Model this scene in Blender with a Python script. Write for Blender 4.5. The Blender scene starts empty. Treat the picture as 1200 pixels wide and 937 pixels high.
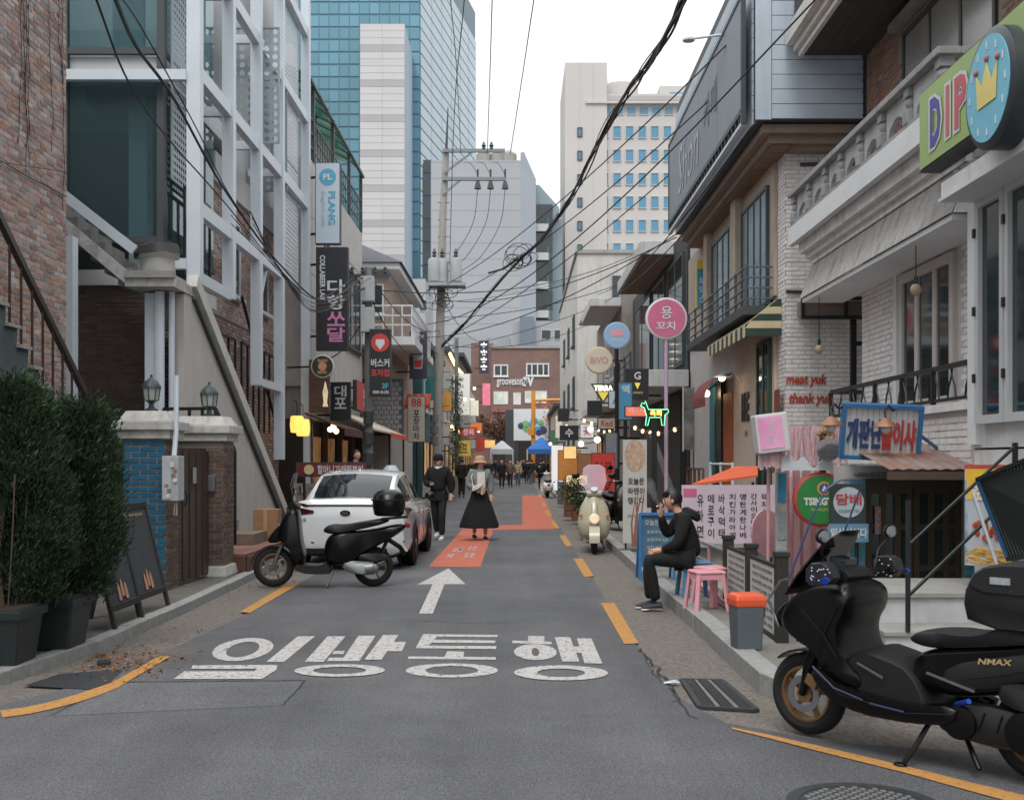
import bpy, bmesh, math, random
from mathutils import Vector, Matrix
random.seed(7)
R = math.radians
SC = bpy.context.scene
COL = SC.collection
# ---------------------------------------------------------------- camera, world, sun, exposure
F, CX, CY, EYE = 1340.0, 606.0, 540.0, 1.6        # focal length in photo pixels, vanishing point, eye height
cam_d = bpy.data.cameras.new('camera'); cam = bpy.data.objects.new('camera', cam_d); COL.objects.link(cam)
cam.location = (0, 0, EYE); cam.rotation_euler = (R(90), 0, 0)
cam_d.sensor_width = 36.0; cam_d.lens = F / 1200 * 36
cam_d.shift_x = -(CX - 600) / 1200; cam_d.shift_y = (CY - 468.5) / 1200
cam_d.clip_start = 0.1; cam_d.clip_end = 3000
cam_d.dof.use_dof = True; cam_d.dof.focus_distance = 13.5; cam_d.dof.aperture_fstop = 5.0
SC.camera = cam
SUN_EL, SUN_AZ = 56, 192
w = bpy.data.worlds.new('World'); SC.world = w; w.use_nodes = True
nt = w.node_tree; nt.nodes.clear()
out = nt.nodes.new('ShaderNodeOutputWorld'); bg = nt.nodes.new('ShaderNodeBackground')
sky = nt.nodes.new('ShaderNodeTexSky'); sky.sky_type = 'NISHITA'; sky.sun_disc = False
sky.sun_elevation = R(SUN_EL); sky.sun_rotation = R(SUN_AZ); sky.dust_density = 4; sky.air_density = 1.5; sky.ozone_density = 1
hs = nt.nodes.new('ShaderNodeHueSaturation'); hs.inputs['Saturation'].default_value = 0.10; hs.inputs['Value'].default_value = 0.10
# an even cloud deck: brighter overhead than at the horizon, as overcast skies are
tc = nt.nodes.new('ShaderNodeTexCoord'); sep = nt.nodes.new('ShaderNodeSeparateXYZ')
mp = nt.nodes.new('ShaderNodeMapRange'); mp.inputs['From Min'].default_value = 0; mp.inputs['From Max'].default_value = 1
mp.inputs['To Min'].default_value = 0.74; mp.inputs['To Max'].default_value = 2.0
cb = nt.nodes.new('ShaderNodeCombineColor'); mul = nt.nodes.new('ShaderNodeMix'); mul.data_type = 'RGBA'; mul.blend_type = 'MULTIPLY'
mul.inputs['Factor'].default_value = 1.0; mul.inputs['B'].default_value = (0.955, 0.985, 1.0, 1)
add = nt.nodes.new('ShaderNodeMix'); add.data_type = 'RGBA'; add.inputs['Factor'].default_value = 0.12
nt.links.new(tc.outputs['Generated'], sep.inputs[0]); nt.links.new(sep.outputs['Z'], mp.inputs['Value'])
for c in ('Red', 'Green', 'Blue'): nt.links.new(mp.outputs[0], cb.inputs[c])
nt.links.new(cb.outputs[0], mul.inputs['A'])
nt.links.new(sky.outputs[0], hs.inputs['Color'])
nt.links.new(mul.outputs['Result'], add.inputs['A']); nt.links.new(hs.outputs[0], add.inputs['B'])
nt.links.new(add.outputs['Result'], bg.inputs['Color']); bg.inputs['Strength'].default_value = 1.0
nt.links.new(bg.outputs[0], out.inputs[0])
sl = bpy.data.lights.new('sun', 'SUN'); sl.energy = 1.4; sl.angle = R(24); sl.color = (1.0, 0.96, 0.9)
so = bpy.data.objects.new('sun', sl); COL.objects.link(so)
so.rotation_euler = (R(90 - SUN_EL), 0, R(180 - SUN_AZ + 0)); so.location = (0, 0, 40)
SC.view_settings.view_transform = 'Standard'; SC.view_settings.look = 'None'
SC.view_settings.exposure = 0.2; SC.view_settings.gamma = 1.0; SC.view_settings.use_curve_mapping = False
SC.cycles.use_denoising = True; SC.cycles.max_bounces = 6; SC.cycles.diffuse_bounces = 3; SC.cycles.glossy_bounces = 3
SC.cycles.transmission_bounces = 4; SC.cycles.transparent_max_bounces = 8
SC.cycles.sample_clamp_indirect = 4

# ---------------------------------------------------------------- photo pixel -> place
def G(x, y, z=0.0):
    d = F * (EYE - z) / (y - CY); return Vector(((x - CX) * d / F, d, z))
def P(x, y, d): return Vector(((x - CX) * d / F, d, EYE - (y - CY) * d / F))
def wx(x, d): return (x - CX) * d / F
def wz(y, d): return EYE - (y - CY) * d / F
def dX(x, X): return X * F / (x - CX)
def PXY(x, y, X): return P(x, y, dX(x, X))
def inpic(p, m=120):
    if p[1] < 0.5: return False
    x = CX + p[0] * F / p[1]; y = CY - (p[2] - EYE) * F / p[1]
    return -m < x < 1200 + m and -m < y < 937 + m

# ---------------------------------------------------------------- materials
def S(r, g, b):
    def l(c):
        c /= 255.0
        return c / 12.92 if c <= 0.04045 else ((c + 0.055) / 1.055) ** 2.4
    return (l(r), l(g), l(b))
MATS = {}
def M(name, col, rough=0.7, var=0.12, scale=3.0, bump=0.0, bscale=60.0, metal=0.0, emit=0.0, rnd=0.0, coord='W', streak=0.0, spec=0.5, alpha=1.0, trans=0.0, coat=0.0, hue=0.0, col2=None):
    if name in MATS: return MATS[name]
    m = bpy.data.materials.new(name); m.use_nodes = True; t = m.node_tree; N = t.nodes; L = t.links
    b = N['Principled BSDF']
    b.inputs['Roughness'].default_value = rough; b.inputs['Metallic'].default_value = metal
    b.inputs['Specular IOR Level'].default_value = spec
    b.inputs['Coat Weight'].default_value = coat; b.inputs['Coat Roughness'].default_value = 0.08
    if alpha < 1: b.inputs['Alpha'].default_value = alpha
    if trans: b.inputs['Transmission Weight'].default_value = trans; b.inputs['IOR'].default_value = 1.3
    if coord == 'W': g = N.new('ShaderNodeNewGeometry'); src = g.outputs['Position']
    else: g = N.new('ShaderNodeTexCoord'); src = g.outputs['Object']
    cur = None
    if var or rnd or streak or col2:
        n = N.new('ShaderNodeTexNoise'); n.inputs['Scale'].default_value = scale; n.inputs['Detail'].default_value = 6; n.inputs['Roughness'].default_value = 0.62
        L.new(src, n.inputs['Vector'])
        mr = N.new('ShaderNodeMapRange'); mr.inputs['From Min'].default_value = 0.28; mr.inputs['From Max'].default_value = 0.72
        L.new(n.outputs['Fac'], mr.inputs['Value'])
        mx = N.new('ShaderNodeMix'); mx.data_type = 'RGBA'
        lo = col2 if col2 else tuple(c * (1 - var) for c in col); hi = col if col2 else tuple(min(1, c * (1 + var)) for c in col)
        mx.inputs['A'].default_value = (*lo, 1); mx.inputs['B'].default_value = (*hi, 1)
        L.new(mr.outputs[0], mx.inputs['Factor']); cur = mx.outputs['Result']
        if streak:
            mpg = N.new('ShaderNodeMapping'); mpg.inputs['Scale'].default_value = (7, 7, 0.5); L.new(src, mpg.inputs[0])
            n2 = N.new('ShaderNodeTexNoise'); n2.inputs['Scale'].default_value = 1.0; n2.inputs['Detail'].default_value = 5; L.new(mpg.outputs[0], n2.inputs['Vector'])
            m2 = N.new('ShaderNodeMapRange'); m2.inputs['From Min'].default_value = 0.5; m2.inputs['From Max'].default_value = 0.8
            m2.inputs['To Min'].default_value = 1.0; m2.inputs['To Max'].default_value = 1.0 - streak; L.new(n2.outputs['Fac'], m2.inputs['Value'])
            x2 = N.new('ShaderNodeMix'); x2.data_type = 'RGBA'; x2.blend_type = 'MULTIPLY'; x2.inputs['Factor'].default_value = 1
            L.new(cur, x2.inputs['A']); L.new(m2.outputs[0], x2.inputs['B']); cur = x2.outputs['Result']
        if rnd:
            oi = N.new('ShaderNodeObjectInfo'); gi = N.new('ShaderNodeNewGeometry'); ad = N.new('ShaderNodeMath'); ad.operation = 'ADD'
            L.new(oi.outputs['Random'], ad.inputs[0]); L.new(gi.outputs['Random Per Island'], ad.inputs[1])
            fr = N.new('ShaderNodeMath'); fr.operation = 'FRACT'; L.new(ad.outputs[0], fr.inputs[0])
            h = N.new('ShaderNodeHueSaturation'); m3 = N.new('ShaderNodeMapRange')
            m3.inputs['To Min'].default_value = 1 - rnd; m3.inputs['To Max'].default_value = 1 + rnd; L.new(fr.outputs[0], m3.inputs['Value'])
            L.new(m3.outputs[0], h.inputs['Value']); L.new(cur, h.inputs['Color'])
            if hue:
                m4 = N.new('ShaderNodeMath'); m4.operation = 'MULTIPLY'; m4.inputs[1].default_value = 7.31; L.new(fr.outputs[0], m4.inputs[0])
                f2 = N.new('ShaderNodeMath'); f2.operation = 'FRACT'; L.new(m4.outputs[0], f2.inputs[0])
                m5 = N.new('ShaderNodeMapRange'); m5.inputs['To Min'].default_value = 1 - hue; m5.inputs['To Max'].default_value = 1.12
                L.new(f2.outputs[0], m5.inputs['Value']); L.new(m5.outputs[0], h.inputs['Saturation'])
            cur = h.outputs[0]
        L.new(cur, b.inputs['Base Color'])
    else: b.inputs['Base Color'].default_value = (*col, 1)
    if emit:
        b.inputs['Emission Strength'].default_value = emit
        if cur is not None: L.new(cur, b.inputs['Emission Color'])
        else: b.inputs['Emission Color'].default_value = (*col, 1)
    if bump:
        n3 = N.new('ShaderNodeTexNoise'); n3.inputs['Scale'].default_value = bscale; n3.inputs['Detail'].default_value = 4; L.new(src, n3.inputs['Vector'])
        bp = N.new('ShaderNodeBump'); bp.inputs['Strength'].default_value = bump; bp.inputs['Distance'].default_value = 0.01
        L.new(n3.outputs['Fac'], bp.inputs['Height']); L.new(bp.outputs[0], b.inputs['Normal'])
    MATS[name] = m; return m

# ---------------------------------------------------------------- mesh builder
def wloc(o):
    v = Vector((0, 0, 0))
    while o is not None: v = v + o.location; o = o.parent
    return v
class MB:
    def __init__(s): s.v = []; s.f = []; s.m = []; s.s = []
    def add(s, vs, fs, mi=0, sm=False):
        k = len(s.v); s.v += [tuple(p) for p in vs]
        for f in fs: s.f.append(tuple(i + k for i in f)); s.m.append(mi); s.s.append(sm)
        return s
    def box(s, x0, x1, y0, y1, z0, z1, mi=0):
        return s.add([(x0,y0,z0),(x1,y0,z0),(x1,y1,z0),(x0,y1,z0),(x0,y0,z1),(x1,y0,z1),(x1,y1,z1),(x0,y1,z1)],
                     [(0,3,2,1),(4,5,6,7),(0,1,5,4),(1,2,6,5),(2,3,7,6),(3,0,4,7)], mi)
    def obox(s, c, a, b, d, mi=0):          # half vectors
        c, a, b, d = Vector(c), Vector(a), Vector(b), Vector(d)
        vs = [c + a * i + b * j + d * k for k in (-1, 1) for (i, j) in ((-1,-1),(1,-1),(1,1),(-1,1))]
        return s.add(vs, [(0,3,2,1),(4,5,6,7),(0,1,5,4),(1,2,6,5),(2,3,7,6),(3,0,4,7)], mi)
    def bar(s, p, q, w_, h_=None, up=(0,0,1), mi=0):
        p, q = Vector(p), Vector(q); t = (q - p)
        if t.length < 1e-6: return s
        u = t.cross(Vector(up))
        if u.length < 1e-5: u = t.cross(Vector((0, 1, 0)))
        u.normalize(); v = u.cross(t).normalized(); h_ = h_ or w_
        return s.obox((p + q) / 2, t / 2, u * w_ / 2, v * h_ / 2, mi)
    def tube(s, pts, r, n=8, mi=0, caps=True, closed=False):
        pts = [Vector(p) for p in pts]; K = len(pts); rr = r if isinstance(r, (list, tuple)) else [r] * K
        rings = []; u = None
        for i, p in enumerate(pts):
            a = pts[(i - 1) % K] if (i > 0 or closed) else p; b = pts[(i + 1) % K] if (i < K - 1 or closed) else p
            t = (b - a)
            t = t.normalized() if t.length > 1e-9 else Vector((0, 0, 1))
            if u is None:
                u = t.cross(Vector((0, 0, 1)))
                if u.length < 1e-3: u = t.cross(Vector((0, 1, 0)))
            u = (u - t * u.dot(t)).normalized(); v = t.cross(u)
            rings.append([p + (u * math.cos(2*math.pi*k/n) + v * math.sin(2*math.pi*k/n)) * rr[i] for k in range(n)])
        return s.loft(rings, mi, caps and not closed, closed)
    def loft(s, rings, mi=0, caps=True, closed=False, sm=True):
        n = len(rings[0]); vs = [p for r_ in rings for p in r_]; fs = []
        K = len(rings)
        for i in range(K if closed else K - 1):
            j = (i + 1) % K
            for k in range(n): fs.append((i*n+k, i*n+(k+1) % n, j*n+(k+1) % n, j*n+k))
        s.add(vs, fs, mi, sm)
        if caps:
            k0 = len(s.v) - len(vs)
            s.f.append(tuple(k0 + k for k in range(n))[::-1]); s.m.append(mi); s.s.append(False)
            s.f.append(tuple(k0 + (K-1)*n + k for k in range(n))); s.m.append(mi); s.s.append(False)
        return s
    def lathe(s, prof, n=16, o=(0,0,0), ax=(0,0,1), mi=0, sm=True, caps=True):
        o = Vector(o); ax = Vector(ax).normalized(); u = ax.cross(Vector((0,1,0)))
        if u.length < 1e-3: u = ax.cross(Vector((1,0,0)))
        u.normalize(); v = ax.cross(u)
        return s.loft([[o + ax*z + (u*math.cos(2*math.pi*k/n) + v*math.sin(2*math.pi*k/n))*max(r_, 1e-4) for k in range(n)] for (r_, z) in prof], mi, caps, False, sm)
    def prism(s, poly, o, u, v, d, mi=0):    # polygon (a,b) -> o+u*a+v*b, extruded by vector d
        o, u, v, d = Vector(o), Vector(u), Vector(v), Vector(d); n = len(poly)
        a = [o + u*p[0] + v*p[1] for p in poly]; b = [p + d for p in a]
        return s.add(a + b, [tuple(range(n))[::-1], tuple(range(n, 2*n))] + [(i, (i+1) % n, n+(i+1) % n, n+i) for i in range(n)], mi)
    def ell(s, c, rx, ry, rz, n=12, mi=0):
        c = Vector(c); rings = []
        for i in range(1, n // 2 + 2):
            t = math.pi * (i - 0.5) / (n // 2 + 1)
            rings.append([c + Vector((rx*math.sin(t)*math.cos(2*math.pi*k/n), ry*math.sin(t)*math.sin(2*math.pi*k/n), -rz*math.cos(t))) for k in range(n)])
        return s.loft(rings, mi)
    def pillow(s, poly, hw, o=(0,0,0), u=(1,0,0), v=(0,0,1), d=(0,1,0), inset=0.12, mi=0, sm=True, steps=((1,1),(0.86,.45),(0.5,.1),(0,0))):
        # side profile with rounded flanks; poly in (u,v); half width hw along d
        o, u, v, d = Vector(o), Vector(u), Vector(v), Vector(d); n = len(poly)
        cx = sum(p[0] for p in poly)/n; cz = sum(p[1] for p in poly)/n
        rings = []
        st = [(-a, b) for a, b in steps] + [(a, b) for a, b in steps[::-1][1:]]
        for (a, b) in st:
            k = 1 - inset * b
            rings.append([o + u*(cx+(p[0]-cx)*k) + v*(cz+(p[1]-cz)*k) + d*(hw*a) for p in poly])
        return s.loft(rings, mi, True, False, sm)
    def build(s, name, mat, parent=None, local=False, bevel=0.0, sharp=40, kind=None, label=None, cat=None, group=None, norm=True):
        if parent is not None and not local:
            q = wloc(parent); vs = [(a[0]-q.x, a[1]-q.y, a[2]-q.z) for a in s.v]
        else: vs = s.v
        me = bpy.data.meshes.new(name); me.from_pydata(vs, [], s.f)
        for mm in (mat if isinstance(mat, (list, tuple)) else [mat]): me.materials.append(mm)
        me.polygons.foreach_set('material_index', s.m); me.polygons.foreach_set('use_smooth', s.s)
        if norm or bevel:
            bm = bmesh.new(); bm.from_mesh(me)
            if norm: bmesh.ops.recalc_face_normals(bm, faces=bm.faces)
            if bevel:
                es = [e for e in bm.edges if len(e.link_faces) == 2 and e.calc_face_angle(0) > R(30)]
                bmesh.ops.bevel(bm, geom=es, offset=bevel, segments=2, affect='EDGES', profile=0.6, clamp_overlap=True)
            bm.to_mesh(me); bm.free()
        if any(s.s): me.set_sharp_from_angle(angle=R(sharp))
        o = bpy.data.objects.new(name, me); COL.objects.link(o)
        if parent is not None: o.parent = parent
        return tag(o, label, cat, group, kind)
def tag(o, label=None, cat=None, group=None, kind=None):
    if label: o['label'] = label
    if cat: o['category'] = cat
    if group: o['group'] = group
    if kind: o['kind'] = kind
    return o
def thing(name, label, cat, loc=(0,0,0), rz=0.0, group=None):
    o = bpy.data.objects.new(name, None); COL.objects.link(o); o.location = loc; o.rotation_euler = (0, 0, rz); o.empty_display_size = 0.2
    return tag(o, label, cat, group)
def copy_tree(o, parent=None):
    c = o.copy(); COL.objects.link(c)
    if parent is not None: c.parent = parent
    for ch in list(o.children): copy_tree(ch, c)
    return c
def B(name, mat, parent, *a, bevel=0.0, **k):
    return MB().box(*a).build(name, mat, parent, bevel=bevel, **k)

# ---------------------------------------------------------------- lettering (built-in font, meshed)
TMP = bpy.data.scenes.new('tmp')
GL = {}
def glyphs(body, bold):
    k = (body, bold)
    if k in GL: return GL[k]
    cu = bpy.data.curves.new('t', 'FONT'); cu.body = body; cu.resolution_u = 2; cu.offset = bold; cu.space_line = 0.9; cu.align_x = 'CENTER'
    o = bpy.data.objects.new('t', cu); TMP.collection.objects.link(o)
    vl = TMP.view_layers[0]; vl.update(); dg = vl.depsgraph
    me = bpy.data.meshes.new_from_object(o.evaluated_get(dg))
    vs = [tuple(v.co) for v in me.vertices]; fs = [tuple(p.vertices) for p in me.polygons]
    TMP.collection.objects.unlink(o); bpy.data.objects.remove(o); bpy.data.curves.remove(cu); bpy.data.meshes.remove(me)
    GL[k] = (vs, fs); return GL[k]
def text(body, c, right, up, h, mat, parent, w=None, off=0.006, bold=0.0, thick=0.0, slant=0.0, name='lettering', local=False):
    vs, fs = glyphs(body, bold)
    if not vs: return None
    x0 = min(v[0] for v in vs); x1 = max(v[0] for v in vs); y0 = min(v[1] for v in vs); y1 = max(v[1] for v in vs)
    sy = h / (y1 - y0); sx = (w / (x1 - x0)) if w else sy
    right, up = Vector(right).normalized(), Vector(up).normalized(); n = right.cross(up); c = Vector(c)
    pts = []
    for v in vs:
        a = (v[0] - (x0+x1)/2) * sx; b = (v[1] - (y0+y1)/2) * sy
        pts.append(c + right * (a + slant * b) + up * b + n * off)
    m = MB().add(pts, fs)
    if thick:
        k = len(pts); m.add([p - n * thick for p in pts], [f[::-1] for f in fs])
        ec = {}
        for f in fs:
            for i in range(len(f)):
                e = (f[i], f[(i+1) % len(f)]); ec[e] = 1
        for (a, b) in list(ec):
            if (b, a) not in ec: m.f.append((b, a, a + k, b + k)); m.m.append(0); m.s.append(False)
    return m.build(name, mat, parent, norm=False, local=local)
def stack(body, c, right, h, mat, parent, w, gap=0.08, off=0.006, bold=0.0, name='lettering'):   # upright characters one below the other, h in all
    c = Vector(c); n = len(body); e = h / n
    m = MB(); right = Vector(right).normalized(); up = Vector((0,0,1)); nn = right.cross(up)
    for i, ch in enumerate(body):
        if ch == ' ': continue
        vs, fs = glyphs(ch, bold); x0 = min(v[0] for v in vs); x1 = max(v[0] for v in vs); y0 = min(v[1] for v in vs); y1 = max(v[1] for v in vs)
        cc = c + up * (h/2 - (i + .5) * e)
        m.add([cc + right*((v[0]-(x0+x1)/2)/(x1-x0)*w) + up*((v[1]-(y0+y1)/2)/(y1-y0)*e*(1-gap)) + nn*off for v in vs], fs)
    return m.build(name, mat, parent, norm=False)
XR, YR, YL, UP = Vector((1,0,0)), Vector((0,1,0)), Vector((0,-1,0)), Vector((0,0,1))   # right-hand directions of faces seen by the camera, from the street to the left side, to the right side

# ---------------------------------------------------------------- brickwork: every brick is geometry
def bricks(parent, mat, o, u, n, length, height, bl=0.2, bh=0.067, joint=0.017, proud=0.006, holes=(), indiv=300, test=None, m=90):
    o, u, n = Vector(o), Vector(u).normalized(), Vector(n).normalized()
    L = []
    rows = int(height / bh)
    for j in range(rows):
        s0 = (j % 2) * bl / 2; z = (j + .5) * bh
        k = -1
        while True:
            a = s0 + k * bl; b = a + bl - joint; k += 1
            a = max(a, 0); b = min(b, length)
            if a >= length: break
            if b - a < 0.03: continue
            if any(a < h[1] and b > h[0] and z - bh/2 < h[3] and z + bh/2 > h[2] for h in holes): continue
            c = o + u * (a + b) / 2 + UP * z
            if not inpic(c, m): continue
            if test and not test(c): continue
            L.append((c.y, c, b - a))
    L.sort(key=lambda t: t[0]); cache = {}; q = wloc(parent); rest = MB()
    for i, (_, c, ln) in enumerate(L):
        pr = proud + random.uniform(-.004, .004)
        if i < indiv:
            key = round(ln, 2)
            if key not in cache:
                me = MB().obox((0,0,0), u * ln/2, n * 0.02, UP * (bh - joint)/2)
                ob = me.build('brick', mat, parent, local=True); cache[key] = ob.data
            else: ob = bpy.data.objects.new('brick', cache[key]); COL.objects.link(ob); ob.parent = parent
            ob.location = c - q + n * (pr - 0.02)
        else: rest.obox(c + n * (pr - .02), u * ln/2, n * .02, UP * (bh - joint)/2)
    if rest.v: rest.build('brickwork', mat, parent, kind='stuff')

# ---------------------------------------------------------------- windows
def window(parent, c, right, w_, h_, fm, gm, nx=2, ny=1, fw=0.05, depth=0.08, sill=True, out=0.0):
    right = Vector(right); n = right.cross(UP); c = Vector(c) + n * out
    m = MB()
    def bar(a0, a1, b0, b1, dd=depth): m.obox(c + right*(a0+a1)/2 + UP*(b0+b1)/2, right*(a1-a0)/2, n*dd/2, UP*(b1-b0)/2)
    bar(-w_/2, w_/2, h_/2-fw, h_/2); bar(-w_/2, w_/2, -h_/2, -h_/2+fw)
    bar(-w_/2, -w_/2+fw, -h_/2+fw, h_/2-fw); bar(w_/2-fw, w_/2, -h_/2+fw, h_/2-fw)
    for i in range(1, nx): bar(-w_/2+w_*i/nx-fw/2, -w_/2+w_*i/nx+fw/2, -h_/2+fw, h_/2-fw, depth*.8)
    for j in range(1, ny): bar(-w_/2+fw, w_/2-fw, -h_/2+h_*j/ny-fw/2, -h_/2+h_*j/ny+fw/2, depth*.7)
    f = m.build('window', fm, parent)
    for i in range(nx):
        for j in range(ny):
            MB().obox(c + right*(-w_/2 + w_*(i+.5)/nx) + UP*(-h_/2 + h_*(j+.5)/ny) + n*.012, right*(w_/nx/2-.001), n*.006, UP*(h_/ny/2-.001)).build('pane', gm, f)
    if sill: MB().obox(c + UP*(-h_/2-.04) + n*.05, right*(w_/2+.06), n*.09, UP*.035).build('sill', fm, f)
    return f

# ---------------------------------------------------------------- common materials
asphalt = M('asphalt', S(86,88,92), 0.85, 0.10, 0.6, 0.5, 220)
white = M('white_paint', S(205,206,208), 0.6, 0.06, 2)
steel_white = M('white_steel', S(196,204,212), 0.45, 0.05, 2)
black_m = M('black_metal', S(24,27,29), 0.45, 0.1, 5)
glass_d = M('dark_glass', S(34,46,50), 0.05, 0.1, 0.4, spec=0.9)
glass_b = M('blue_glass', S(70,112,134), 0.06, 0.15, 0.2, spec=0.9)
conc = M('concrete', S(148,146,142), 0.85, 0.14, 1.2, 0.3, 40, streak=0.25)
grey_d = M('dark_grey', S(62,66,70), 0.6, 0.1, 2)
wood_b = M('brown_wood', S(96,66,50), 0.65, 0.25, 6, 0.2, 80, rnd=0.15)
# ================================================================ GROUND, ROAD, MARKINGS
def sheet(name, pts, z, mat, parent=None, kind='structure', **k):
    return MB().add([(p[0], p[1], z) for p in pts], [tuple(range(len(pts)))]).build(name, mat, parent, kind=kind, **k)
gut_m = M('gutter_concrete', S(136,128,122), 0.95, 0.32, 38, 0.9, 130, col2=S(76,71,67))
pave_m = M('pavement_concrete', S(118,115,110), 0.9, 0.2, 2.5, 0.5, 90, streak=0)
kerb_m = M('kerb_granite', S(140,140,139), 0.85, 0.2, 14, 0.3, 120, rnd=0.08)
sheet('ground', [(-400,-60),(400,-60),(400,900),(-400,900)], -0.03, pave_m)
LK = [(-7.5,3.2),(-4.6,6.2),(-3.95,7.3),(-3.68,8.3),(-3.52,9.6),(-3.52,12.3),(-3.6,16),(-3.62,30),(-3.62,100)]     # left kerb line
RK = [(8.0,5.3),(3.6,6.9),(2.2,7.25),(1.80,7.45),(1.68,7.9),(1.68,14),(1.68,30),(1.68,100)]                        # right kerb line
road = [(-60,-30),(60,-30),(60,3.0),(8.0,4.6),(3.3,6.0),(1.75,6.55),(1.28,7.0),(1.12,7.6),(1.04,8.6),(1.02,14),(1.05,30),(1.08,100),(1.08,104),(60,104),(60,118),(-60,118),(-60,104),(-2.9,104),
        (-2.9,30),(-2.86,16),(-2.84,12),(-2.96,9.4),(-3.2,8.0),(-3.6,7.0),(-4.5,5.6),(-7.5,2.6),(-60,2.6)]
# asphalt: aggregate speckle, patches and wear
am = M('road_asphalt', S(100,102,106), 0.82, 0.0, 1, 0.0)
t = am.node_tree; Nn = t.nodes; Ln = t.links; b = Nn['Principled BSDF']; g = Nn.new('ShaderNodeNewGeometry')
def noise(sc, det=4, ro=.6):
    n = Nn.new('ShaderNodeTexNoise'); n.inputs['Scale'].default_value = sc; n.inputs['Detail'].default_value = det; n.inputs['Roughness'].default_value = ro
    Ln.new(g.outputs['Position'], n.inputs['Vector']); return n
def ramp(src, a, b_, c0, c1):
    r = Nn.new('ShaderNodeValToRGB'); r.color_ramp.elements[0].position = a; r.color_ramp.elements[1].position = b_
    r.color_ramp.elements[0].color = (*c0, 1); r.color_ramp.elements[1].color = (*c1, 1); Ln.new(src, r.inputs[0]); return r
big = ramp(noise(0.45, 8, .7).outputs['Fac'], .32, .68, S(68,69,72), S(92,92,95))
fine = ramp(noise(85, 2, .9).outputs['Fac'], .36, .64, (.45,.45,.45), (1.7,1.7,1.7))
fine2 = ramp(noise(34, 4, .85).outputs['Fac'], .34, .66, (.7,.7,.7), (1.32,1.32,1.32))
def mulc(a, b_):
    m = Nn.new('ShaderNodeMix'); m.data_type = 'RGBA'; m.blend_type = 'MULTIPLY'; m.inputs['Factor'].default_value = 1; Ln.new(a, m.inputs['A']); Ln.new(b_, m.inputs['B']); return m.outputs['Result']
mpg = Nn.new('ShaderNodeMapping'); mpg.inputs['Scale'].default_value = (1.5, .10, 1); Ln.new(g.outputs['Position'], mpg.inputs[0])
trk = noise(1.0, 4); Ln.new(mpg.outputs[0], trk.inputs['Vector'])
track = ramp(trk.outputs['Fac'], .35, .65, (.86,.86,.87), (1.10,1.10,1.09))
stain = ramp(noise(1.1, 7, .7).outputs['Fac'], .58, .72, (1,1,1), (.76,.76,.77))
Ln.new(mulc(mulc(mulc(mulc(big.outputs[0], fine.outputs[0]), fine2.outputs[0]), track.outputs[0]), stain.outputs[0]), b.inputs['Base Color'])
bp = Nn.new('ShaderNodeBump'); bp.inputs['Strength'].default_value = .6; bp.inputs['Distance'].default_value = .006
Ln.new(noise(120, 3).outputs['Fac'], bp.inputs['Height']); Ln.new(bp.outputs[0], b.inputs['Normal'])
road_o = sheet('road', road, 0.0, am)
# asphalt edge is a few centimetres above the gutters
sheet('gutter', [(p[0] - .05, p[1]) for p in LK] + [(-2.6,100),(-2.6,12),(-2.7,9.4),(-2.95,8),(-3.3,6.8),(-4.3,5.2),(-7.5,2.3)], -0.012, gut_m)
sheet('gutter', [(p[0] + .05, p[1]) for p in RK] + [(0.8,100),(0.8,8.4),(0.9,7.2),(1.6,6.2),(3.3,5.6),(8,4.2)], -0.012, gut_m)
# kerbs of single stones
def kerb(name, line, wid, h, side, ymax, label=None):
    root = bpy.data.objects.new(name, None); COL.objects.link(root); tag(root, kind='structure')
    acc = 0
    for a, b_ in zip(line, line[1:]):
        a, b_ = Vector((*a, 0)), Vector((*b_, 0)); ln = (b_ - a).length; t_ = (b_ - a).normalized(); nrm = Vector((t_.y, -t_.x, 0)) * side
        k = max(1, round(ln / 1.0))
        for i in range(k):
            p = a + t_ * ln * i / k; q = a + t_ * ln * (i + 1) / k
            if p.y > ymax: return root
            jit = random.uniform(-.006, .006)
            c = (p + q) / 2 + nrm * (wid / 2 + jit)
            MB().obox(c + UP * (h/2 - .08), t_ * (ln / k / 2 - .004), nrm * wid / 2, UP * (h/2 + .08 + random.uniform(-.003,.003))).build('kerbstone', kerb_m, root, bevel=.008)
    return root
kerb('kerb', LK, 0.14, 0.09, -1, 62)
kerb('kerb', RK, 0.17, 0.14, 1, 62)
# pavements behind the kerbs
sheet('pavement', [(p[0] - .13, p[1]) for p in LK] + [(-6.5,100),(-6.5,8),(-12,3.2)], 0.075, M('left_pavement', S(112,108,102), 0.9, .25, 3, .6, 80, col2=S(88,84,78)))
rp = bpy.data.objects.new('pavement', None); COL.objects.link(rp); tag(rp, kind='structure')
yy = 7.9
while yy < 34:
    ln = random.uniform(1.1, 1.6)
    for (a0, a1) in ((1.855, 2.36),):
        MB().box(a0, a1, yy + .006, yy + ln - .006, -.05, .118 + random.uniform(-.004, .006)).build('slab', pave_m, rp, bevel=.006)
    yy += ln
MB().add([(1.85,7.55,.1),(2.3,7.4,.1),(3.7,7.05,.1),(8,5.5,.1),(8,7.9,.1),(1.85,7.9,.1)], [(0,1,2,3,4,5)]).build('slab', pave_m, rp)
sheet('terrace_ground', [(2.3,34),(9,34),(9,100),(1.8,100),(1.8,34)], 0.1, pave_m)
sheet('terrace', [(2.36,7.9),(8,7.9),(8,34),(2.36,34)], -0.02, conc)
turf_m = M('artificial_turf', S(52,92,46), 0.9, .35, 30, .8, 300)
turf = MB()
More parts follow.
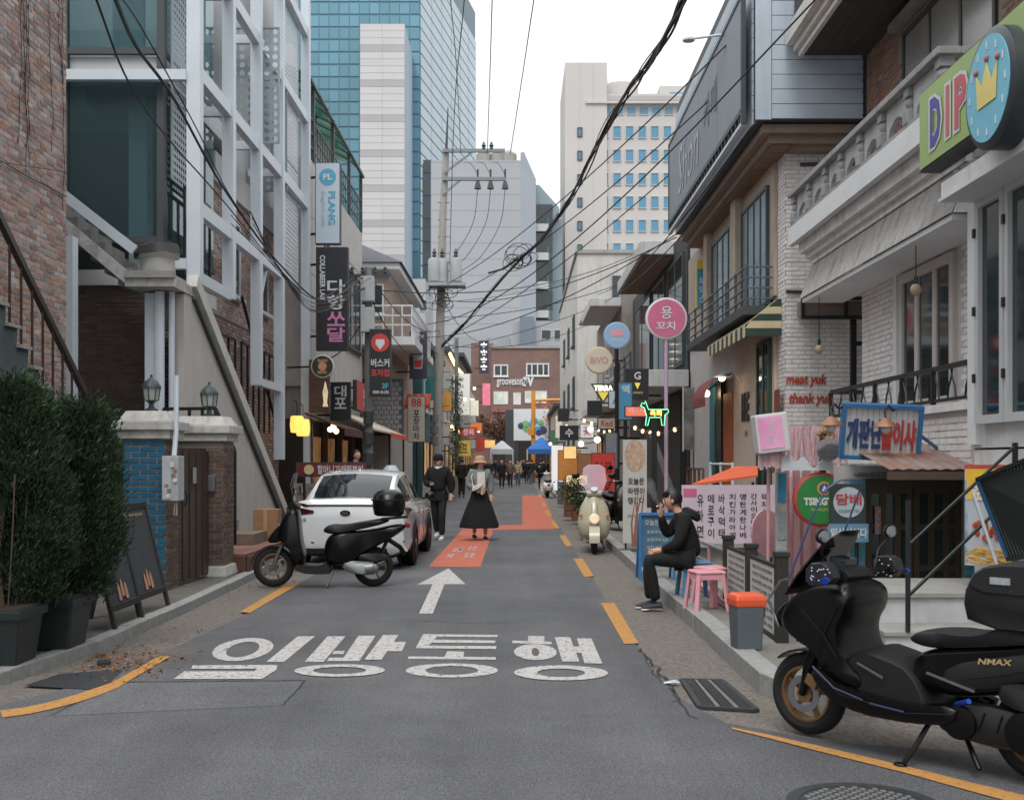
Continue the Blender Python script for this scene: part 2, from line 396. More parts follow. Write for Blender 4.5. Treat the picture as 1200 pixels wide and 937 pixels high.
for i in range(14000):
    x = random.uniform(2.38, 3.5); y = random.uniform(9.2, 13.6); a = random.uniform(0, 6.28); h = random.uniform(.012, .03); dx, dy = math.cos(a)*.006, math.sin(a)*.006
    turf.add([(x-dx,y-dy,-.014),(x+dx,y+dy,-.014),(x+dy*2,y-dx*2,-.014+h)], [(0,1,2)])
turf.box(2.37, 3.5, 9.2, 13.6, -.05, -.012)
turf.build('artificial_grass', turf_m, kind='stuff', norm=False, label='green artificial grass on the terrace beside the kerb', cat='grass')
# ---- painted markings
wear = M('marking_white', S(196,192,190), 0.8, .10, 40, .3, 200, col2=S(160,157,156))
yel = M('marking_yellow', S(188,136,70), 0.85, .12, 30, .3, 200, col2=S(164,118,62))
org = M('marking_orange', S(188,98,74), 0.85, .10, 8, .3, 200, col2=S(162,88,70))
# worn patches: mix asphalt through the paint where a fine noise is high
def worn(m, th):
    t = m.node_tree; N = t.nodes; L = t.links; b = N['Principled BSDF']; g = N.new('ShaderNodeNewGeometry')
    n = N.new('ShaderNodeTexNoise'); n.inputs['Scale'].default_value = 22; n.inputs['Detail'].default_value = 9; n.inputs['Roughness'].default_value = .75; L.new(g.outputs['Position'], n.inputs['Vector'])
    r = N.new('ShaderNodeMapRange'); r.inputs['From Min'].default_value = th; r.inputs['From Max'].default_value = th + .03; L.new(n.outputs['Fac'], r.inputs['Value'])
    mx = N.new('ShaderNodeMix'); mx.data_type = 'RGBA'; src = b.inputs['Base Color'].links[0].from_socket
    L.new(r.outputs[0], mx.inputs['Factor']); L.new(src, mx.inputs['A']); mx.inputs['B'].default_value = (*S(92,94,98), 1); L.new(mx.outputs['Result'], b.inputs['Base Color'])
worn(wear, .55); worn(yel, .575); worn(org, .59)
def mark(name, polys, mat, z=.004, group=None, **k):
    m = MB(); z = .0055 if mat is yel else (.0022 if mat is org else z); z -= .0007 * (len(polys[0]) == 6 and mat is org)
    for py in polys:
        z += .0004
        if isinstance(py, tuple) and py[0] == 'ring':
            _, (cx, cy), (rx, ry), (ix, iy), sk = py[:5]; n = 40
            vo = [G(cx + rx*math.cos(2*math.pi*i/n) - sk*ry*math.sin(2*math.pi*i/n), cy + ry*math.sin(2*math.pi*i/n), z) for i in range(n)]
            vi = [G(cx + ix*math.cos(2*math.pi*i/n) - sk*iy*math.sin(2*math.pi*i/n), cy + iy*math.sin(2*math.pi*i/n), z) for i in range(n)]
            m.add(vo + vi, [(i, (i+1) % n, n + (i+1) % n, n + i) for i in range(n)])
        else: m.add([G(x, y, z) for (x, y) in py], [tuple(range(len(py)))])
    return m.build(name, mat, road_o, norm=False, **k)
# one-way lettering painted on the road, 일방통행, stroke by stroke
mark('painted_lettering', [
    ('ring', (284.5,760.5), (34,13.5), (18,9.2), .85),
    [(349,745),(369,745),(333,775),(312,775)],
    [(226,779),(325,778.5),(324,783),(224,783)], [(301,783),(325,783),(321,786.5),(298,786.5)], [(216,786),(321,786),(307,795),(203,795)],
    ], wear)
mark('painted_lettering', [
    [(384,745),(405,745),(379,775),(357,775)], [(420,744.5),(440,744.5),(421,774),(400,774)], [(392,762),(404,762),(402,766),(389,766)], [(386,770),(404,770),(401,774),(383,774)],
    [(449,743.5),(467,743.5),(447,772.5),(427,772.5)], [(458,751.5),(476,751.5),(471,762.5),(450,762.5)],
    ('ring', (398,785), (53,7.2), (31,4.2), .5)], wear)
mark('painted_lettering', [
    [(496,742.5),(584,743.5),(582,746),(512,745.5),(509,749),(581,750),(580,753),(506,752.5),(502,756),(582,756.5),(581,760),(487,759)],
    [(524,762.5),(544,763),(543,769),(581,769.5),(581,772.5),(478,771.5),(479,768.5),(521,769)],
    ('ring', (529.5,785), (54,8.2), (31,5.2), .1)], wear)
mark('painted_lettering', [
    [(619,744.5),(638,745),(638,751),(646,751.5),(647,754.5),(600,753),(601,750),(619,750.5)],
    ('ring', (627.5,763.5), (25,9.3), (4.5,4.8), -.1),
    [(650,746),(668,746),(679,774.5),(659,774.5)], [(676,747.5),(693,747.5),(706,777),(685,776.5)], [(667,757),(681,757),(684,765),(670,764)],
    ('ring', (657.5,787.8), (55,8.8), (28,5.0), -.25)], wear)
mark('painted_arrow', [[(525.5,665.5),(545.5,684),(521,684),(507,718.5),(491,718.5),(507,684),(489,684.5)]], wear)
# yellow edge lines
Y1 = [(0,832,840),(30,828,836),(60,821.5,829.5),(90,813,821.5),(118,803.5,812),(138,797,804)]
mark('edge_line', [[(x, a) for x, a, b_ in Y1] + [(x+3, b_) for x, a, b_ in Y1[::-1]], [(134,797.5),(187,768),(200,768.5),(141,803)]], yel)
for q in ([(281,716.5),(338,683),(352,683),(293,717.5)], [(704,706),(720,706),(748.5,753),(731.5,754)], [(672,654),(683,654),(696,674.5),(684.5,675.5)],
          [(655.5,627),(662.5,626.5),(670.5,639),(663.5,640)], [(645,610),(650,610),(656,618.5),(650.5,619)], [(637.5,597),(643,597),(647,604),(641,604)], [(634,589),(638,589),(641,593.5),(636.5,593.5)], [(630,579.5),(633,579.5),(635.5,584),(632.5,584)]):
    mark('edge_dash', [q], yel)
Y2 = [(858,851.5,853.5),(900,860,864),(950,871,877),(1000,882.5,889.5),(1060,896.5,904.5),(1130,914,924),(1200,931,943),(1290,955,970)]
mark('edge_line', [[(x, a) for x, a, b_ in Y2] + [(x, b_) for x, a, b_ in Y2[::-1]]], yel)
mark('orange_patch', [[(502,663.5),(541,621),(578,621),(563,664)]], org)
mark('orange_patch', [[(612,580.5),(637,580.5),(652,617.5),(612,618.2)]], org)
mark('orange_patch', [[(541,616),(612,614.5),(652,616.2),(649,619.5),(579,620.5),(541,620.5)]], org)
for (a, b_, w_, h_) in (('보행', (536.5,644), 11, 5), ('자', (527,651), 9, 4.5), ('우선', (553.5,642), 10, 5), ('도로', (550,650), 12, 5)):
    c = G(*b_, .008); wd = w_ * c.y / F; hd = (G(b_[0], b_[1]-h_/2).y - G(b_[0], b_[1]+h_/2).y)
    text(a, c, XR, YR, hd, wear, road_o, w=wd, off=0, bold=.02, name='painted_lettering')
# cracks, seams and repairs in the asphalt
pm_ = am.copy(); pm_.name = 'asphalt_repair'
for nd in pm_.node_tree.nodes:
    if nd.type == 'VALTORGB' and nd.color_ramp.elements[0].color[0] < .2:
        nd.color_ramp.elements[0].color = (*S(76,77,80), 1); nd.color_ramp.elements[1].color = (*S(97,97,100), 1)
mark('asphalt_repair', [[(138,800),(356,798),(331,826),(66,838)]], pm_, z=.0016)
crack_m = M('crack', S(48,48,50), .95, .2, 20)
def crack(pts, wd, jit=.02):
    L = []
    for a, b_ in zip(pts, pts[1:]):
        a, b_ = G(*a), G(*b_); k = max(2, int((b_ - a).length / .12))
        L += [a.lerp(b_, i / k) + Vector((random.uniform(-jit, jit), random.uniform(-jit, jit), 0)) for i in range(k)]
    L.append(G(*pts[-1])); m = MB(); vs = []; 
    for i, p in enumerate(L):
        q = L[min(i+1, len(L)-1)] - L[max(i-1, 0)]; nn = Vector((-q.y, q.x, 0)).normalized() * wd * random.uniform(.4, 1.1)
        vs += [(p.x+nn.x, p.y+nn.y, .003), (p.x-nn.x, p.y-nn.y, .003)]
    m.add(vs, [(2*i, 2*i+1, 2*i+3, 2*i+2) for i in range(len(L)-1)]).build('crack', crack_m, road_o, norm=False)
crack([(135,799),(358,797)], .010, .004); crack([(358,797),(332,826)], .008, .006); crack([(135,799),(60,838)], .004)
crack([(748,760),(770,782),(790,815),(805,835),(818,842)], .012, .03); crack([(786,806),(796,815),(788,822)], .008, .03); crack([(756,770),(775,800)], .006, .03)
crack([(440,728),(480,727),(540,730),(630,728)], .006, .03); crack([(185,738),(330,737)], .004, .02)
# drain cover, manhole, steel plate
iron = M('cast_iron', S(58,60,63), .6, .25, 20, .4, 90, metal=.4)
dg = thing('drain_grate', 'dark slotted iron drain grate set in the gutter by the kerb', 'drain grate', G(843,814))
q = [G(799,796,.003), G(846,797,.003), G(887,832,.003), G(820,828,.003)]
fr = MB()
for i in range(4): fr.bar(q[i], q[(i+1) % 4], .035, .02)
fr.build('frame', iron, dg)
MB().add([p - UP*.01 for p in q], [(0,1,2,3)]).build('pit', M('pit_dark', S(20,20,22), .9, 0), dg)
for i in range(1, 18):
    a = q[0].lerp(q[1], i / 18); b_ = q[3].lerp(q[2], i / 18); MB().bar(a, b_, .012 if i % 6 else .035, .018).build('grate_bar', iron if i % 6 else M('worn_iron', S(112,112,112), .5, .2, 20), dg)
mh = thing('manhole_cover', 'round ribbed iron manhole cover beside the yellow edge line', 'manhole cover', (1.62, 5.32, 0))
MB().lathe([(.36,-.02),(.36,.006),(.30,.006),(.30,.003)], 40, (1.62,5.32,0)).build('ring', iron, mh)
MB().lathe([(.295,-.02),(.295,.004)], 40, (1.62,5.32,0)).build('cover', iron, mh)
m = MB()
for i in range(-9, 10):
    for j in range(-9, 10):
        if math.hypot(i, j) < 9.3 and (i + j) % 2 == 0: m.box(1.62+i*.03-.012, 1.62+i*.03+.012, 5.32+j*.03-.012, 5.32+j*.03+.012, .003, .009)
m.build('tread_pattern', M('worn_iron', S(112,112,112), .5, .2, 20), mh)
pl = MB(); pl.add([G(28,803,.004), G(120,808,.004), G(146,783,.004), G(70,789,.004)], [(0,1,2,3)])
pl.build('drain_plate', M('plate_steel', S(46,48,52), .6, .2, 10, .2, 60), label='dark steel cover plate in the gutter below the shrub planters', cat='cover plate')
# litter and fallen leaves
leaf_m = M('dead_leaves', S(120,78,44), .9, .4, 30, rnd=.35)
lv = MB()
for i in range(520):
    if random.random() < .75: p = G(random.gauss(150, 38), random.gauss(776, 9)); 
    else: p = Vector((random.uniform(-3.55, -2.95), random.uniform(9, 24), 0))
    if p.x < -3.5 and p.y > 9: p.x = -3.45
    a = random.uniform(0, 6.28); r_ = random.uniform(.01, .028); e = Vector((math.cos(a), math.sin(a), random.uniform(-.2,.4))) * r_; f_ = Vector((-math.sin(a), math.cos(a), random.uniform(-.2,.4))) * r_ * .6
    c = Vector((p.x, p.y, .004)); lv.add([c - e, c - f_, c + e + UP*.006, c + f_], [(0,1,2,3)])
lv.build('fallen_leaves', leaf_m, kind='stuff', norm=False, label='brown leaves fallen in the gutter', cat='leaves')
c = G(787, 800, .006)
m = MB(); m.add([c+Vector((-.06,-.02,0)), c+Vector((.02,-.035,.012)), c+Vector((.07,-.01,.002)), c+Vector((.03,.03,.02)), c+Vector((-.05,.03,.004))], [(0,1,3,4),(1,2,3)])
m.build('snack_wrapper', M('wrapper_blue', S(70,130,190), .3, .3, 40, col2=S(220,225,230)), label='crumpled blue and white wrapper beside the drain grate', cat='wrapper')
c = G(122, 776, .02)
MB().obox(c, (.05,.01,0), (-.01,.035,0), (0,0,.02)).build('crushed_can', M('can_dark', S(40,42,46), .4, .2, 20), bevel=.008, label='small dark crushed can among the dead leaves', cat='can')

# ================================================================ LEFT SIDE
brick_red = M('red_brick', S(150,113,100), .85, .25, 18, .4, 120, rnd=.36, hue=.8)
mortar_l = M('light_mortar', S(176,170,166), .9, .12, 6, .4, 90)
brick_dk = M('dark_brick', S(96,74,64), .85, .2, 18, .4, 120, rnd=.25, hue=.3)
mortar_d = M('dark_mortar', S(134,124,116), .9, .12, 6)
XL1 = -5.8
h1 = thing('brick_house', 'red brick house with pale mortar and dry vine stems', 'building', (-8, 11, 0))
B('wall', mortar_l, h1, -14, XL1, 3, 14.7, 0, 9.5)
bricks(h1, brick_red, (XL1, 11.3, 0.3), YR, XR, 3.4, 7.4, test=lambda c: c.z > 1.0)
bricks(h1, brick_red, (XL1, 14.7, 0.3), (-1,0,0), YR, .01, 7.4)
vine_m = M('dry_vine', S(46,40,38), .9, .2, 10)
for k in range(7):
    y = random.uniform(13.2, 14.5); z = random.uniform(7.4, 8.2) if k else 8; pts = []
    zz = random.uniform(4.6, 6.4)
    while z > zz: pts.append((XL1 + .022, y, z)); z -= .14; y += random.uniform(-.05, .05)
    v = MB().tube(pts, .004, 5)
    for p in pts[::2]:
        a = random.uniform(-1, 1); v.tube([p, (p[0]+.01, p[1] + .1*a, p[2]+.05), (p[0]+.01, p[1]+.17*a, p[2]-.02)], .003, 4)
    v.build('vine_stem', vine_m, h1)
MB().tube([(XL1+.03, y, 4.95 + .012*(y-13)**2) for y in (11.5,12.5,13.5,14.65)], .008, 5).build('wall_cable', black_m, h1)
# outside stair of the brick house
st = thing('outside_stair', 'concrete stair with dark bronze handrail against the red brick wall', 'stairs', (-5.4, 12, 0.08))
st_m = M('stair_slate', S(66,78,82), .8, .2, 3, .2, 60)
nst = 12
for i in range(nst):
    z = 3.55 - i * .19; y = 10.6 + i * .265
    B('step', st_m, st, -5.77, -5.1, y, y + .268, .08, z - .035); B('tread', conc, st, -5.77, -5.06, y - .02, y + .28, z - .034, z)
rail = lambda y: 3.72 + (10.9 - y) * .72 + .62
bz = M('bronze_rail', S(58,48,42), .35, .1, 6, metal=.6)
MB().bar((-5.14, 10.3, rail(10.3)), (-5.14, 13.6, rail(13.6)), .06, .09).build('handrail', bz, st, bevel=.01)
for i in range(12):
    y = 10.5 + i * .27
    MB().tube([(-5.14, y, rail(y) - 1.0), (-5.14, y, rail(y) - .03)], .014, 8).build('baluster', bz, st)

# ---------------------------------------------------------------- steel-framed building
h2 = thing('steel_framed_building', 'brick and glass building wrapped in a white steel frame', 'building', (-8, 22, 0))
wall_g = M('grey_render', S(178,173,170), .9, .08, 1.5, .15, 60, streak=.12)
wall_w = M('pale_render', S(184,186,188), .85, .08, 1.2, .1, 60, streak=.12)
B('wall', M('shade_toned_mortar', S(84,78,73), .9, .12, 6), h2, -13, -5.62, 18.02, 27.4, 0, 4.35)  # mortar colour lowered to carry the shade of the covered recess
B('wall', mortar_l, h2, -13, -5.62, 21.0, 27.4, 4.35, 6.75)
B('wall', wall_w, h2, -13, -5.70, 22.4, 27.4, 6.752, 12.5)
B('wall', wall_w, h2, -13, -8.6, 18.0, 22.4, 4.36, 12.5)
bricks(h2, M('shade_toned_brick', S(74,57,50), .85, .2, 18, .4, 120, rnd=.25, hue=.3), (-8.2, 18.02, .2), XR, YL, 2.55, 4.1, indiv=300)  # recess bricks: shade of the deep, covered space is put into their colour
bricks(h2, brick_red, (-5.62, 18.02, .2), YR, XR, 9.3, 4.15, indiv=0)
bricks(h2, brick_red, (-5.62, 21.0, 4.36), YR, XR, 6.3, 2.35, indiv=0, holes=((1.0,2.1,.5,2.0),(3.6,4.7,.5,2.0)))
B('concrete_band', wall_w, h2, -5.70, -5.54, 21.0, 27.4, 6.76, 7.3)
B('floor_slab', wall_w, h2, -8.6, -5.52, 17.9, 22.4, 7.58, 7.92)
B('floor_slab', wall_w, h2, -8.6, -5.52, 17.95, 21.0, 4.36, 4.6)
for (y0, y1) in ((22.0,23.1),(24.6,25.7)):
    window(h2, (-5.62, (y0+y1)/2, 5.6), YR, 1.08, 1.48, white, glass_d, 2, 1)
glass_t = M('teal_glass', S(150,182,188), .02, .0, 1, spec=.6, trans=.93)
gf = MB(); 
for x in (-8.55, -7.05, -5.56): gf.box(x-.05, x+.05, 17.80, 17.90, 4.6, 12)
for z in (5.05, 7.99, 10.9): gf.box(-8.5, -5.61, 17.81, 17.89, z-.05, z+.05)
gf.box(-5.61, -5.51, 17.91, 18.0, 4.6, 12); gf.box(-5.6,-5.52, 18.0, 20.9, 7.93, 8.03); gf.box(-5.6,-5.52,18.0,20.9,5.0,5.1)
gf.build('mullion_frame', grey_d, h2)
for (x0, x1) in ((-8.5,-7.1),(-7.0,-5.62)):
    for (z0, z1) in ((5.1,7.57),(8.05,10.85)): B('glass_panel', glass_t, h2, x0, x1, 17.84, 17.86, z0, z1)
for (z0, z1) in ((5.1,7.57),(8.05,10.85)): B('glass_panel', glass_t, h2, -5.57, -5.55, 18.05, 20.9, z0, z1)
inter = M('interior_dark', S(96,98,98), .9, .2, 1)
B('interior_wall', inter, h2, -8.59, -5.75, 20.92, 20.98, 4.61, 7.56); B('interior_wall', M('interior_pale', S(150,156,160), .8, .1, 2), h2, -8.59, -5.75, 21.3, 21.38, 7.93, 12)
B('interior_column', white, h2, -6.35, -6.05, 18.7, 19.0, 4.61, 7.56); B('curtain', M('curtain_pale', S(188,194,200), .9, .1, 4), h2, -6.4, -5.9, 18.1, 18.16, 8.0, 10.8)
B('interior_bench', wall_w, h2, -8.5, -6.9, 18.3, 18.9, 7.3, 7.56)
# perforated sheet panels: every hole is cut
perf_m = M('perforated_steel', S(150,160,166), .5, .06, 2, metal=.2)
perf_l = M('perforated_steel_pale', S(192,198,204), .5, .05, 2)
def perf(o, u, n, nu, nz, cell, r, mat, name='perforated_panel'):
    o, u, n = Vector(o), Vector(u), Vector(n); m = MB(); k = 8
    for i in range(nu):
        for j in range(nz):
            c = o + u * (i+.5) * cell + UP * (j+.5) * cell
            inn = [c + u*(r*math.cos(math.pi/8+2*math.pi*q/k)) + UP*(r*math.sin(math.pi/8+2*math.pi*q/k)) for q in range(k)]
            sq = [c + u*(a*cell/2) + UP*(b_*cell/2) for a, b_ in ((1,.414),(.414,1),(-.414,1),(-1,.414),(-1,-.414),(-.414,-1),(.414,-1),(1,-.414))]
            cn = [c + u*(a*cell/2) + UP*(b_*cell/2) for a, b_ in ((1,1),(-1,1),(-1,-1),(1,-1))]
            m.add(inn + sq + cn, [(q, (q+1) % 8, 8+(q+1) % 8, 8+q) for q in range(8)] + [(8,16,9),(10,17,11),(12,18,13),(14,19,15)])
    e = Vector(u) * nu * cell
    for q in (o, o + e): m.bar(q, q + UP * nz * cell, .03)
    for q in (o, o + UP * nz * cell): m.bar(q, q + e, .03)
    return m.build(name, mat, h2)
perf((-5.45, 18.05, 6.05), YR, XR, 13, 13, .115, .036, perf_m); perf((-5.45, 18.05, 7.75), YR, XR, 13, 20, .115, .036, perf_m)
perf((-5.07, 24.2, 5.66), YR, XR, 22, 26, .10, .028, perf_l); perf((-5.07, 24.2, 8.3), YR, XR, 22, 40, .10, .028, perf_l)
perf((-5.6, 22.3, 7.8), XR, YL, 6, 14, .16, .055, perf_m); perf((-5.6, 24.6, 7.4), XR, YL, 4, 14, .16, .05, perf_m)
MB().bar((-5.04, 24.15, 5.62), (-5.04, 26.5, 5.62), .08, .07).build('panel_rail', steel_white, h2)
# white posts and beams
XF = -5.0
posts = [(17.75,4.36,.21),(19.85,4.4,.2),(21.95,3.05,.2),(24.05,1.63,.2),(27.05,0.1,.2)]
for (y, z0, w_) in posts: B('steel_post', steel_white, h2, XF-w_/2, XF+w_/2, y-w_/2, y+w_/2, z0, 12.5, bevel=.006)
for z in (5.54, 7.65, 9.68, 11.7):
    for (a, b_) in zip(posts, posts[1:]):
        if z < 5.6 and a[0] > 24: continue
        B('steel_beam', steel_white, h2, XF-.07, XF+.07, a[0]+.1, b_[0]-.1, z-.11, z+.11)
B('steel_beam', steel_white, h2, XF-.06, XF+.06, 17.85, 19.75, 4.37, 4.55)
B('steel_beam', steel_white, h2, XF-.06, XF+.06, 22.05, 23.95, 3.05, 3.2)
for z in (7.55, 4.64, 9.68): B('cross_beam', steel_white, h2, -5.56 if z < 5 else -8.6, XF-.1, 17.6, 17.72, z-.08, z+.08)
for y in (19.85, 21.95, 24.05, 27.05):
    for z in (7.65, 9.68): B('cross_beam', steel_white, h2, -5.65, XF-.1, y-.05, y+.05, z-.08, z+.08)
MB().bar((XF-.02,21.9,4.2),(XF-.02,22.9,5.5),.06).build('brace', steel_white, h2)
# dark window guard rails on the brick face
for y0 in (18.4, 20.2, 22.2, 24.2):
    m = MB()
    for i in range(4): m.bar((-5.35, y0 + i*.5, 4.6 if y0 < 20 else 2.2), (-5.35, y0 + i*.5, 6.0 if y0 < 20 else 3.9), .04)
    m.bar((-5.35, y0, 6.0 if y0 < 20 else 3.9), (-5.35, y0+1.5, 6.0 if y0 < 20 else 3.9), .05); m.build('guard_rail', black_m, h2)
for i in range(3): MB().bar((-5.2, 21.6+i*.05+i*1.1, 4.7-i*.85), (-5.2, 22.7+i*.05+i*1.1, 3.85-i*.85), .05).build('stair_handrail', black_m, h2)
# upper stair flight (rises to the wall) and landing
flight = MB()
for i in range(9):
    z = 4.42 + i * .185; x = -5.62 - i * .2
    flight.box(x - .21, x, 16.7, 17.55, z - .26, z)
flight.build('upper_flight', M('stair_concrete', S(120,120,118), .9, .2, 5, .3, 50, streak=.3), h2)
MB().bar((-5.56, 16.62, 4.66), (-7.4, 16.62, 6.1), .05, .14).build('stringer', steel_white, h2)
MB().bar((-5.6, 16.64, 4.2), (-7.4, 16.64, 5.72), .06, .16).build('stringer', M('rusty_paint', S(172,170,168), .9, .3, 8, .3, 40, streak=.5), h2)
B('landing', M('rusty_paint', S(172,170,168), .9, .3, 8, .3, 40, streak=.5), h2, -5.66, -4.96, 16.5, 17.62, 4.12, 4.26)
B('landing_kerb', conc, h2, -5.66, -4.94, 16.45, 16.55, 4.24, 4.34)
MB().prism([(-5.64,4.11),(-5.1,4.11),(-5.1,3.2),(-5.3,3.75)], (0,17.3,0), XR, UP, (0,.7,0)).build('soffit', wall_g, h2)
MB().tube([(-5.28,16.9,.3),(-5.28,16.9,4.1)], .07, 12).build('downpipe', steel_white, h2); MB().tube([(-5.12,16.95,.3),(-5.12,16.95,4.1)], .045, 12).build('downpipe', steel_white, h2)
B('column', steel_white, h2, -5.52, -5.36, 16.95, 17.25, .1, 4.09)
B('column', steel_white, h2, -6.38, -6.22, 16.0, 16.2, .1, 4.75)
B('meter_box', conc, h2, -5.6, -5.45, 16.9, 17.0, 1.7, 2.0)
# lower flight: grey side wall below the diagonal
def dg_z(y): return 4.3 - (y - 17.6) * .56
side = MB(); side.prism([(17.1,.1),(24.3,.1),(24.3,dg_z(24.3)-.1),(17.6,4.2),(17.1,4.1)], (-5.12,0,0), YR, UP, (.14,0,0)); side.build('stair_side_wall', wall_g, h2)
MB().bar((-4.97,17.5,dg_z(17.5)),(-4.97,24.4,dg_z(24.4)),.16,.22).build('stair_stringer', M('pale_trim', S(192,190,186), .8, .1, 3, streak=.2), h2)
MB().bar((-4.96,17.5,dg_z(17.5)-.26),(-4.96,24.4,dg_z(24.4)-.26),.08,.05).build('stair_trim', grey_d, h2)
for i in range(20):
    z = .3 + i * .195; y = 24.1 - i * .325; B('stair_tread', conc, h2, -5.55, -5.13, y - .33, y, z - .15, z)
# tarp bundle on the landing
rg = random.Random(3); tm = MB(); rings = []
for j, (z, r_) in enumerate(((4.27,.22),(4.45,.25),(4.6,.24),(4.66,.33),(4.80,.30),(4.86,.12))):
    rings.append([(-5.36 + r_*1.05*math.cos(k*.524)*(1+rg.uniform(-.08,.08)), 17.05 + r_*.8*math.sin(k*.524)*(1+rg.uniform(-.08,.08)), z + (rg.uniform(-.05,.03) if j > 2 else 0)) for k in range(12)])
tb = thing('covered_bin', 'bundle under a black tarpaulin on the stair landing', 'bundle', (-5.36,17.05,4.26))
MB().loft(rings[:4]).build('body', M('dull_white', S(170,168,164), .8, .15, 6), tb); MB().loft(rings[3:]).build('tarpaulin', M('black_tarp', S(34,36,38), .5, .2, 12, .4, 30), tb)

# ---------------------------------------------------------------- gate, pillars, lanterns, boards
pb = M('blue_painted_brick', S(26,96,128), .6, .15, 10, .2, 90, rnd=.10)
cap_m = M('weathered_white_stone', S(200,198,194), .85, .2, 7, .3, 60, streak=.3, col2=S(160,158,154))
def cap(root, x0, x1, y0, y1, z):
    B('cap_moulding', cap_m, root, x0-.06, x1+.06, y0-.06, y1+.06, z, z+.10, bevel=.012); B('cap_moulding', cap_m, root, x0-.11, x1+.11, y0-.11, y1+.11, z+.101, z+.21, bevel=.015)
    MB().loft([[(x0-.05,y0-.05,z+.211),(x1+.05,y0-.05,z+.211),(x1+.05,y1+.05,z+.211),(x0-.05,y1+.05,z+.211)],[(x0+.02,y0+.02,z+.33),(x1-.02,y0+.02,z+.33),(x1-.02,y1-.02,z+.33),(x0+.02,y1-.02,z+.33)]], sm=False).build('cap_top', cap_m, root, bevel=.01)
p1 = thing('gate_pillar', 'blue painted brick gate pillar with weathered white cap', 'pillar', (-4.3,13.7,.08))
B('core', mortar_d, p1, -4.62, -4.12, 13.42, 13.9, .08, 1.86)
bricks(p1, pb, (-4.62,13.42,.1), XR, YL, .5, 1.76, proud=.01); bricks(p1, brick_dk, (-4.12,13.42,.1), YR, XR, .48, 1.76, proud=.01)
cap(p1, -4.62, -4.12, 13.42, 13.9, 1.86)
p2 = thing('gate_pillar', 'dark red brick gate pillar with whitewashed foot and white cap', 'pillar', (-4.1,15.3,.08))
B('core', mortar_d, p2, -4.46, -3.86, 15.02, 15.55, .08, 1.86)
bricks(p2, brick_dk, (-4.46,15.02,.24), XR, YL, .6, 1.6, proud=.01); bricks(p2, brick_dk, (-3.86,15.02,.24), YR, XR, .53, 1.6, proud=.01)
MB().loft([[(-4.52,14.95,.076),(-3.80,14.95,.076),(-3.80,15.6,.076),(-4.52,15.6,.076)],[(-4.49,14.98,.22),(-3.83,14.98,.22),(-3.83,15.58,.22),(-4.49,15.58,.22)]], sm=False).build('whitewashed_foot', cap_m, p2, bevel=.02)
cap(p2, -4.46, -3.86, 15.02, 15.55, 1.86)
ib = MB().box(-4.12,-3.96,14.955,15.0,1.20,1.42).build('intercom_box', M('box_steel', S(120,126,130), .4, .1, 5, metal=.5), p2, bevel=.01)
gt = thing('metal_gate', 'dark brown ribbed metal gate between the two pillars', 'gate', (-4.2,14.4,.08))
gm_ = M('brown_gate_paint', S(66,52,44), .5, .12, 4, .05, 40, streak=.2)
a, b_ = Vector((-4.14,13.92,0)), Vector((-4.06,14.98,0)); t_ = (b_-a).normalized(); n_ = Vector((t_.y,-t_.x,0))
for i in range(9):
    c = a.lerp(b_, (i+.5)/9); MB().obox(c + UP*.93 + n_*(.012 if i % 2 else 0), t_*((b_-a).length/18-.003), n_*.02, UP*.80).build('board', gm_, gt)
for z in (.16, 1.72): MB().bar(a+UP*z - n_*.03, b_+UP*z - n_*.03, .04, .08).build('gate_rail', gm_, gt)
MB().obox(a.lerp(b_,.45)+UP*1.42+n_*.045, t_*.06, n_*.003, UP*.10).build('notice', M('paper_notice', S(190,188,182), .8, .3, 60, col2=S(90,90,92)), gt)
MB().tube([a.lerp(b_,.12)+UP*(1.05+k*.06)+n_*(.05+.03*math.sin(k)) for k in range(4)], .01, 6).build('gate_handle', black_m, gt)
mb = thing('meter_cabinet', 'grey utility meter cabinet covered in stickers on the blue pillar', 'cabinet', (-4.0,13.3,1.2))
B('cabinet_body', M('cabinet_grey', S(168,172,174), .5, .12, 6, streak=.2), mb, -4.09, -3.90, 13.16, 13.40, 1.14, 1.66, bevel=.01)
B('cabinet_door', M('cabinet_grey2', S(178,182,186), .5, .1, 6), mb, -4.08, -3.98, 13.148, 13.16, 1.16, 1.64); 
for i in range(7):
    c = Vector((random.uniform(-4.06,-4.0) if i < 3 else random.uniform(-3.97,-3.92), 13.145, 1.2 + i*.06)); MB().obox(c, (.022,0,0), (0,.002,0), (0,0,random.uniform(.015,.03))).build('sticker', M('sticker%d' % (i % 3), (S(210,208,204), S(120,120,124), S(170,110,90))[i % 3], .6, .3, 80), mb)
MB().tube([(-3.99,13.3,1.66),(-3.99,13.38,1.95),(-3.99,13.4,2.6)], .03, 8).build('conduit', steel_white, mb); MB().tube([(-3.95,13.2,1.14),(-3.96,13.2,.98),(-3.93,13.2,.97),(-3.93,13.2,1.14)], .008, 6).build('cable_loop', conc, mb)
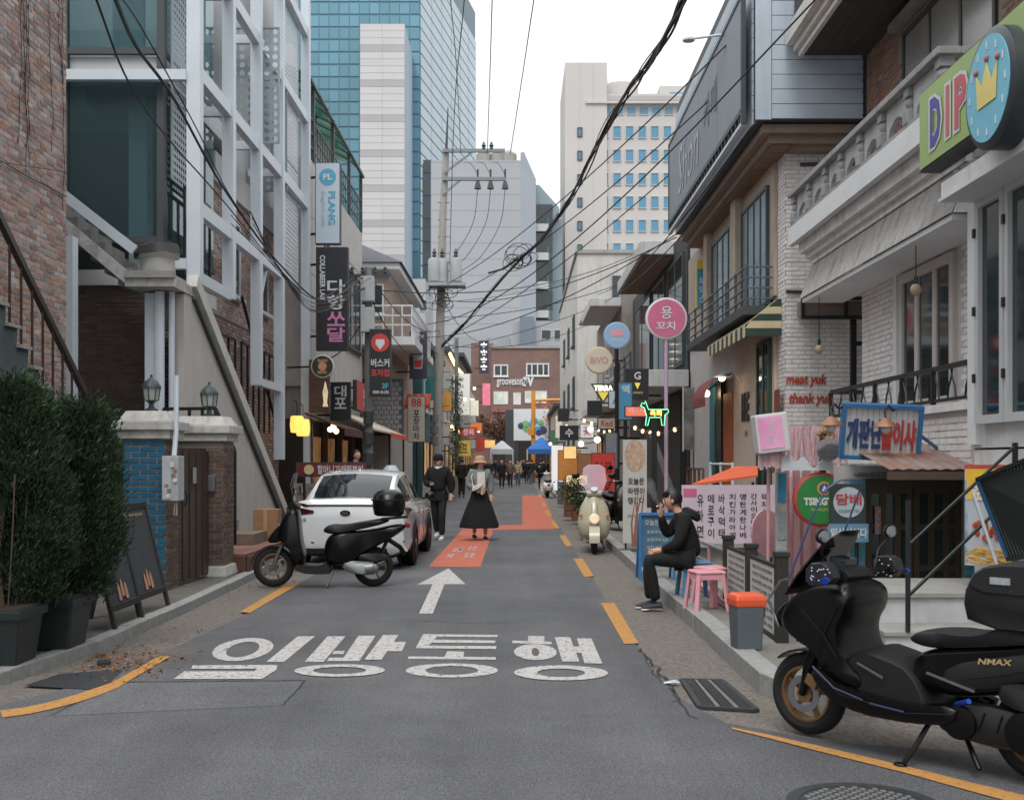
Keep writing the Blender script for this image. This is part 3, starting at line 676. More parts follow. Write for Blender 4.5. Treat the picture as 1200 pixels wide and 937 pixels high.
def lantern(x, y, z, s, label):
    t = thing('pillar_lantern', label, 'lantern', (x,y,z))
    k = M('aged_green_metal', S(60,72,72), .5, .2, 20, metal=.4)
    def sc(p): return [(r_*s, h*s) for r_, h in p]
    MB().lathe(sc([(.09,0),(.09,.03),(.04,.05),(.03,.10),(.06,.13),(.10,.15)]), 8, (x,y,z)).build('base', k, t)
    MB().lathe(sc([(.095,.15),(.115,.30),(.115,.31)]), 8, (x,y,z), sm=False).build('glass', M('lamp_glass', S(150,156,150), .15, .2, 10, alpha=1), t)
    MB().lathe(sc([(.135,.31),(.13,.34),(.09,.40),(.05,.43),(.02,.45),(.015,.49)]), 8, (x,y,z)).build('roof', k, t)
    for i in range(8):
        a = i*math.pi/4; MB().tube([(x+.098*s*math.cos(a), y+.098*s*math.sin(a), z+.15*s), (x+.12*s*math.cos(a), y+.12*s*math.sin(a), z+.31*s)], .007*s, 4).build('glazing_bar', k, t)
lantern(-4.37,13.66,2.19,.9,'aged metal lantern on the blue pillar cap'); lantern(-4.12,15.3,2.19,.95,'aged metal lantern on the dark red brick pillar cap')
# railing and deck
rl = thing('deck_railing', 'black metal railing beside the wooden deck steps', 'railing', (-4.2,16.6,.3))
r0 = [Vector((-5.1,16.5,2.35)), Vector((-4.3,16.3,2.35)), Vector((-4.05,16.4,1.75)), Vector((-4.05,16.4,.4))]
for p, q in zip(r0, r0[1:]): MB().bar(p, q, .045).build('rail', black_m, rl)
for k in range(5):
    p = r0[0].lerp(r0[1], k/4); MB().bar((p.x,p.y,.3), p, .04).build('rail_post', black_m, rl)
dk = thing('wooden_deck', 'low reddish wooden deck with steps beside the brick pillar', 'deck', (-4.3,17,.08))
dw = M('deck_wood', S(134,94,80), .7, .22, 9, .2, 90, rnd=.16)
for i in range(9): B('plank', dw, dk, -5.0+i*.145, -5.0+i*.145+.138, 15.62, 19.6, .30, .33)
B('fascia', M('deck_fascia', S(94,62,48), .7, .2, 8), dk, -3.69, -3.66, 15.6, 19.6, .07, .30); B('fascia', M('deck_fascia', S(94,62,48), .7, .2, 8), dk, -4.99, -3.70, 15.585, 15.615, .07, .30)
B('step', M('deck_step', S(120,104,92), .8, .2, 8), dk, -4.75, -3.98, 17.3, 18.2, .331, .50, bevel=.01); B('step', M('stone_step', S(136,138,138), .8, .2, 8), dk, -4.85, -4.45, 17.6, 18.3, .501, .68, bevel=.01)
B('side_board', M('orange_wood', S(150,84,54), .6, .2, 7), dk, -4.5, -4.12, 16.2, 16.24, .331, 1.1); 
cb_ = thing('cardboard_box', 'brown cardboard box on the wooden deck', 'box', (-4.0,18.4,.33))
B('carton', M('cardboard', S(146,112,84), .9, .1, 8), cb_, -4.22, -3.82, 18.25, 18.55, .331, .83, bevel=.005); B('tape', M('tape', S(170,140,104), .4, .05), cb_, -4.05, -3.99, 18.245, 18.56, .33, .834)
# sandwich boards
bw = M('black_stained_wood', S(44,42,42), .7, .25, 12, .2, 90); slate = M('chalkboard', S(52,56,62), .8, .15, 6)
def aboard(y0, y1, x, label):
    t = thing('sandwich_board', label, 'sign', (x, (y0+y1)/2, .08)); zt = 1.17
    a, b_ = Vector((x,y0,.08)), Vector((x,y1,.08)); lean = Vector((-.26,0,zt-.08)); u = (b_-a).normalized(); ln = (b_-a).length; up = lean.normalized(); n = u.cross(up)
    for (p, q) in ((a, a+lean),(b_, b_+lean)): MB().bar(p, q, .05, .035, up=XR).build('leg', bw, t)
    for k in (.17, .975): MB().bar(a+lean*k, b_+lean*k, .04, .06).build('rail', bw, t)
    c = (a+b_)/2 + lean*.57; MB().obox(c - n*.005, u*(ln/2-.03), n*.008, up*(lean.length*.39)).build('chalkboard', slate, t)
    for (p, q) in ((a+Vector((-.5,0,0)), a+lean),(b_+Vector((-.5,0,0)), b_+lean)): MB().bar(p, q, .04, .03, up=XR).build('rear_leg', bw, t)
    text('Mr. Bonaparte', c + up*.36, u, up, .055, M('chalk_gold', S(190,160,110), .8, .1), t, w=ln*.62, off=.012)
    pc = M('poster_orange', S(190,120,70), .8, .4, 25, col2=S(150,140,130))
    for i in range(3):
        q = c - up*(.33-.03*(i % 2)) + u*(i-1)*.09; MB().prism([(-.035,-.07),(.035,-.07),(.03,.04),(0,.10),(-.03,.04)], q + n*.012, u, up, n*.003).build('drawn_bottle', pc, t)
    return t
aboard(10.3, 11.05, -3.62, 'black framed chalkboard beside the evergreen planter'); aboard(11.1, 12.0, -3.66, 'black framed chalkboard on the gate side of its twin')

# ---------------------------------------------------------------- evergreens in planters
fol = M('thuja_green', S(60,82,52), .9, .35, 4, rnd=.55, hue=.3, col2=S(36,54,38), spec=.15)
def thuja(x, y, px, py, h, r_, seed, label, n=15000):
    n = int(n * 3.6)
    rn = random.Random(seed)
    pt = thing('planter', label.replace('evergreen shrub', 'dark green plastic planter of the evergreen shrub'), 'planter', (px,py,.075))
    pm = M('planter_plastic', S(32,42,42), .45, .1, 4)
    a = .23
    def sq(k, z): return [(px-a*k,py-a*k,z),(px+a*k,py-a*k,z),(px+a*k,py+a*k,z),(px-a*k,py+a*k,z)]
    MB().loft([sq(.80,.076),sq(1.0,.46)], sm=False).build('tub', pm, pt, bevel=.02); MB().loft([sq(1.08,.43),sq(1.1,.50)], sm=False).build('rim', pm, pt, bevel=.01)
    MB().loft([sq(.95,.49),sq(.9,.515)], sm=False).build('soil', M('soil', S(48,40,34), .95, .3, 20), pt)
    t = thing('evergreen_shrub', label, 'shrub', (px,py,.5))
    MB().tube([(px,py,.45),(px+(x-px)*.4,py,.9),(x,y,1.5),(x,y,h-.2)], [.035,.03,.02,.008], 7).build('trunk', M('thuja_bark', S(84,66,52), .9, .2, 12), t)
    m = MB(); cl = []
    for k in range(300):
        z = .52 + (h - .52) * rn.random() ** .95; f = (z-.52)/(h-.52); rr = r_ * (1 - .55*f**2.2) * (.72 + .28*min(1, f*2.6)) * rn.uniform(.55, 1.06); a_ = rn.uniform(0, 6.283)
        cl.append((x + (px-x)*(1-f)*.7 + rr*math.cos(a_), y + rr*math.sin(a_), z, a_))
    for i in range(n):
        c = cl[rn.randrange(300)]; a_ = c[3] + rn.gauss(0, .5); l = rn.uniform(.025, .075); w_ = rn.uniform(.003,.008)
        p = Vector((c[0]+rn.gauss(0,.055), c[1]+rn.gauss(0,.055), c[2]+rn.gauss(0,.06))); e = Vector((math.cos(a_)*.55, math.sin(a_)*.55, rn.uniform(.15,1.1))).normalized()*l
        s_ = e.cross(Vector((rn.gauss(0,1), rn.gauss(0,1), rn.gauss(0,1)))).normalized()*w_
        m.add([p, p+e*.5+s_, p+e, p+e*.5-s_], [(0,1,2,3)])
    m.build('crown', fol, t, norm=False)
    for i in range(5):
        a_ = rn.uniform(0,6.28); q = Vector((px+.1*math.cos(a_), py+.1*math.sin(a_), .5)); MB().tube([q, q+Vector((.06*math.cos(a_),.06*math.sin(a_),.5)), q+Vector((.1*math.cos(a_),.1*math.sin(a_),1.0))], .006, 4).build('stem', M('thuja_bark', S(84,66,52), .9, .2, 12), t)
thuja(-3.98, 8.95, -3.88, 8.6, 2.16, .44, 1, 'dense evergreen shrub against the stair and brick wall', 17000)
thuja(-3.66, 9.6, -3.78, 9.35, 2.02, .36, 2, 'slimmer leaning evergreen shrub beside the sandwich boards', 15000)
thuja(-4.5, 9.4, -4.4, 9.3, 2.12, .40, 5, 'evergreen shrub standing behind the other two planted ones', 9000)
# ================================================================ RIGHT SIDE: white house with balustrade
wb = M('white_painted_brick', S(224,221,219), .75, .10, 5, .3, 60, rnd=.05, streak=.22)
wj = M('white_painted_joint', S(190,187,186), .85, .1, 5)
wp = M('weathered_white', S(218,217,216), .8, .14, 4, .3, 40, streak=.28)
soff = M('white_soffit', S(212,214,216), .8, .06, 2)
brown_b = M('brown_brick', S(132,98,80), .85, .2, 18, .4, 100, rnd=.22, hue=.3)
XB, XW = 4.62, 4.2
h3 = thing('white_house', 'white painted brick house with stone balustrade and ribbed canopy', 'building', (6, 11, 0))
B('wall', wj, h3, XB, 9.5, 10.52, 15.3, -.3, 4.7)
bricks(h3, wb, (XB, 15.3, 1.9), YL, (-1,0,0), 4.75, 2.1, holes=((1.35,3.35,.25,2.0),), indiv=220)
B('wall', wp, h3, XW, 9.5, 3.0, 10.5, 1.72, 4.7)
B('wall', wp, h3, XW, 9.5, 3.0, 10.5, -.2, 1.7)
B('corner_pilaster', soff, h3, XW-.05, XW+.2, 10.35, 10.54, 1.75, 3.94)
# recessed casement window with pale surround
B('window_surround', soff, h3, XB-.04, XB-.005, 11.95, 13.95, 3.86, 3.98); B('window_surround', soff, h3, XB-.04, XB-.005, 13.82, 13.95, 2.1, 3.859); 
window(h3, (XB, 12.85, 3.0), YL, 1.7, 1.62, M('cream_frame', S(190,182,176), .6, .06, 3), glass_d, 3, 1, fw=.11, depth=.10, sill=False)
# folding windows of the front wing
wf = M('white_window_frame', S(188,190,192), .5, .05, 3)
for i in range(5):
    yc = 9.98 - i * .62
    f = window(h3, (XW, yc, 2.93), YL, .60, 2.0, wf, glass_d, 1, 1, fw=.075, depth=.12, sill=False, out=.03)
    for z in (2.3, 2.9, 3.6): MB().box(XW-.11, XW-.085, yc+.27, yc+.31, z, z+.08).build('hinge', black_m, f)
B('window_head', soff, h3, XW-.03, XW+.1, 6.5, 10.34, 3.94, 4.0)
# low balcony of the recessed front
rb = thing('iron_balcony_rail', 'black wrought iron rail on the low balcony of the white house', 'railing', (4.2, 13, 2.2))
B('balcony_slab', wj, h3, 4.22, XB, 10.55, 15.3, 1.55, 2.08); bricks(h3, wb, (4.22, 15.3, 1.56), YL, (-1,0,0), 4.7, .5, indiv=0)
B('slab_edge', wp, h3, 4.16, XB-.02, 10.55, 15.36, 2.081, 2.16)
zr0, zr1 = 2.2, 2.52
MB().bar((4.2,10.55,zr1),(4.2,15.3,zr1),.035,.05).build('top_rail', black_m, rb); MB().bar((4.2,10.55,zr0),(4.2,15.3,zr0),.03).build('bottom_rail', black_m, rb)
MB().bar((4.2,15.3,zr1),(4.7,15.3,zr1),.035,.05).build('top_rail', black_m, rb); MB().bar((4.2,15.3,zr0),(4.7,15.3,zr0),.03).build('bottom_rail', black_m, rb)
for i in range(6):
    y = 10.6 + i * .94; MB().bar((4.2,y,2.16),(4.2,y,zr1),.045).build('rail_post', black_m, rb)
    if i < 5:
        for k in range(4):
            s_ = 1 if k % 2 else -1; y0 = y + .12 + k * .22
            MB().tube([(4.2,y0,zr0),(4.2,y0+.03*s_,zr0+.12),(4.2,y0+.10*s_,zr0+.22),(4.2,y0+.13*s_,zr1)], .010, 5).build('scroll', black_m, rb)
# upper balcony: slab, cornice, ribbed sloping skirt
B('upper_slab', wp, h3, 3.98, 9.5, 10.55, 16.4, 4.702, 4.94); B('slab_fascia', soff, h3, 3.90, 3.978, 10.4, 16.45, 4.68, 4.93)
for k, (x, z) in enumerate(((4.02,4.62),(4.10,4.54),(4.16,4.46))): B('cornice_step', wp, h3, x, XB, 10.6, 16.3 - .05*k, z-.08, z+.078 - .002*k)
sk = MB(); nr = 150
for i in range(nr):
    y = 10.6 + 5.6 * i / nr; dy = 5.6 / nr
    sk.add([(4.20,y,4.36),(4.17,y+dy*.5,4.36),(4.0,y+dy*.5,3.9),(4.03,y,3.9)], [(0,1,2,3)]); sk.add([(4.17,y+dy*.5,4.36),(4.20,y+dy,4.36),(4.03,y+dy,3.9),(4.0,y+dy*.5,3.9)], [(0,1,2,3)])
sk.build('ribbed_skirt', M('peeling_white', S(190,188,187), .85, .18, 14, .3, 60, streak=.5, col2=S(165,160,156)), h3)
worn(MATS['peeling_white'], .635); worn(wp, .70)
B('soffit', soff, h3, 4.04, XB, 10.62, 16.2, 3.84, 3.895)
MB().prism([(4.04,3.9),(XB,3.9),(XB,4.38),(4.2,4.36)], (0,10.6,0), XR, UP, (0,-.03,0)).build('skirt_end', wp, h3); MB().prism([(4.04,3.9),(XB,3.9),(XB,4.38),(4.2,4.36)], (0,16.2,0), XR, UP, (0,.03,0)).build('skirt_end', wp, h3)
# balustrade
blm = M('grey_cast_stone', S(150,150,150), .85, .16, 6, .3, 50, streak=.3)
bt = thing('stone_balustrade', 'grey cast stone balustrade along the upper balcony edge', 'balustrade', (4.0, 13, 4.94))
XBL = 3.98; ys = [16.3, 15.46, 14.64, 13.94, 13.16, 12.38, 11.54, 10.67]
B('top_rail', blm, bt, XBL-.10, XBL+.12, 10.55, 16.42, 5.36, 5.43, bevel=.01)
B('top_rail', blm, bt, XBL+.121, 5.0, 10.55, 10.78, 5.36, 5.43, bevel=.01)
B('plinth', blm, bt, XBL-.06, XBL+.1, 10.6, 16.4, 4.942, 4.99)
for y in ys:
    B('baluster_foot', blm, bt, XBL-.07, XBL+.09, y-.08, y+.08, 4.991, 5.12, bevel=.008)
    MB().lathe([(.06,5.121),(.045,5.15),(.065,5.18),(.07,5.22),(.05,5.25),(.05,5.262)], 12, (XBL+.01,y,0)).build('baluster', blm, bt)
    B('baluster_head', blm, bt, XBL-.06, XBL+.08, y-.07, y+.07, 5.263, 5.359)
for a, b_ in zip(ys, ys[1:]):
    w_ = (a - b_) - .18; y0 = b_ + .09
    MB().prism([(0,.0),(.04,.0),(w_*.16,.12),(w_*.42,.19),(w_*.58,.19),(w_*.84,.12),(w_-.04,0),(w_,0),(w_,.36),(0,.36)], (XBL-.01,y0,4.995), YR, UP, (.05,0,0)).build('web_panel', M('pale_cast_stone', S(176,176,178), .85, .12, 5, streak=.25), bt)
# upper storey in brown brick, big window, deep eave
XU = 5.05
B('wall', mortar_d, h3, XU, 9.5, 4, 16.5, 4.95, 8.2)
bricks(h3, brown_b, (XU, 16.5, 4.95), YL, (-1,0,0), 8.5, 2.6, holes=((1.5,4.6,.55,2.3),), indiv=0)
window(h3, (XU, 13.45, 6.35), YL, 2.9, 1.62, M('dark_window_frame', S(52,50,48), .5, .1, 3), M('curtained_glass', S(128,126,122), .15, .15, 1, spec=.7), 3, 1, fw=.07, sill=False)
B('window_hood', M('wood_hood', S(128,120,112), .8, .2, 6), h3, XU-.16, XU-.005, 11.8, 15.1, 7.24, 7.33)
eav = M('eave_boards', S(58,48,44), .7, .2, 8, rnd=.1)
for i in range(10): B('soffit_board', eav, h3, 4.12 + i*.13, 4.12 + i*.13 + .125, 9.0, 16.48, 7.44, 7.46)
fas = M('eave_metal', S(206,201,194), .6, .1, 4, streak=.2)
B('eave_fascia', fas, h3, 3.9, 4.0, 9.0, 16.6, 7.62, 7.86); B('eave_fascia', fas, h3, 4.002, 4.06, 9.0, 16.56, 7.52, 7.75); B('eave_fascia', fas, h3, 4.062, 4.12, 9.0, 16.52, 7.43, 7.7)
B('roof', M('roof_shingle', S(70,72,76), .9, .2, 8), h3, 4.0, 9.6, 4, 16.5, 7.76, 8.5)
MB().tube([(4.98,10.9,4.96),(4.98,10.9,7.4)], .03, 8).build('conduit', soff, h3)
# entry canopy and shop sign
B('canopy', wp, h3, 3.82, XW+.05, 4.0, 10.3, 3.96, 4.1); B('canopy_soffit', soff, h3, 3.80, XW-.06, 4.0, 10.32, 3.93, 3.958); B('canopy_step', wp, h3, 3.95, XW, 4.0, 10.2, 4.101, 4.22)
for i in range(14): MB().ell((3.90, 10.1 - i*.4, 4.15), .045, .045, .03, 8).build('bulb', M('canopy_bulb', S(170,168,162), .3, .1), h3)
ds = thing('shop_sign', 'green DIP shop sign with blue round emblem on the white house', 'sign', (3.8, 9.6, 4.3))
gr = M('sign_green', S(146,172,98), .4, .06, 2)
B('sign_box', M('sign_edge', S(40,44,46), .5, .1), ds, 3.76, 3.95, 4.6, 10.66, 4.28, 5.02); B('sign_face', gr, ds, 3.745, 3.758, 4.6, 10.64, 4.30, 5.0)
for (ch, yy_, cm) in (('D', 10.22, S(72,72,150)), ('I', 9.93, S(196,96,104)), ('P', 9.64, S(192,86,96))):
    text(ch, (3.74, yy_, 4.64), YL, UP, .50, white, ds, off=.002, bold=.08, w=.34 if ch != 'I' else .15); text(ch, (3.74, yy_, 4.64), YL, UP, .44, M('dip_' + ch, cm, .5, .05), ds, off=.006, bold=.04, w=.26 if ch != 'I' else .08)
c0 = Vector((3.72, 8.79, 4.46))
MB().lathe([(.46,-.12),(.46,.08),(.435,.10)], 48, c0, (-1,0,0)).build('round_box', M('sign_round_edge', S(52,58,64), .4, .1), ds)
MB().lathe([(.40,.101),(.40,.108)], 48, c0, (-1,0,0)).build('round_face', M('emblem_blue', S(110,184,208), .4, .05), ds)
ey = M('emblem_yellow', S(226,206,120), .5, .05)
MB().prism([(-.17,-.14),(.17,-.14),(.2,.14),(.09,.02),(0,.19),(-.09,.02),(-.2,.14)], c0 + Vector((-.112,0,.02)), YL, UP, (-.004,0,0)).build('crown_emblem', ey, ds)
for i in range(12):
    a = i*math.pi/6; q = c0 + Vector((-.112, -.33*math.sin(a), .33*math.cos(a))); MB().obox(q, (0,-.008,0), (.003,0,0), (0,0,.03)).build('dash_mark', white, ds)
for i, dx in enumerate((-.2,0,.2)): MB().ell(c0 + Vector((-.118,-dx,.18+.05*(i == 1))), .012, .028, .028, 8).build('crown_bead', M('emblem_red', S(190,90,90), .5), ds)
# hanging bulbs
for (x, y, z) in ((4.15,11.9,3.38),(4.12,15.6,3.12)):
    t = thing('hanging_bulb', 'clear round bulb hanging by the %s under the ribbed canopy' % ('cream casement window' if y < 13 else 'white gable passage'), 'lamp', (x,y,z), group='bulbs under the ribbed canopy')
    MB().tube([(x,y,z+.14),(x,y,3.85)], .006, 5).build('cord', black_m, t); MB().tube([(x,y,z+.05),(x,y,z+.14)], .022, 8).build('socket', black_m, t)
    MB().ell((x,y,z), .06, .06, .065, 12).build('bulb', M('bulb_glass', S(176,160,138), .05, .1, trans=.3), t)

# ---------------------------------------------------------------- half-basement tavern below the house
tv = thing('basement_tavern', 'half-basement tavern front with wooden glazed doors and blue tiled jambs', 'shopfront', (4.0, 11.6, 0))
tile = M('blue_tile', S(86,150,172), .3, .15, 8, rnd=.15); dwood = M('door_wood', S(74,60,46), .55, .2, 8, .1, 80)
YT = 11.62
B('wall', wj, tv, 3.3, 4.6, YT+.12, YT+.3, -.5, 1.55)
for (x0, x1) in ((3.36,3.52),(4.52,4.64)):
    B('jamb', M('tile_joint', S(150,150,148), .8, .1), tv, x0, x1, YT-.06, YT+.12, -.4, 1.42)
    for j in range(24): B('tile', tile, tv, x0+.004, x1-.004, YT-.068, YT-.058, -.38+j*.075, -.38+j*.075+.068)
for (x0, x1) in ((3.54,4.02),(4.03,4.51)):
    dr = MB()
    for x in (x0, x0+.15, x0+.30, x1-.06): dr.box(x, x+.06, YT, YT+.05, -.4, 1.33)
    for z in (-.4, .1, .48, .9, 1.27): dr.box(x0, x1, YT+.003, YT+.047, z, z+.06)
    d_ = dr.build('door', dwood, tv)
    for i in range(3): B('pane', glass_d, d_, x0+.06+i*.15, x0+.15+i*.15, YT+.02, YT+.03, -.34, 1.28)
B('lintel', dwood, tv, 3.53, 4.515, YT-.02, YT+.06, 1.34, 1.42)
MB().obox((3.66,YT-.015,1.0),(.03,0,0),(0,.004,0),(0,0,.14)).build('menu_card', M('menu_card', S(186,184,182), .6, .4, 30, col2=S(150,40,40)), tv)
# rusty lean-to roof with tile row
rf = thing('lean_to_roof', 'rusty corrugated lean-to roof with scalloped tile edge over tavern door', 'roof', (3.9, 11, 1.6))
rust = M('rusty_sheet', S(140,136,132), .7, .3, 3, .2, 30, col2=S(132,74,50)); t = rust.node_tree
m = MB(); nn = 60
for i in range(nn):
    x = 3.38 + 3.4*i/nn; dx = 3.4/nn; z = .012*(i % 2)
    m.add([(x,10.35,1.52+z),(x+dx,10.35,1.52+.012*((i+1)%2)),(x+dx,11.9,1.78+.012*((i+1)%2)),(x,11.9,1.78+z)], [(0,1,2,3)])
m.build('corrugated_sheet', rust, rf, norm=False)
B('eave_board', dwood, rf, 3.36, 6.8, 10.36, 10.40, 1.43, 1.505)
for i in range(22): MB().tube([(3.42+i*.055, 11.42, 1.46),(3.42+i*.055, 11.54, 1.47)], .026, 8).build('edge_tile', M('grey_roof_tile', S(88,92,94), .7, .2, 10), rf)
# side panel below the wing: tavern's dark interior wall
B('side_wall', M('dark_board', S(60,58,56), .8, .2, 5), tv, 4.66, 5.4, 10.6, 11.6, -.4, 1.5)
# whitewashed entrance steps and black hand rails
sp = thing('entrance_steps', 'whitewashed concrete steps up to the tavern entrance', 'steps', (3.2, 9, .1))
sw = M('whitewashed_concrete', S(184,186,188), .85, .15, 5, .3, 50, streak=.2)
B('step', sw, sp, 2.82, 3.75, 8.75, 9.2, .0, .26, bevel=.012); B('step', sw, sp, 2.86, 4.1, 9.202, 10.3, .0, .50, bevel=.012); B('tread', conc, sp, 2.80, 3.78, 8.72, 9.2, .262, .30, bevel=.008); B('tread', conc, sp, 2.82, 4.12, 9.17, 10.32, .502, .545, bevel=.008)
hr = thing('step_handrail', 'thin black metal handrail beside the whitewashed steps', 'railing', (3.0, 9, .3))
p0, p1_ = Vector((2.98,8.72,.3)), Vector((2.98,8.72,1.3))
MB().bar(p0, p1_, .03).build('rail_post', black_m, hr)
for dz in (0, -.38): MB().bar(Vector((2.98,8.72,.95+dz)), Vector((4.05,9.3,1.72+dz)), .02).build('rail', black_m, hr)
MB().bar((4.05,9.3,.5),(4.05,9.3,1.75),.035).build('rail_post', black_m, hr)
# sign of the tavern, with two gooseneck lamps
ts = thing('tavern_sign', 'white slatted tavern sign in a blue frame with blue and red lettering', 'sign', (3.5, 11.2, 1.7))
u = Vector((1,-.06,-.045)).normalized(); upv = Vector((0,-.25,1)).normalized(); c = P(1032, 506, 11.25); n = u.cross(upv)
hw, hh = .36, .26
for i in range(13): MB().obox(c + u*(-hw + hw*2*(i+.5)/13), u*(hw/13-.002), n*.012, upv*hh).build('slat', M('white_slat', S(190,192,194), .6, .08, 5), ts)
fb = M('blue_frame', S(48,104,150), .5, .15, 6)
for s_ in (-1, 1): MB().obox(c + upv*(hh*s_), u*(hw+.03), n*.05, upv*.018).build('frame', fb, ts)
for s_ in (-1, 1): MB().obox(c + u*((hw+.01)*s_), u*.02, n*.05, upv*(hh-.02)).build('frame', fb, ts)
text('개판난', c + u*(-.16)-upv*.02, u, upv, .30, M('letter_blue', S(44,66,112), .6, .1), ts, w=.34, off=.03, bold=.035, thick=.02); text('술이샤', c + u*.17-upv*.02, u, upv, .30, M('letter_red', S(176,62,62), .6, .1), ts, w=.33, off=.03, bold=.035, thick=.02)
MB().bar(c + u*hw - n*.05, c + Vector((.75,.3,-.22)), .025).build('strut', fb, ts)
MB().bar(c - u*.2 - n*.05 - upv*.26, c - u*.2 + Vector((0,.35,-.26)), .02).build('strut', fb, ts); MB().bar(c + u*.25 - n*.05 - upv*.2, c + u*.25 + Vector((0,.35,-.2)), .02).build('strut', fb, ts)
cop = M('copper_shade', S(146,104,78), .5, .2, 12, metal=.3)
for i, (x, y) in enumerate(((974,497),(1038,499))):
    q = P(x, y, 10.95)
    t = thing('gooseneck_lamp', 'copper shaded gooseneck lamp over the %s of the tavern sign' % ('blue lettering edge', 'red lettering')[i], 'lamp', q)
    MB().lathe([(.015,.08),(.03,.07),(.115,0),(.12,-.01)], 20, q).build('lamp_shade', cop, t); MB().ell(q - UP*.025, .05,.05,.05,10).build('bulb', M('bulb_off', S(196,194,186), .3, .05), t)
    MB().tube([q+UP*.08, q+Vector((.0,.03,.15)), q+Vector((.06,.1,.2)), q+Vector((.14,.22,.16)), c + u*(-.34+.55*i) + upv*.27 - n*.02], .012, 6).build('arm', black_m, t)
# advertising: poster, tinted screen
po = thing('food_poster', 'yellow and red poster of fried chicken and chips on tavern corner', 'poster', P(1156,605,9.5))
a = P(1131,545,9.6); b_ = P(1195,548,9.3); u = (b_-a); u.z = 0; ln = u.length; u.normalize(); n = u.cross(UP)
c = (a+b_)/2; c.z = wz(604, 9.45)
MB().obox(c, u*ln/2, n*.01, UP*.42).build('board', M('poster_grey', S(176,182,190), .5, .1, 4), po)
MB().obox(c + UP*.27 + n*.011, u*(ln/2-.01), n*.003, UP*.14).build('yellow_print', M('poster_yellow', S(222,178,60), .5, .12, 12), po); MB().obox(c + UP*.405 + n*.013, u*(ln/2), n*.003, UP*.016).build('red_band', M('poster_red', S(176,70,56), .5, .1), po)
text('준치킨', c + UP*.19 + n*.014, u, UP, .13, white, po, w=.32, bold=.04)
for i in range(44):
    q = c + u*random.uniform(-.18,.16) + UP*(random.uniform(-.40,-.28)) + n*.013; a_ = random.uniform(-.5,.5); MB().obox(q, (u*math.cos(a_)+UP*math.sin(a_))*.05, n*.003, (UP*math.cos(a_)-u*math.sin(a_))*.008).build('printed_chip', M('chip_yellow', S(218,172,86), .6, .15, 30), po)
for i in range(16):
    q = c + u*random.uniform(-.15,.10) + UP*(random.uniform(-.22,-.06)) + n*.013; MB().ell(q, .035,.006,.028,8).build('printed_chicken', M('chicken_red', S(172,78,46), .5, .3, 30), po)
po_s = thing('mesh_screen', 'black woven screen leaning in a blue frame before the food poster', 'screen', P(1190,600,8.6))
q = [P(1146,562,8.9), P(1182,655,8.9), P(1290,640,7.6), P(1250,520,7.9)]
for i in range(4): MB().bar(q[i], q[(i+1) % 4], .045, .03).build('frame', fb if i == 0 else black_m, po_s)
MB().add(q, [(0,1,2,3)]).build('backing', M('screen_black', S(30,33,35), .8, .2, 10), po_s)
m = MB()
for i in range(1, 26):
    m.bar(q[0].lerp(q[3], i/26) + Vector((0,-.01,0)), q[1].lerp(q[2], i/26) + Vector((0,-.01,0)), .009)
m.build('weave', M('weave_grey', S(96,102,104), .7, .2, 30), po_s); MB().bar(P(1141,580,8.85), P(1168,662,8.85), .02).build('prop', steel_white, po_s)
MB().obox(P(1136,610,9.58), (.035,0,0), (0,.004,0), (0,0,.34)).build('notice_strip', M('notice_blue', S(60,120,170), .5, .4, 20, col2=S(190,200,206)), po)

# ---------------------------------------------------------------- pink street bar on the terrace
pk = M('pink_paint', S(196,150,156), .6, .12, 6); pk2 = M('pink_board', S(206,160,164), .6, .15, 3, rnd=.12)
bar_ = thing('pink_snack_bar', 'pink timber snack bar with frayed pink fabric under its lamp sign', 'stall', (3.3, 12.6, 0))
for (x, w_) in ((922,.05),(933,.07),(945,.08),(958,.06),(975,.05)):
    X = wx(x, 13.0); B('post', pk, bar_, X-w_/2, X+w_/2, 12.97, 13.03, -.02, 1.5); 
for i in range(8): X = 3.05+i*.07; B('back_board', pk2, bar_, X, X+.066, 13.3, 13.33, -.02, 1.42)
B('pale_post', M('pale_post', S(180,176,170), .7, .15, 5), bar_, wx(909,12.8), wx(922,12.8), 12.78, 12.84, -.02, 1.48)
for j in range(3): B('sticker', M('sticker_blue%d' % j, (S(120,170,196), S(150,160,168), S(60,140,180))[j], .6, .3, 30), bar_, wx(911,12.8), wx(920,12.8), 12.77, 12.778, .3+j*.42, .62+j*.42)
rn = random.Random(4); fr_m = M('pink_fringe', S(206,170,176), .85, .2, 10, rnd=.15)
for k in range(46):                                   # strips of hanging fabric
    x = 2.70 + k*.0205; y = 12.55 + rn.uniform(-.05,.05); h = rn.uniform(.32,.5)
    z1 = 1.98 + rn.uniform(-.02,.02); m = MB(); pts = []
    for j in range(5): pts.append((x + rn.uniform(-.012,.012), y + rn.uniform(-.02,.02), z1 - h*j/4))
    m.loft([[(p[0]-.014,p[1],p[2]),(p[0]+.014,p[1]+.006,p[2]),(p[0]+.014,p[1]+.010,p[2]),(p[0]-.014,p[1]+.004,p[2])] for p in pts]).build('fabric_strip', fr_m, bar_)
cl = [(-.28,0)] + [(-.28+i*.035, .10+.045*math.sin(i*1.1)+.04*math.sin(i*.45)) for i in range(17)] + [(.28,0)]
MB().prism(cl, (3.12,12.3,1.50), XR, UP, (0,.02,0)).build('cloud_fascia', M('cloud_white', S(196,200,204), .6, .06, 5), bar_)
MB().lathe([(.125,0),(.125,.02)], 28, (3.32,12.22,1.72), (0,-1,0)).build('round_mirror', M('mirror_disc', S(225,225,228), .08, .0, metal=.9), bar_)
MB().obox((3.34,12.5,1.62),(.03,0,0),(0,.03,0),(0,0,.3)).build('dark_post', black_m, bar_)
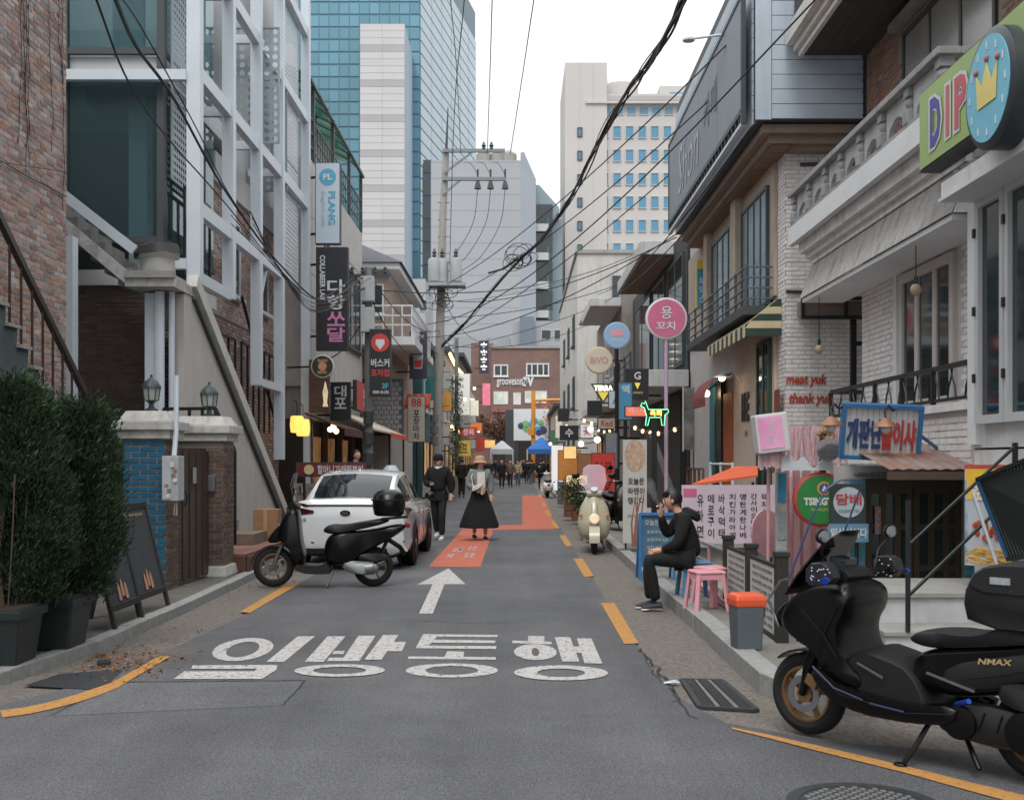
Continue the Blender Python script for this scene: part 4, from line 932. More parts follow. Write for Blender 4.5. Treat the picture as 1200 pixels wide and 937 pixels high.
for i in range(26): MB().ell((3.36+rn.uniform(-.09,.09), 12.45+rn.uniform(-.05,.05), 1.93+rn.uniform(-.09,.09)), .03,.02,.025,6).build('dried_flower', M('dried_flower', S(150,120,92), .9, .3, 20, rnd=.4), bar_)
lb = thing('light_box_sign', 'small tilted pink light box with white script on terrace', 'sign', (2.65,12.5,1.7))
u = Vector((1,0,.12)).normalized(); upv = Vector((-.12,0,1)).normalized(); c = Vector((2.73,12.2,1.90))
MB().obox(c + Vector((0,.12,0)), u*.175, Vector((0,.12,0)), upv*.21).build('casing', M('casing_white', S(206,202,204), .5, .05), lb, bevel=.02)
MB().obox(c + Vector((-.02,-.004,0)), u*.13, Vector((0,.003,0)), upv*.17).build('lit_face', M('pink_face', S(222,170,196), .5, .25, 3, emit=.12, col2=S(204,134,176)), lb)
stack('용꼬치', c + Vector((-.02,-.008,0)), XR, .24, white, lb, .07); MB().tube([(2.75,12.5,1.72),(2.75,12.55,0)], .02, 8).build('pole', pk, lb)
for i in range(14): MB().obox((2.60+i*.02,12.3+rn.uniform(-.02,.02),1.62+rn.uniform(-.03,.02)), (.009,0,0),(0,.004,0),(0,0,.09)).build('fringe', fr_m, lb)
# round beer sign, tobacco sign
def rsign(name, label, c, r_, rim, face, dirn=(0,-1,0), d_=.07, cat='sign', group=None):
    t = thing(name, label, cat, Vector(c) - UP*r_, group=group)
    MB().lathe([(r_,-d_),(r_,.0),(r_*.93,.012)], 40, c, dirn).build('casing', rim, t); MB().lathe([(r_*.9,.013),(r_*.9,.018)], 40, c, dirn).build('face', face, t); return t
c = P(962,585,12.35); t = rsign('round_sign', 'round green beer sign with red rim on the pink bar', c, .295, M('sign_red', S(176,62,56), .4, .08), M('sign_leaf_green', S(52,126,66), .4, .1, 4))
text('TSINGTAO', c + Vector((.03,-.018,-.02)), XR, UP, .085, white, t, w=.44, off=.003, bold=.05); text('PREMIUM BEER', c + Vector((.03,-.018,-.11)), XR, UP, .03, M('gold_print', S(196,180,110), .5), t, w=.28, off=.003)
MB().lathe([(.075,.019),(.075,.022)], 20, c+Vector((.03,0,.12)), (0,-1,0)).build('emblem', M('emblem_gold', S(206,150,60), .5), t); MB().lathe([(.055,.023),(.055,.026)], 20, c+Vector((.03,0,.12)), (0,-1,0)).build('emblem', M('emblem_navy', S(50,84,140), .5), t); MB().prism([(-.03,-.03),(.03,-.03),(0,.04)], c+Vector((.03,-.028,.12)), XR, UP, (0,-.003,0)).build('emblem', white, t)
MB().tube([c+Vector((0,.05,-.3)), (c.x,c.y+.05,0)], .025, 8).build('pole', pk, t)
c = P(993,600,11.25); t = thing('tobacco_sign', 'dark rectangular tobacco sign with pale oval and red letters', 'sign', (c.x,c.y,0))
MB().obox(c, (.17,0,0), (0,.04,0), (0,0,.28)).build('panel', M('sign_dark_green', S(46,58,58), .5, .15, 5), t)
oval = [(.15*math.cos(i*.2618), .15*math.sin(i*.2618)) for i in range(24)]
MB().prism(oval, c+Vector((0,-.041,.10)), XR, UP, (0,-.004,0)).build('oval', M('oval_pale', S(170,180,186), .5, .1, 6), t)
text('담배', c+Vector((0,-.046,.13)), XR, UP, .11, M('letter_red', S(176,62,62), .6, .1), t, w=.25, bold=.03); text('CIGARETTES', c+Vector((0,-.046,.015)), XR, UP, .03, grey_d, t, w=.2)
MB().obox(c+Vector((0,-.043,-.20)), (.195,0,0), (0,.003,0), (0,0,.09)).build('banner', M('banner_blue', S(96,136,160), .5, .15, 5), t); text('일상시이다', c+Vector((0,-.048,-.2)), XR, UP, .10, white, t, w=.36, bold=.03)
MB().tube([c+Vector((.1,.03,-.3)), (c.x+.1,c.y+.03,0)], .02, 8).build('pole', black_m, t); MB().tube([c+Vector((-.1,.03,-.3)), (c.x-.1,c.y+.03,0)], .02, 8).build('pole', black_m, t)
# menu banner, orange awning behind it
mn = thing('menu_banner', 'long pale pink menu banner with columns of black lettering', 'banner', (2.9,15.5,.4))
D = 15.5; x0, x1, z0, z1 = wx(799,D), wx(908,D), wz(637,D), wz(568,D)
B('panel', M('menu_pink', S(206,192,200), .7, .10, 4, col2=S(188,170,186)), mn, x0, x1, D, D+.03, z0, z1); B('bottom_bar', conc, mn, x0-.02, x1+.05, D-.01, D+.05, z0-.05, z0-.002)
cols = ['유라면', '메로구이', '바삭먹태', '치킨가라아게', '명란계란나베', '간사이오뎅나베', '돼지숙주볶음']
for i, s_ in enumerate(cols): stack(s_, (x0+.25+i*.145, D-.002, (z0+z1)/2-.02), XR, (z1-z0)*.78, M('ink', S(46,42,48), .7, .05), mn, .085, gap=.2, off=.003, bold=.015)
B('heading', M('heading_pink', S(196,96,140), .6, .1), mn, x0+.02, x0+.2, D-.006, D-.002, z1-.16, z1-.05)
for X in (x0+.05, x1-.05): MB().bar((X,D+.06,0),(X,D+.06,z1),.04).build('post', black_m, mn)
aw = thing('orange_awning', 'orange canvas awning above the menu banner', 'awning', (3.0,16,1.3))
a = [P(810,567,16.2), P(888,556,16.2), P(888,546,17.2), P(862,546,17.2)]
MB().loft([a, [p - UP*.03 for p in a]], sm=False).build('canvas', M('orange_canvas', S(206,92,58), .8, .12, 3), aw)
for X in (a[0].x+.1, a[1].x-.05): MB().bar((X,16.3,0),(X,16.3,1.3),.035).build('post', black_m, aw)
# low wall behind menu, terrace rail, handwritten fence boards
lw = thing('terrace_wall', 'low grey concrete wall behind the terrace menu banner', 'wall', (3.2,16,0)); B('wall', conc, lw, 2.4, 4.08, 15.62, 15.8, -.03, .62); B('coping', conc, lw, 2.36, 4.08, 15.58, 15.84, .622, .68)
tr = thing('terrace_rail', 'low pale metal rail along the terrace edge', 'railing', (2.2,11.9,.1))
for z in (.42, .62): MB().tube([(2.22,11.6,z+.02),(2.22,14.8,z)], .02, 8).build('rail', M('rail_grey', S(128,132,136), .4, .1, metal=.5), tr)
for y in (11.7,13.2,14.7): MB().tube([(2.22,y,.1),(2.22,y,.66)], .022, 8).build('rail_post', pk, tr)
MB().bar((2.12,9.9,.16),(2.12,13.9,.16),.07,.06).build('pink_kerb_beam', pk, tr)
fn = thing('notice_fence', 'black posts holding two white boards of handwritten notices', 'fence', (2.1,10.2,.1))
fp = M('fence_black', S(40,38,36), .7, .2, 6)
pts = [(2.16,11.7),(2.16,10.55),(2.16,9.35)]
for i, (x, y) in enumerate(pts): MB().box(x-.05,x+.05,y-.05,y+.05,-.03,.80 if i < 2 else .82).build('post', fp, fn, bevel=.006); MB().box(x-.06,x+.06,y-.06,y+.06,.80 if i < 2 else .82,.84 if i < 2 else .86).build('post_cap', fp, fn, bevel=.006)
for (y0, y1) in ((11.6,10.65),(10.45,9.45)):
    bd = B('notice_board', M('board_white', S(188,188,184), .6, .08, 4), fn, 2.13, 2.15, y1, y0, .16, .72)
    for r_ in range(8):
        text(('메로구이 바삭먹태','치킨가라아게','명란계란나베 라면','간사이오뎅나베')[r_ % 4], (2.128,(y0+y1)/2,.66-r_*.064), YL, UP, .036, M('ink', S(46,42,48), .7, .05), bd, w=(y0-y1)*.8, off=.002, bold=.01)
    MB().bar((2.14,y0,.73),(2.14,y1,.73),.03).build('rail', fp, fn); MB().bar((2.14,y0,.13),(2.14,y1,.13),.04).build('rail', fp, fn)
B('plinth', fp, fn, 2.06, 2.26, 9.3, 11.75, -.03, .06)
# ---------------------------------------------------------------- second right-hand house: white brick gable, dark signboard
XH = 4.09; DH = 17.4
h4 = thing('cafe_house', 'white brick house with dark parapet signboard, balcony and siding top', 'building', (6,22,0))
beige = M('beige_render', S(178,164,148), .85, .1, 3, .1, 60, streak=.15)
B('wall', wj, h4, XH, 9, DH, 27, -.05, 6.6)
bricks(h4, wb, (XH, DH, 0.6), XR, YL, 1.9, 5.7, indiv=300)
bricks(h4, wb, (XH, DH+.52, 0.2), YL, (-1,0,0), .52, 6.1, indiv=60)
# front face: beige panels round the windows
B('facade_panel', beige, h4, XH-.06, XH-.005, DH+.55, 26.9, 4.2, 6.3); B('facade_panel', M('pink_render', S(196,176,160), .85, .08, 3), h4, XH-.06, XH-.005, DH+.55, 21.3, -.02, 4.1)
wfm = M('teal_frame', S(62,74,78), .5, .1, 4)
for (ya, yb) in ((18.25,20.3),(21.0,23.4)): window(h4, (XH-.08,(ya+yb)/2,5.05), YL, yb-ya, 1.9, wfm, M('sheer_curtain_glass', S(120,130,138), .12, .2, 3, spec=.8), 4, 1, fw=.05, sill=False)
B('facade_pier', beige, h4, XH-.2, XH-.062, 20.4, 20.9, 4.2, 6.3); B('facade_pier', beige, h4, XH-.2, XH-.062, 23.5, 23.9, 4.2, 6.3)
# storey above: cornice, soffit slats, siding
zE = 6.58
B('cornice', M('brown_cornice', S(140,124,108), .7, .12, 4, streak=.2), h4, 3.62, 7, 16.85, 25.3, zE-.14, zE-.02); B('cornice', M('brown_cornice', S(140,124,108), .7, .12, 4, streak=.2), h4, 3.74, 7, 16.98, 25.2, zE-.26, zE-.141)
for i in range(24): B('soffit_slat', M('soffit_wood', S(128,104,84), .7, .15, 6, rnd=.12), h4, 3.8, XH+.01, 17.05+i*.34, 17.05+i*.34+.32, zE-.30, zE-.262)
B('soffit_return', M('brown_cornice', S(140,124,108), .7, .12, 4, streak=.2), h4, XH, 7, 17.1, DH-.01, zE-.32, zE-.262)
sid = M('grey_siding', S(172,184,196), .5, .08, 2, streak=.12)
B('upper_wall', grey_d, h4, 3.52, 8.5, 16.72, 25.2, zE, 9.4)
for j in range(12):
    z = zE + .02 + j*.215; B('siding_board', sid, h4, 3.72, 5.05, 16.69, 16.718, z, z+.205)
    B('siding_board', sid, h4, 3.49, 3.518, 17.0, 25.2, z, z+.205)
B('corner_trim', sid, h4, 3.48, 3.71, 16.68, 16.717, zE, 9.4)
hexs = MB()
for i in range(6):
    for j in range(9):
        x = 5.12 + i*.16; z = zE + .06 + j*.17 + (i % 2)*.085; hexs.prism([(.085*math.cos(k*1.0472), .085*math.sin(k*1.0472)) for k in range(6)], (x, 16.70, z), XR, UP, (0,-.02-.01*(j % 2),0))
hexs.build('hex_shingle', M('dark_shingle', S(56,64,72), .7, .15, 5, rnd=.15), h4, kind='stuff')
# dark signboard on its rack
sg = thing('parapet_signboard', 'long dark grey parapet signboard with faded white script', 'sign', (3.4,21,zE))
pnl = M('signboard_grey', S(108,116,126), .45, .12, 1, streak=.1)
for i in range(4): B('panel', pnl, sg, 3.34, 3.37, 17.05+i*2.02, 17.05+i*2.02+2.0, 6.86, 8.5)
fm_ = M('frame_green_grey', S(52,62,64), .5, .1)
for z in (6.80, 8.53): MB().bar((3.36,17.0,z),(3.36,25.15,z),.07,.06).build('frame', fm_, sg)
for y in (17.0,25.15): MB().bar((3.36,y,6.6),(3.36,y,8.56),.07).build('frame', fm_, sg)
for i in range(28): MB().bar((3.36,17.2+i*.29,6.62),(3.36,17.2+i*.29,6.8),.05,.04).build('rack_bar', fm_, sg)
MB().bar((3.36,17.0,6.60),(3.36,25.15,6.60),.08,.05).build('frame', steel_white, sg)
text('Shon', (3.335,22.3,7.55), YL, UP, .95, M('faded_white', S(168,172,178), .6, .2, 6), sg, w=2.6, slant=.25, off=.004); text('카페', (3.335,19.8,7.75), YL, UP, .6, M('ghost_white', S(112,120,130), .6, .2, 6), sg, w=1.3, off=.004)
lamp = thing('sign_flood_lamp', 'small lamp on a long bracket over the dark signboard', 'lamp', (3.3,18.6,8.55)); e = P(807,46,18.6)
MB().tube([(3.36,18.6,8.53), e], .02, 6).build('bracket', steel_white, lamp); MB().lathe([(.02,.06),(.10,0),(.10,-.03)], 12, e).build('head', M('lamp_white', S(206,206,204), .5), lamp)
# balcony with three-bar rail
zs = 4.0
B('balcony_slab', grey_d, h4, 3.55, XH-.062, 17.95, 24.0, zs-.10, zs+.04)
br = thing('cafe_balcony_rail', 'grey three-bar pipe rail round the upper cafe balcony', 'railing', (3.6,21,zs))
rm = M('rail_blue_grey', S(96,106,114), .4, .1, metal=.4)
for k in range(4):
    z = zs + .16 + k*.165
    MB().tube([(3.60,24.0,z),(3.60,18.0,z),(XH-.07,18.0,z)], .017, 6).build('rail', rm, br)
for i in range(8): y = 18.0+i*.85; MB().tube([(3.60,y,zs+.03),(3.60,y,zs+.68)], .022, 6).build('rail_post', rm, br)
# striped corner awning
sa = thing('striped_awning', 'green and cream striped awning with scalloped edge below cafe balcony', 'awning', (3.8,19,3.7))
st1, st2 = M('stripe_green', S(46,66,58), .8, .1, 4), M('stripe_cream', S(198,186,150), .8, .1, 4)
ns = 17
for i in range(ns):
    y0 = 17.65 + 3.5*i/ns; y1 = 17.65 + 3.5*(i+1)/ns; mt = st1 if i % 2 else st2
    m = MB().add([(XH-.07,y0,4.1),(XH-.07,y1,4.1),(3.52,y1,3.70),(3.52,y0,3.70),(3.52,(y0+y1)/2,3.50),(3.52,y1,3.53),(3.52,y0,3.53)], [(0,1,2,3),(3,2,5,4,6)]); m.build('stripe', mt, sa)
ends = [4.1, 3.98, 3.87, 3.76, 3.65, 3.53]
for i in range(5):
    f_ = lambda z: XH-.07 - (XH-.07-3.52)*min(1,(4.1-z)/.40)
    z0, z1 = ends[i+1], ends[i]; MB().add([(f_(z0),17.64,z0),(XH-.01,17.64,z0),(XH-.01,17.64,z1),(f_(z1),17.64,z1)], [(0,1,2,3)]).build('end_stripe', st1 if i % 2 == 0 else st2, sa)
# ground floor: green door, lamp, letters, small maroon awning, lit doorway
gd = window(h4, (XH-.08,18.55,2.1), YL, .95, 2.9, M('door_green', S(44,72,60), .5, .1, 5), glass_d, 2, 2, fw=.07, sill=False)
B('side_panel', M('maroon_panel', S(120,62,50), .6, .15, 6), h4, XH-.09, XH-.07, 17.48, 17.8, 1.6, 2.7)
for (ch, y, z) in (('H',20.3,2.55),('E',19.95,2.55)): text(ch, (XH-.065,y,z), YL, UP, .5, M('letter_black', S(36,40,40), .5), h4, w=.28, off=.02, bold=.04, thick=.015)
text('cafe', (XH-.065,20.1,2.1), YL, UP, .12, M('letter_black', S(36,40,40), .5), h4, w=.3)
wl = thing('wall_lamp', 'lit arched wall lamp above the black cafe letters', 'lamp', (XH-.1,20.5,3.1))
MB().tube([(XH-.06,20.5,3.0),(XH-.2,20.5,3.2),(XH-.42,20.5,3.16)], .02, 6).build('arm', steel_white, wl); MB().lathe([(.03,.06),(.16,0)], 14, (XH-.42,20.5,3.1)).build('lamp_shade', steel_white, wl); MB().ell((XH-.42,20.5,3.08),.06,.06,.05,8).build('bulb', M('warm_bulb', (1,.72,.4), .5, 0, emit=14), wl)
B('door_recess', M('lit_timber', S(176,92,48), .6, .2, 5), h4, XH-.07, XH-.01, 21.4, 22.3, .1, 2.9)
B('teal_jamb', M('teal_paint', S(52,110,124), .6, .15, 5), h4, XH-.12, XH-.008, 23.0, 23.6, .0, 3.2); B('dark_jamb', black_m, h4, XH-.1, XH-.009, 22.4, 22.95, .0, 3.2)
ma = thing('maroon_awning', 'small curved maroon awning over the lit timber doorway', 'awning', (3.8,22,2.9))
rings = []
for i in range(8):
    a = i/7*math.pi/2; rings.append([(XH-.06-.55*math.sin(a), y, 2.75+.5*math.cos(a)) for y in (21.2,21.7,22.2,22.7)] + [(XH-.08-.53*math.sin(a), y, 2.74+.48*math.cos(a)) for y in (22.7,22.2,21.7,21.2)])
MB().loft(rings).build('hood', M('maroon_canvas', S(126,62,60), .8, .1, 4), ma); 
B('valance', M('maroon_canvas', S(126,62,60), .8, .1, 4), ma, XH-.62, XH-.6, 21.2, 22.7, 2.62, 2.76)
sl_ = thing('door_spot', 'warm lit spot under the maroon awning', 'lamp', (XH-.3,22.6,2.85)); MB().ell((XH-.3,22.9,2.95),.07,.07,.07,8).build('bulb', M('warm_bulb', (1,.72,.4), .5, 0, emit=14), sl_); MB().tube([(XH-.3,22.9,3.0),(XH-.1,22.9,3.15)], .02, 6).build('arm', black_m, sl_)
# black framed canopy box on the white gable
ck = thing('framed_canopy_box', 'black framed brown glazed canopy box on the white brick gable', 'canopy', (4.7,17.2,3.6))
x0, x1, z0, z1 = wx(940,17.0), wx(1016,17.0), wz(372,17.0), wz(350,17.0)
B('pane', M('smoked_pane', S(112,98,90), .3, .1, 3), ck, x0, x1, 17.0, 17.3, z0+.03, z1-.03)
for z in (z0, z1): MB().bar((x0-.02,16.98,z),(x1+.02,16.98,z),.05).build('frame', black_m, ck)
for x in (x0, (x0+x1*2)/3, x1): MB().bar((x,16.975,z0),(x,16.975,z1),.045).build('frame', black_m, ck)
X = wx(1001,17.0); MB().bar((X,17.05,-.02),(X,17.05,z0),.08).build('post', black_m, ck); MB().bar((X,17.05,wz(402,17)),(X+.4,17.05,wz(402,17)),.06).build('arm', black_m, ck)
red = M('script_red', S(176,70,56), .6, .08)
gs = thing('gable_lettering', 'red script lettering painted on the white brick gable', 'lettering', (4.4,17.38,2.5))
text('meat yuk', (wx(945,DH),DH-.02,wz(446,DH)), XR, UP, .2, red, gs, w=.62, off=.004, bold=.035, slant=.15, thick=.006); text('thank yuk', (wx(950,DH),DH-.02,wz(468,DH)), XR, UP, .2, red, gs, w=.68, off=.004, bold=.035, slant=.15, thick=.006)
MB().tube([(XH,DH-.03,4.18),(5.2,DH-.03,4.14)], .025, 6).build('wall_cable', grey_d, h4); MB().tube([(4.3,DH-.03,6.1),(5.3,DH-.03,6.12)], .03, 6).build('wall_cable', grey_d, h4)
# deck rails before the cafe
cr = thing('cafe_porch_rail', 'white pipe rail along the cafe porch', 'railing', (3.5,19,0))
for z in (1.0,1.3,1.55): MB().tube([(3.45,18.3,z),(3.45,20.4,z)], .02, 6).build('rail', steel_white, cr)
for y in (18.3,19.35,20.4): MB().tube([(3.45,y,0),(3.45,y,1.58)], .025, 6).build('rail_post', steel_white, cr)
bq = thing('porch_grille', 'brown square pipe grille before the lit timber doorway', 'railing', (3.45,22,0)); bgm = M('brown_pipe', S(110,74,62), .5, .1)
for z in (.55,.85,1.15,1.45): MB().bar((3.45,21.2,z),(3.45,23.2,z),.04).build('rail', bgm, bq)
for i in range(5): MB().bar((3.45,21.2+i*.5,0),(3.45,21.2+i*.5,1.45),.04).build('rail_post', bgm, bq)
B('porch', conc, h4, 3.4, XH-.005, 18.2, 26, -.02, .5)
# ================================================================ MIDDLE AND FAR: LEFT SIDE
def sign(name, label, c, right, w_, h_, face, edge=None, dp=.12, texts=(), cat='sign', group=None, pole=None, arm=None):
    c = Vector(c); right = Vector(right); n = right.cross(UP); t = thing(name, label, cat, c - UP*h_/2, group=group)
    MB().obox(c - n*dp/2, right*w_/2, n*dp/2, UP*h_/2).build('casing', edge or grey_d, t); MB().obox(c + n*.004, right*(w_/2-.02), n*.003, UP*(h_/2-.02)).build('face', face, t)
    for tx in texts:
        s_, dx, dz, tw, th, tm = tx[:6]; q = c + right*dx + UP*dz + n*.008
        (stack(s_, q, right, th, tm, t, tw, off=.002, bold=.02) if len(tx) > 6 else text(s_, q, right, UP, th, tm, t, w=tw, off=.002, bold=.02))
    if pole is not None: MB().tube([c - n*dp/2 - UP*h_/2, (c.x, c.y+dp/2, pole)], .04, 8).build('pole', black_m, t)
    if arm is not None:
        for z in (-.35, .35): MB().bar(c - n*dp/2 + UP*h_*z, c - n*dp/2 + UP*h_*z + Vector(arm), .05).build('bracket', black_m, t)
    return t
ink = M('ink', S(46,42,48), .7, .05); tw_ = M('text_white', S(206,208,210), .6, .05); cyan = M('text_cyan', S(84,164,196), .6, .05); tpink = M('text_pink', S(206,130,176), .6, .1); tred = M('text_red', S(196,66,62), .6, .08)
gran = M('pale_granite', S(176,172,170), .8, .10, 3, .1, 80, streak=.2)
# --- english cafe block
h5 = thing('granite_block', 'pale granite block with green roof canopy beside the steel frame', 'building', (-8,32,0))
B('wall', gran, h5, -13, -5.0, 27.42, 36.8, 3.4, 8.9); B('lower_wall', conc, h5, -13, -5.06, 27.5, 36.8, 0, 3.39)
for i in range(5):
    for j in range(4): B('granite_panel', gran, h5, -4.998, -4.985, 27.5+i*1.86, 27.5+i*1.86+1.84, 3.42+j*1.37, 3.42+j*1.37+1.35) if j not in (1,2) or i in (0,) else None
for (ya, yb) in ((29.6,32.6),(33.2,36.3)):
    window(h5, (-5.0,(ya+yb)/2,6.15), YR, yb-ya, 2.3, wfm, glass_d, 3, 1, sill=True)
cn = thing('roof_canopy', 'green translucent canopy on dark posts along the granite roof edge', 'canopy', (-5.3,32,8.9))
cg = M('green_polycarbonate', S(40,150,120), .3, .15, 2, alpha=.85)
for i in range(9):
    y = 27.5+i*1.02; pts = [(-6.3,0,11.35),(-5.7,0,11.25),(-5.2,0,11.0),(-4.9,0,10.7)]
    MB().loft([[(a[0],y,a[2]),(a[0],y+.98,a[2]),(a[0],y+.98,a[2]-.02),(a[0],y,a[2]-.02)] for a in pts]).build('canopy_sheet', cg, cn)
    MB().tube([(a[0],y,a[2]-.04) for a in pts], .035, 6).build('rib', wfm, cn)
for y in (28,31,34,36.6): MB().bar((-5.0,y,8.9),(-5.0,y,10.75),.09).build('post', wfm, cn)
MB().bar((-4.95,27.4,10.72),(-4.95,36.8,10.72),.08).build('gutter', wfm, cn)
for k in range(3): MB().bar((-5.0,27.5,9.2+k*.35),(-5.0,36.7,9.2+k*.35),.035).build('rail', wfm, cn)
for i in range(26): MB().bar((-5.0,27.6+i*.36,8.9),(-5.0,27.6+i*.36,9.95),.025).build('rail_bar', wfm, cn)
for y in (28.5,31.5,34.5): B('parapet_post', gran, h5, -6.0, -5.6, y, y+.5, 8.9, 12.0)
c = P(384,238,27.2); sign('blade_sign', 'pale vertical blade sign with blue logo and PLANG lettering', c, XR, .60, 1.94, M('sign_pale', S(190,202,214), .5, .05), None, .2,
     (('PL',0,.62,.22,.18,tw_),), arm=(-.6,.3,0))
MB().lathe([(.2,0),(.2,.004)], 20, c + Vector((0,-.012,.62)), (0,-1,0)).build('logo', cyan, bpy.data.objects['blade_sign']); text('PL', c+Vector((0,-.02,.62)), XR, UP, .15, tw_, bpy.data.objects['blade_sign'], w=.22, bold=.04)
text('PLANG', c+Vector((.1,-.01,-.12)), (0,0,-1), XR, .17, cyan, bpy.data.objects['blade_sign'], w=.8, bold=.03, off=.006); text('English cafe', c+Vector((-.12,-.01,-.15)), (0,0,-1), XR, .12, M('text_pale_blue', S(150,180,204), .6), bpy.data.objects['blade_sign'], w=.85, off=.006)
c = P(389,350,27.0); t = sign('blade_sign', 'tall black blade sign with white and pink stacked letters', c, XR, .76, 2.44, M('sign_black', S(36,38,44), .5, .1, 3), None, .2,
     (('다항',.1,.1,.42,.74,tw_,1),('쏘달',.1,-.66,.42,.74,tpink,1)), arm=(-.7,.3,0))
text('COLLABEER LAB', c+Vector((-.22,-.012,.5)), (0,0,-1), XR, .13, tw_, t, w=1.05, bold=.03, off=.006)
c = P(378,429,26.6); t = rsign('round_sign', 'round dark sign with cream ring below the black blade sign', c, .27, M('ring_cream', S(206,200,188), .5, .05), M('round_dark', S(44,58,50), .5, .1)); text('BAN', c+Vector((0,-.02,.13)), XR, UP, .07, M('text_salmon', S(206,150,120), .6), t, w=.22, bold=.03); text('BEER', c+Vector((0,-.02,-.14)), XR, UP, .07, M('text_salmon', S(206,150,120), .6), t, w=.22, bold=.03); MB().lathe([(.10,.019),(.10,.024)], 20, c, (0,-1,0)).build('emblem', M('text_salmon', S(206,150,120), .6), t); MB().bar(c, c+Vector((-.9,.4,0)), .04).build('bracket', black_m, t)
# --- lantern-lit restaurant front
h6 = thing('lantern_restaurant', 'restaurant front with brown timber sign box and yellow lanterns', 'shopfront', (-4.8,29,0))
bwd = M('brown_sign_timber', S(84,58,46), .6, .2, 8, rnd=.2)
for j in range(8): B('sign_plank', bwd, h6, wx(362,26.6), wx(386,26.6), 26.6, 26.7, 2.72+j*.155, 2.72+j*.155+.15)
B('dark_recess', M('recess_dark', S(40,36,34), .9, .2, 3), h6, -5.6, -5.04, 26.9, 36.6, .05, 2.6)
for y in (27.2, 29.4, 31.8, 34.0, 36.0): B('timber_post', bwd, h6, -5.0, -4.88, y, y+.14, .05, 2.6)
for y in (28.0, 30.2, 32.6): B('lit_window', M('lit_interior', S(206,150,90), .6, .5, 2, emit=.25, col2=S(60,44,36)), h6, -5.03, -5.01, y, y+1.2, 1.0, 2.2)
B('counter', bwd, h6, -5.0, -4.6, 28.5, 36, .05, .95)
av = thing('brown_awning', 'brown canvas awning above the lantern-lit restaurant', 'awning', (-4.5,28,2.7)); a = [Vector((-5.0,26.9,2.75)), Vector((-4.05,26.9,2.38)), Vector((-4.05,30.0,2.38)), Vector((-5.0,30.0,2.75))]
MB().loft([a,[p-UP*.04 for p in a]], sm=False).build('canvas', M('brown_canvas', S(92,62,56), .8, .12, 4), av); B('valance', M('brown_canvas', S(92,62,56), .8, .12, 4), av, -4.06, -4.04, 26.9, 30, 2.2, 2.36)
av = thing('cream_awning', 'long cream and orange awning reaching over the footway', 'awning', (-4,33,2.6)); a = [Vector((-5.0,30.1,3.0)), Vector((-3.75,30.1,2.45)), Vector((-3.75,39.0,2.45)), Vector((-5.0,39.0,3.0))]
MB().loft([a,[p-UP*.05 for p in a]], sm=False).build('canvas', M('cream_canvas', S(190,176,160), .8, .12, 3), av); B('orange_edge', M('orange_canvas', S(206,92,58), .8, .12, 3), av, -3.76, -3.73, 34, 39, 2.3, 2.44); 
for y in (30.3, 34.5, 38.7): MB().tube([(-3.85,y,.08),(-3.85,y,2.44)], .03, 8).build('post', black_m, av)
for i, (x, y) in enumerate(((348,497),(355,501))):
    q = P(x, y, 25.8); t = thing('paper_lantern', 'lit yellow paper lantern hung %s of the pair' % ('higher', 'lower')[i], 'lantern', q - UP*.18, group='yellow lanterns under the brown awning')
    MB().lathe([(.09,-.19),(.14,-.18),(.16,0),(.14,.18),(.09,.19)], 14, q).build('shade', M('lantern_glow', S(246,190,92), .6, .1, 6, emit=1.3), t); MB().tube([q+UP*.19, q+UP*.5], .01, 5).build('cord', black_m, t); MB().tube([q+UP*.5, q+Vector((-.3,1.2,.6))], .012, 5).build('hook', black_m, t)
for i, (x, y) in enumerate(((387,503),(394,505),(391,499))):
    q = P(x, y, 28.4); t = thing('festoon_bulb', 'small lit bulb under the cream awning', 'lamp', q, group='bulbs under the cream awning'); MB().ell(q,.07,.07,.07,8).build('bulb', M('warm_bulb2', (1,.8,.45), .5, 0, emit=4), t); MB().tube([q+UP*.05, q+UP*.35], .008, 5).build('cord', black_m, t)
c = P(404,471,28.5); sign('shop_fascia_sign', 'red fascia sign with white lettering over the cream awning', (-4.0,29.8,3.25), YR, 2.6, .75, M('sign_scarlet', S(196,66,56), .5, .1, 3), None, .1, (('옛날포차',.5,0,1.3,.5,tw_),), arm=(-1.0,0,0))
sign('shop_fascia_sign', 'black fascia sign with white stacked letters beside red one', P(399,470,28.2), XR, .5, .95, M('sign_black', S(36,38,44), .5, .1, 3), None, .12, (('대포',0,.1,.3,.6,tw_,1),), arm=(-.9,.3,0))
t = thing('fish_sign', 'small lit fish-shaped sign on the brown timber box', 'sign', P(380,460,26.4)); c = P(381,462,26.4)
MB().prism([(-.06,-.28),(.06,-.28),(.035,-.18),(.06,.05),(0,.3),(-.06,.05),(-.035,-.18)], c, XR, UP, (0,.06,0)).build('fish_body', M('fish_lit', S(220,206,170), .5, .3, 8, emit=.4), t); MB().bar(c+Vector((0,.06,0)), c+Vector((0,.22,0)), .03).build('bracket', black_m, t)
t = sign('low_banner_sign', 'long maroon banner sign with white lettering behind the white car', P(388,550,25.2), XR, 1.55, .32, M('sign_maroon', S(112,44,46), .6, .1, 4), None, .06, (('할머니가래떡볶이',.2,0,1.0,.2,tw_),)); c = P(362,550,25.15)
MB().lathe([(.11,0),(.11,.006)], 18, c, (0,-1,0)).build('logo', M('logo_cream', S(210,196,150), .6), t); 
for X in (-4.7,-3.5): MB().bar((X,25.25,.08),(X,25.25,1.4),.05).build('post', black_m, t)
lb_ = thing('brick_planter_wall', 'low red brick wall under the maroon banner sign', 'wall', (-4.1,25.6,.08)); B('core', mortar_l, lb_, -4.95, -3.62, 25.4, 25.6, .08, 1.1); bricks(lb_, brick_red, (-4.95,25.4,.09), XR, YL, 1.3, 1.0, indiv=100)
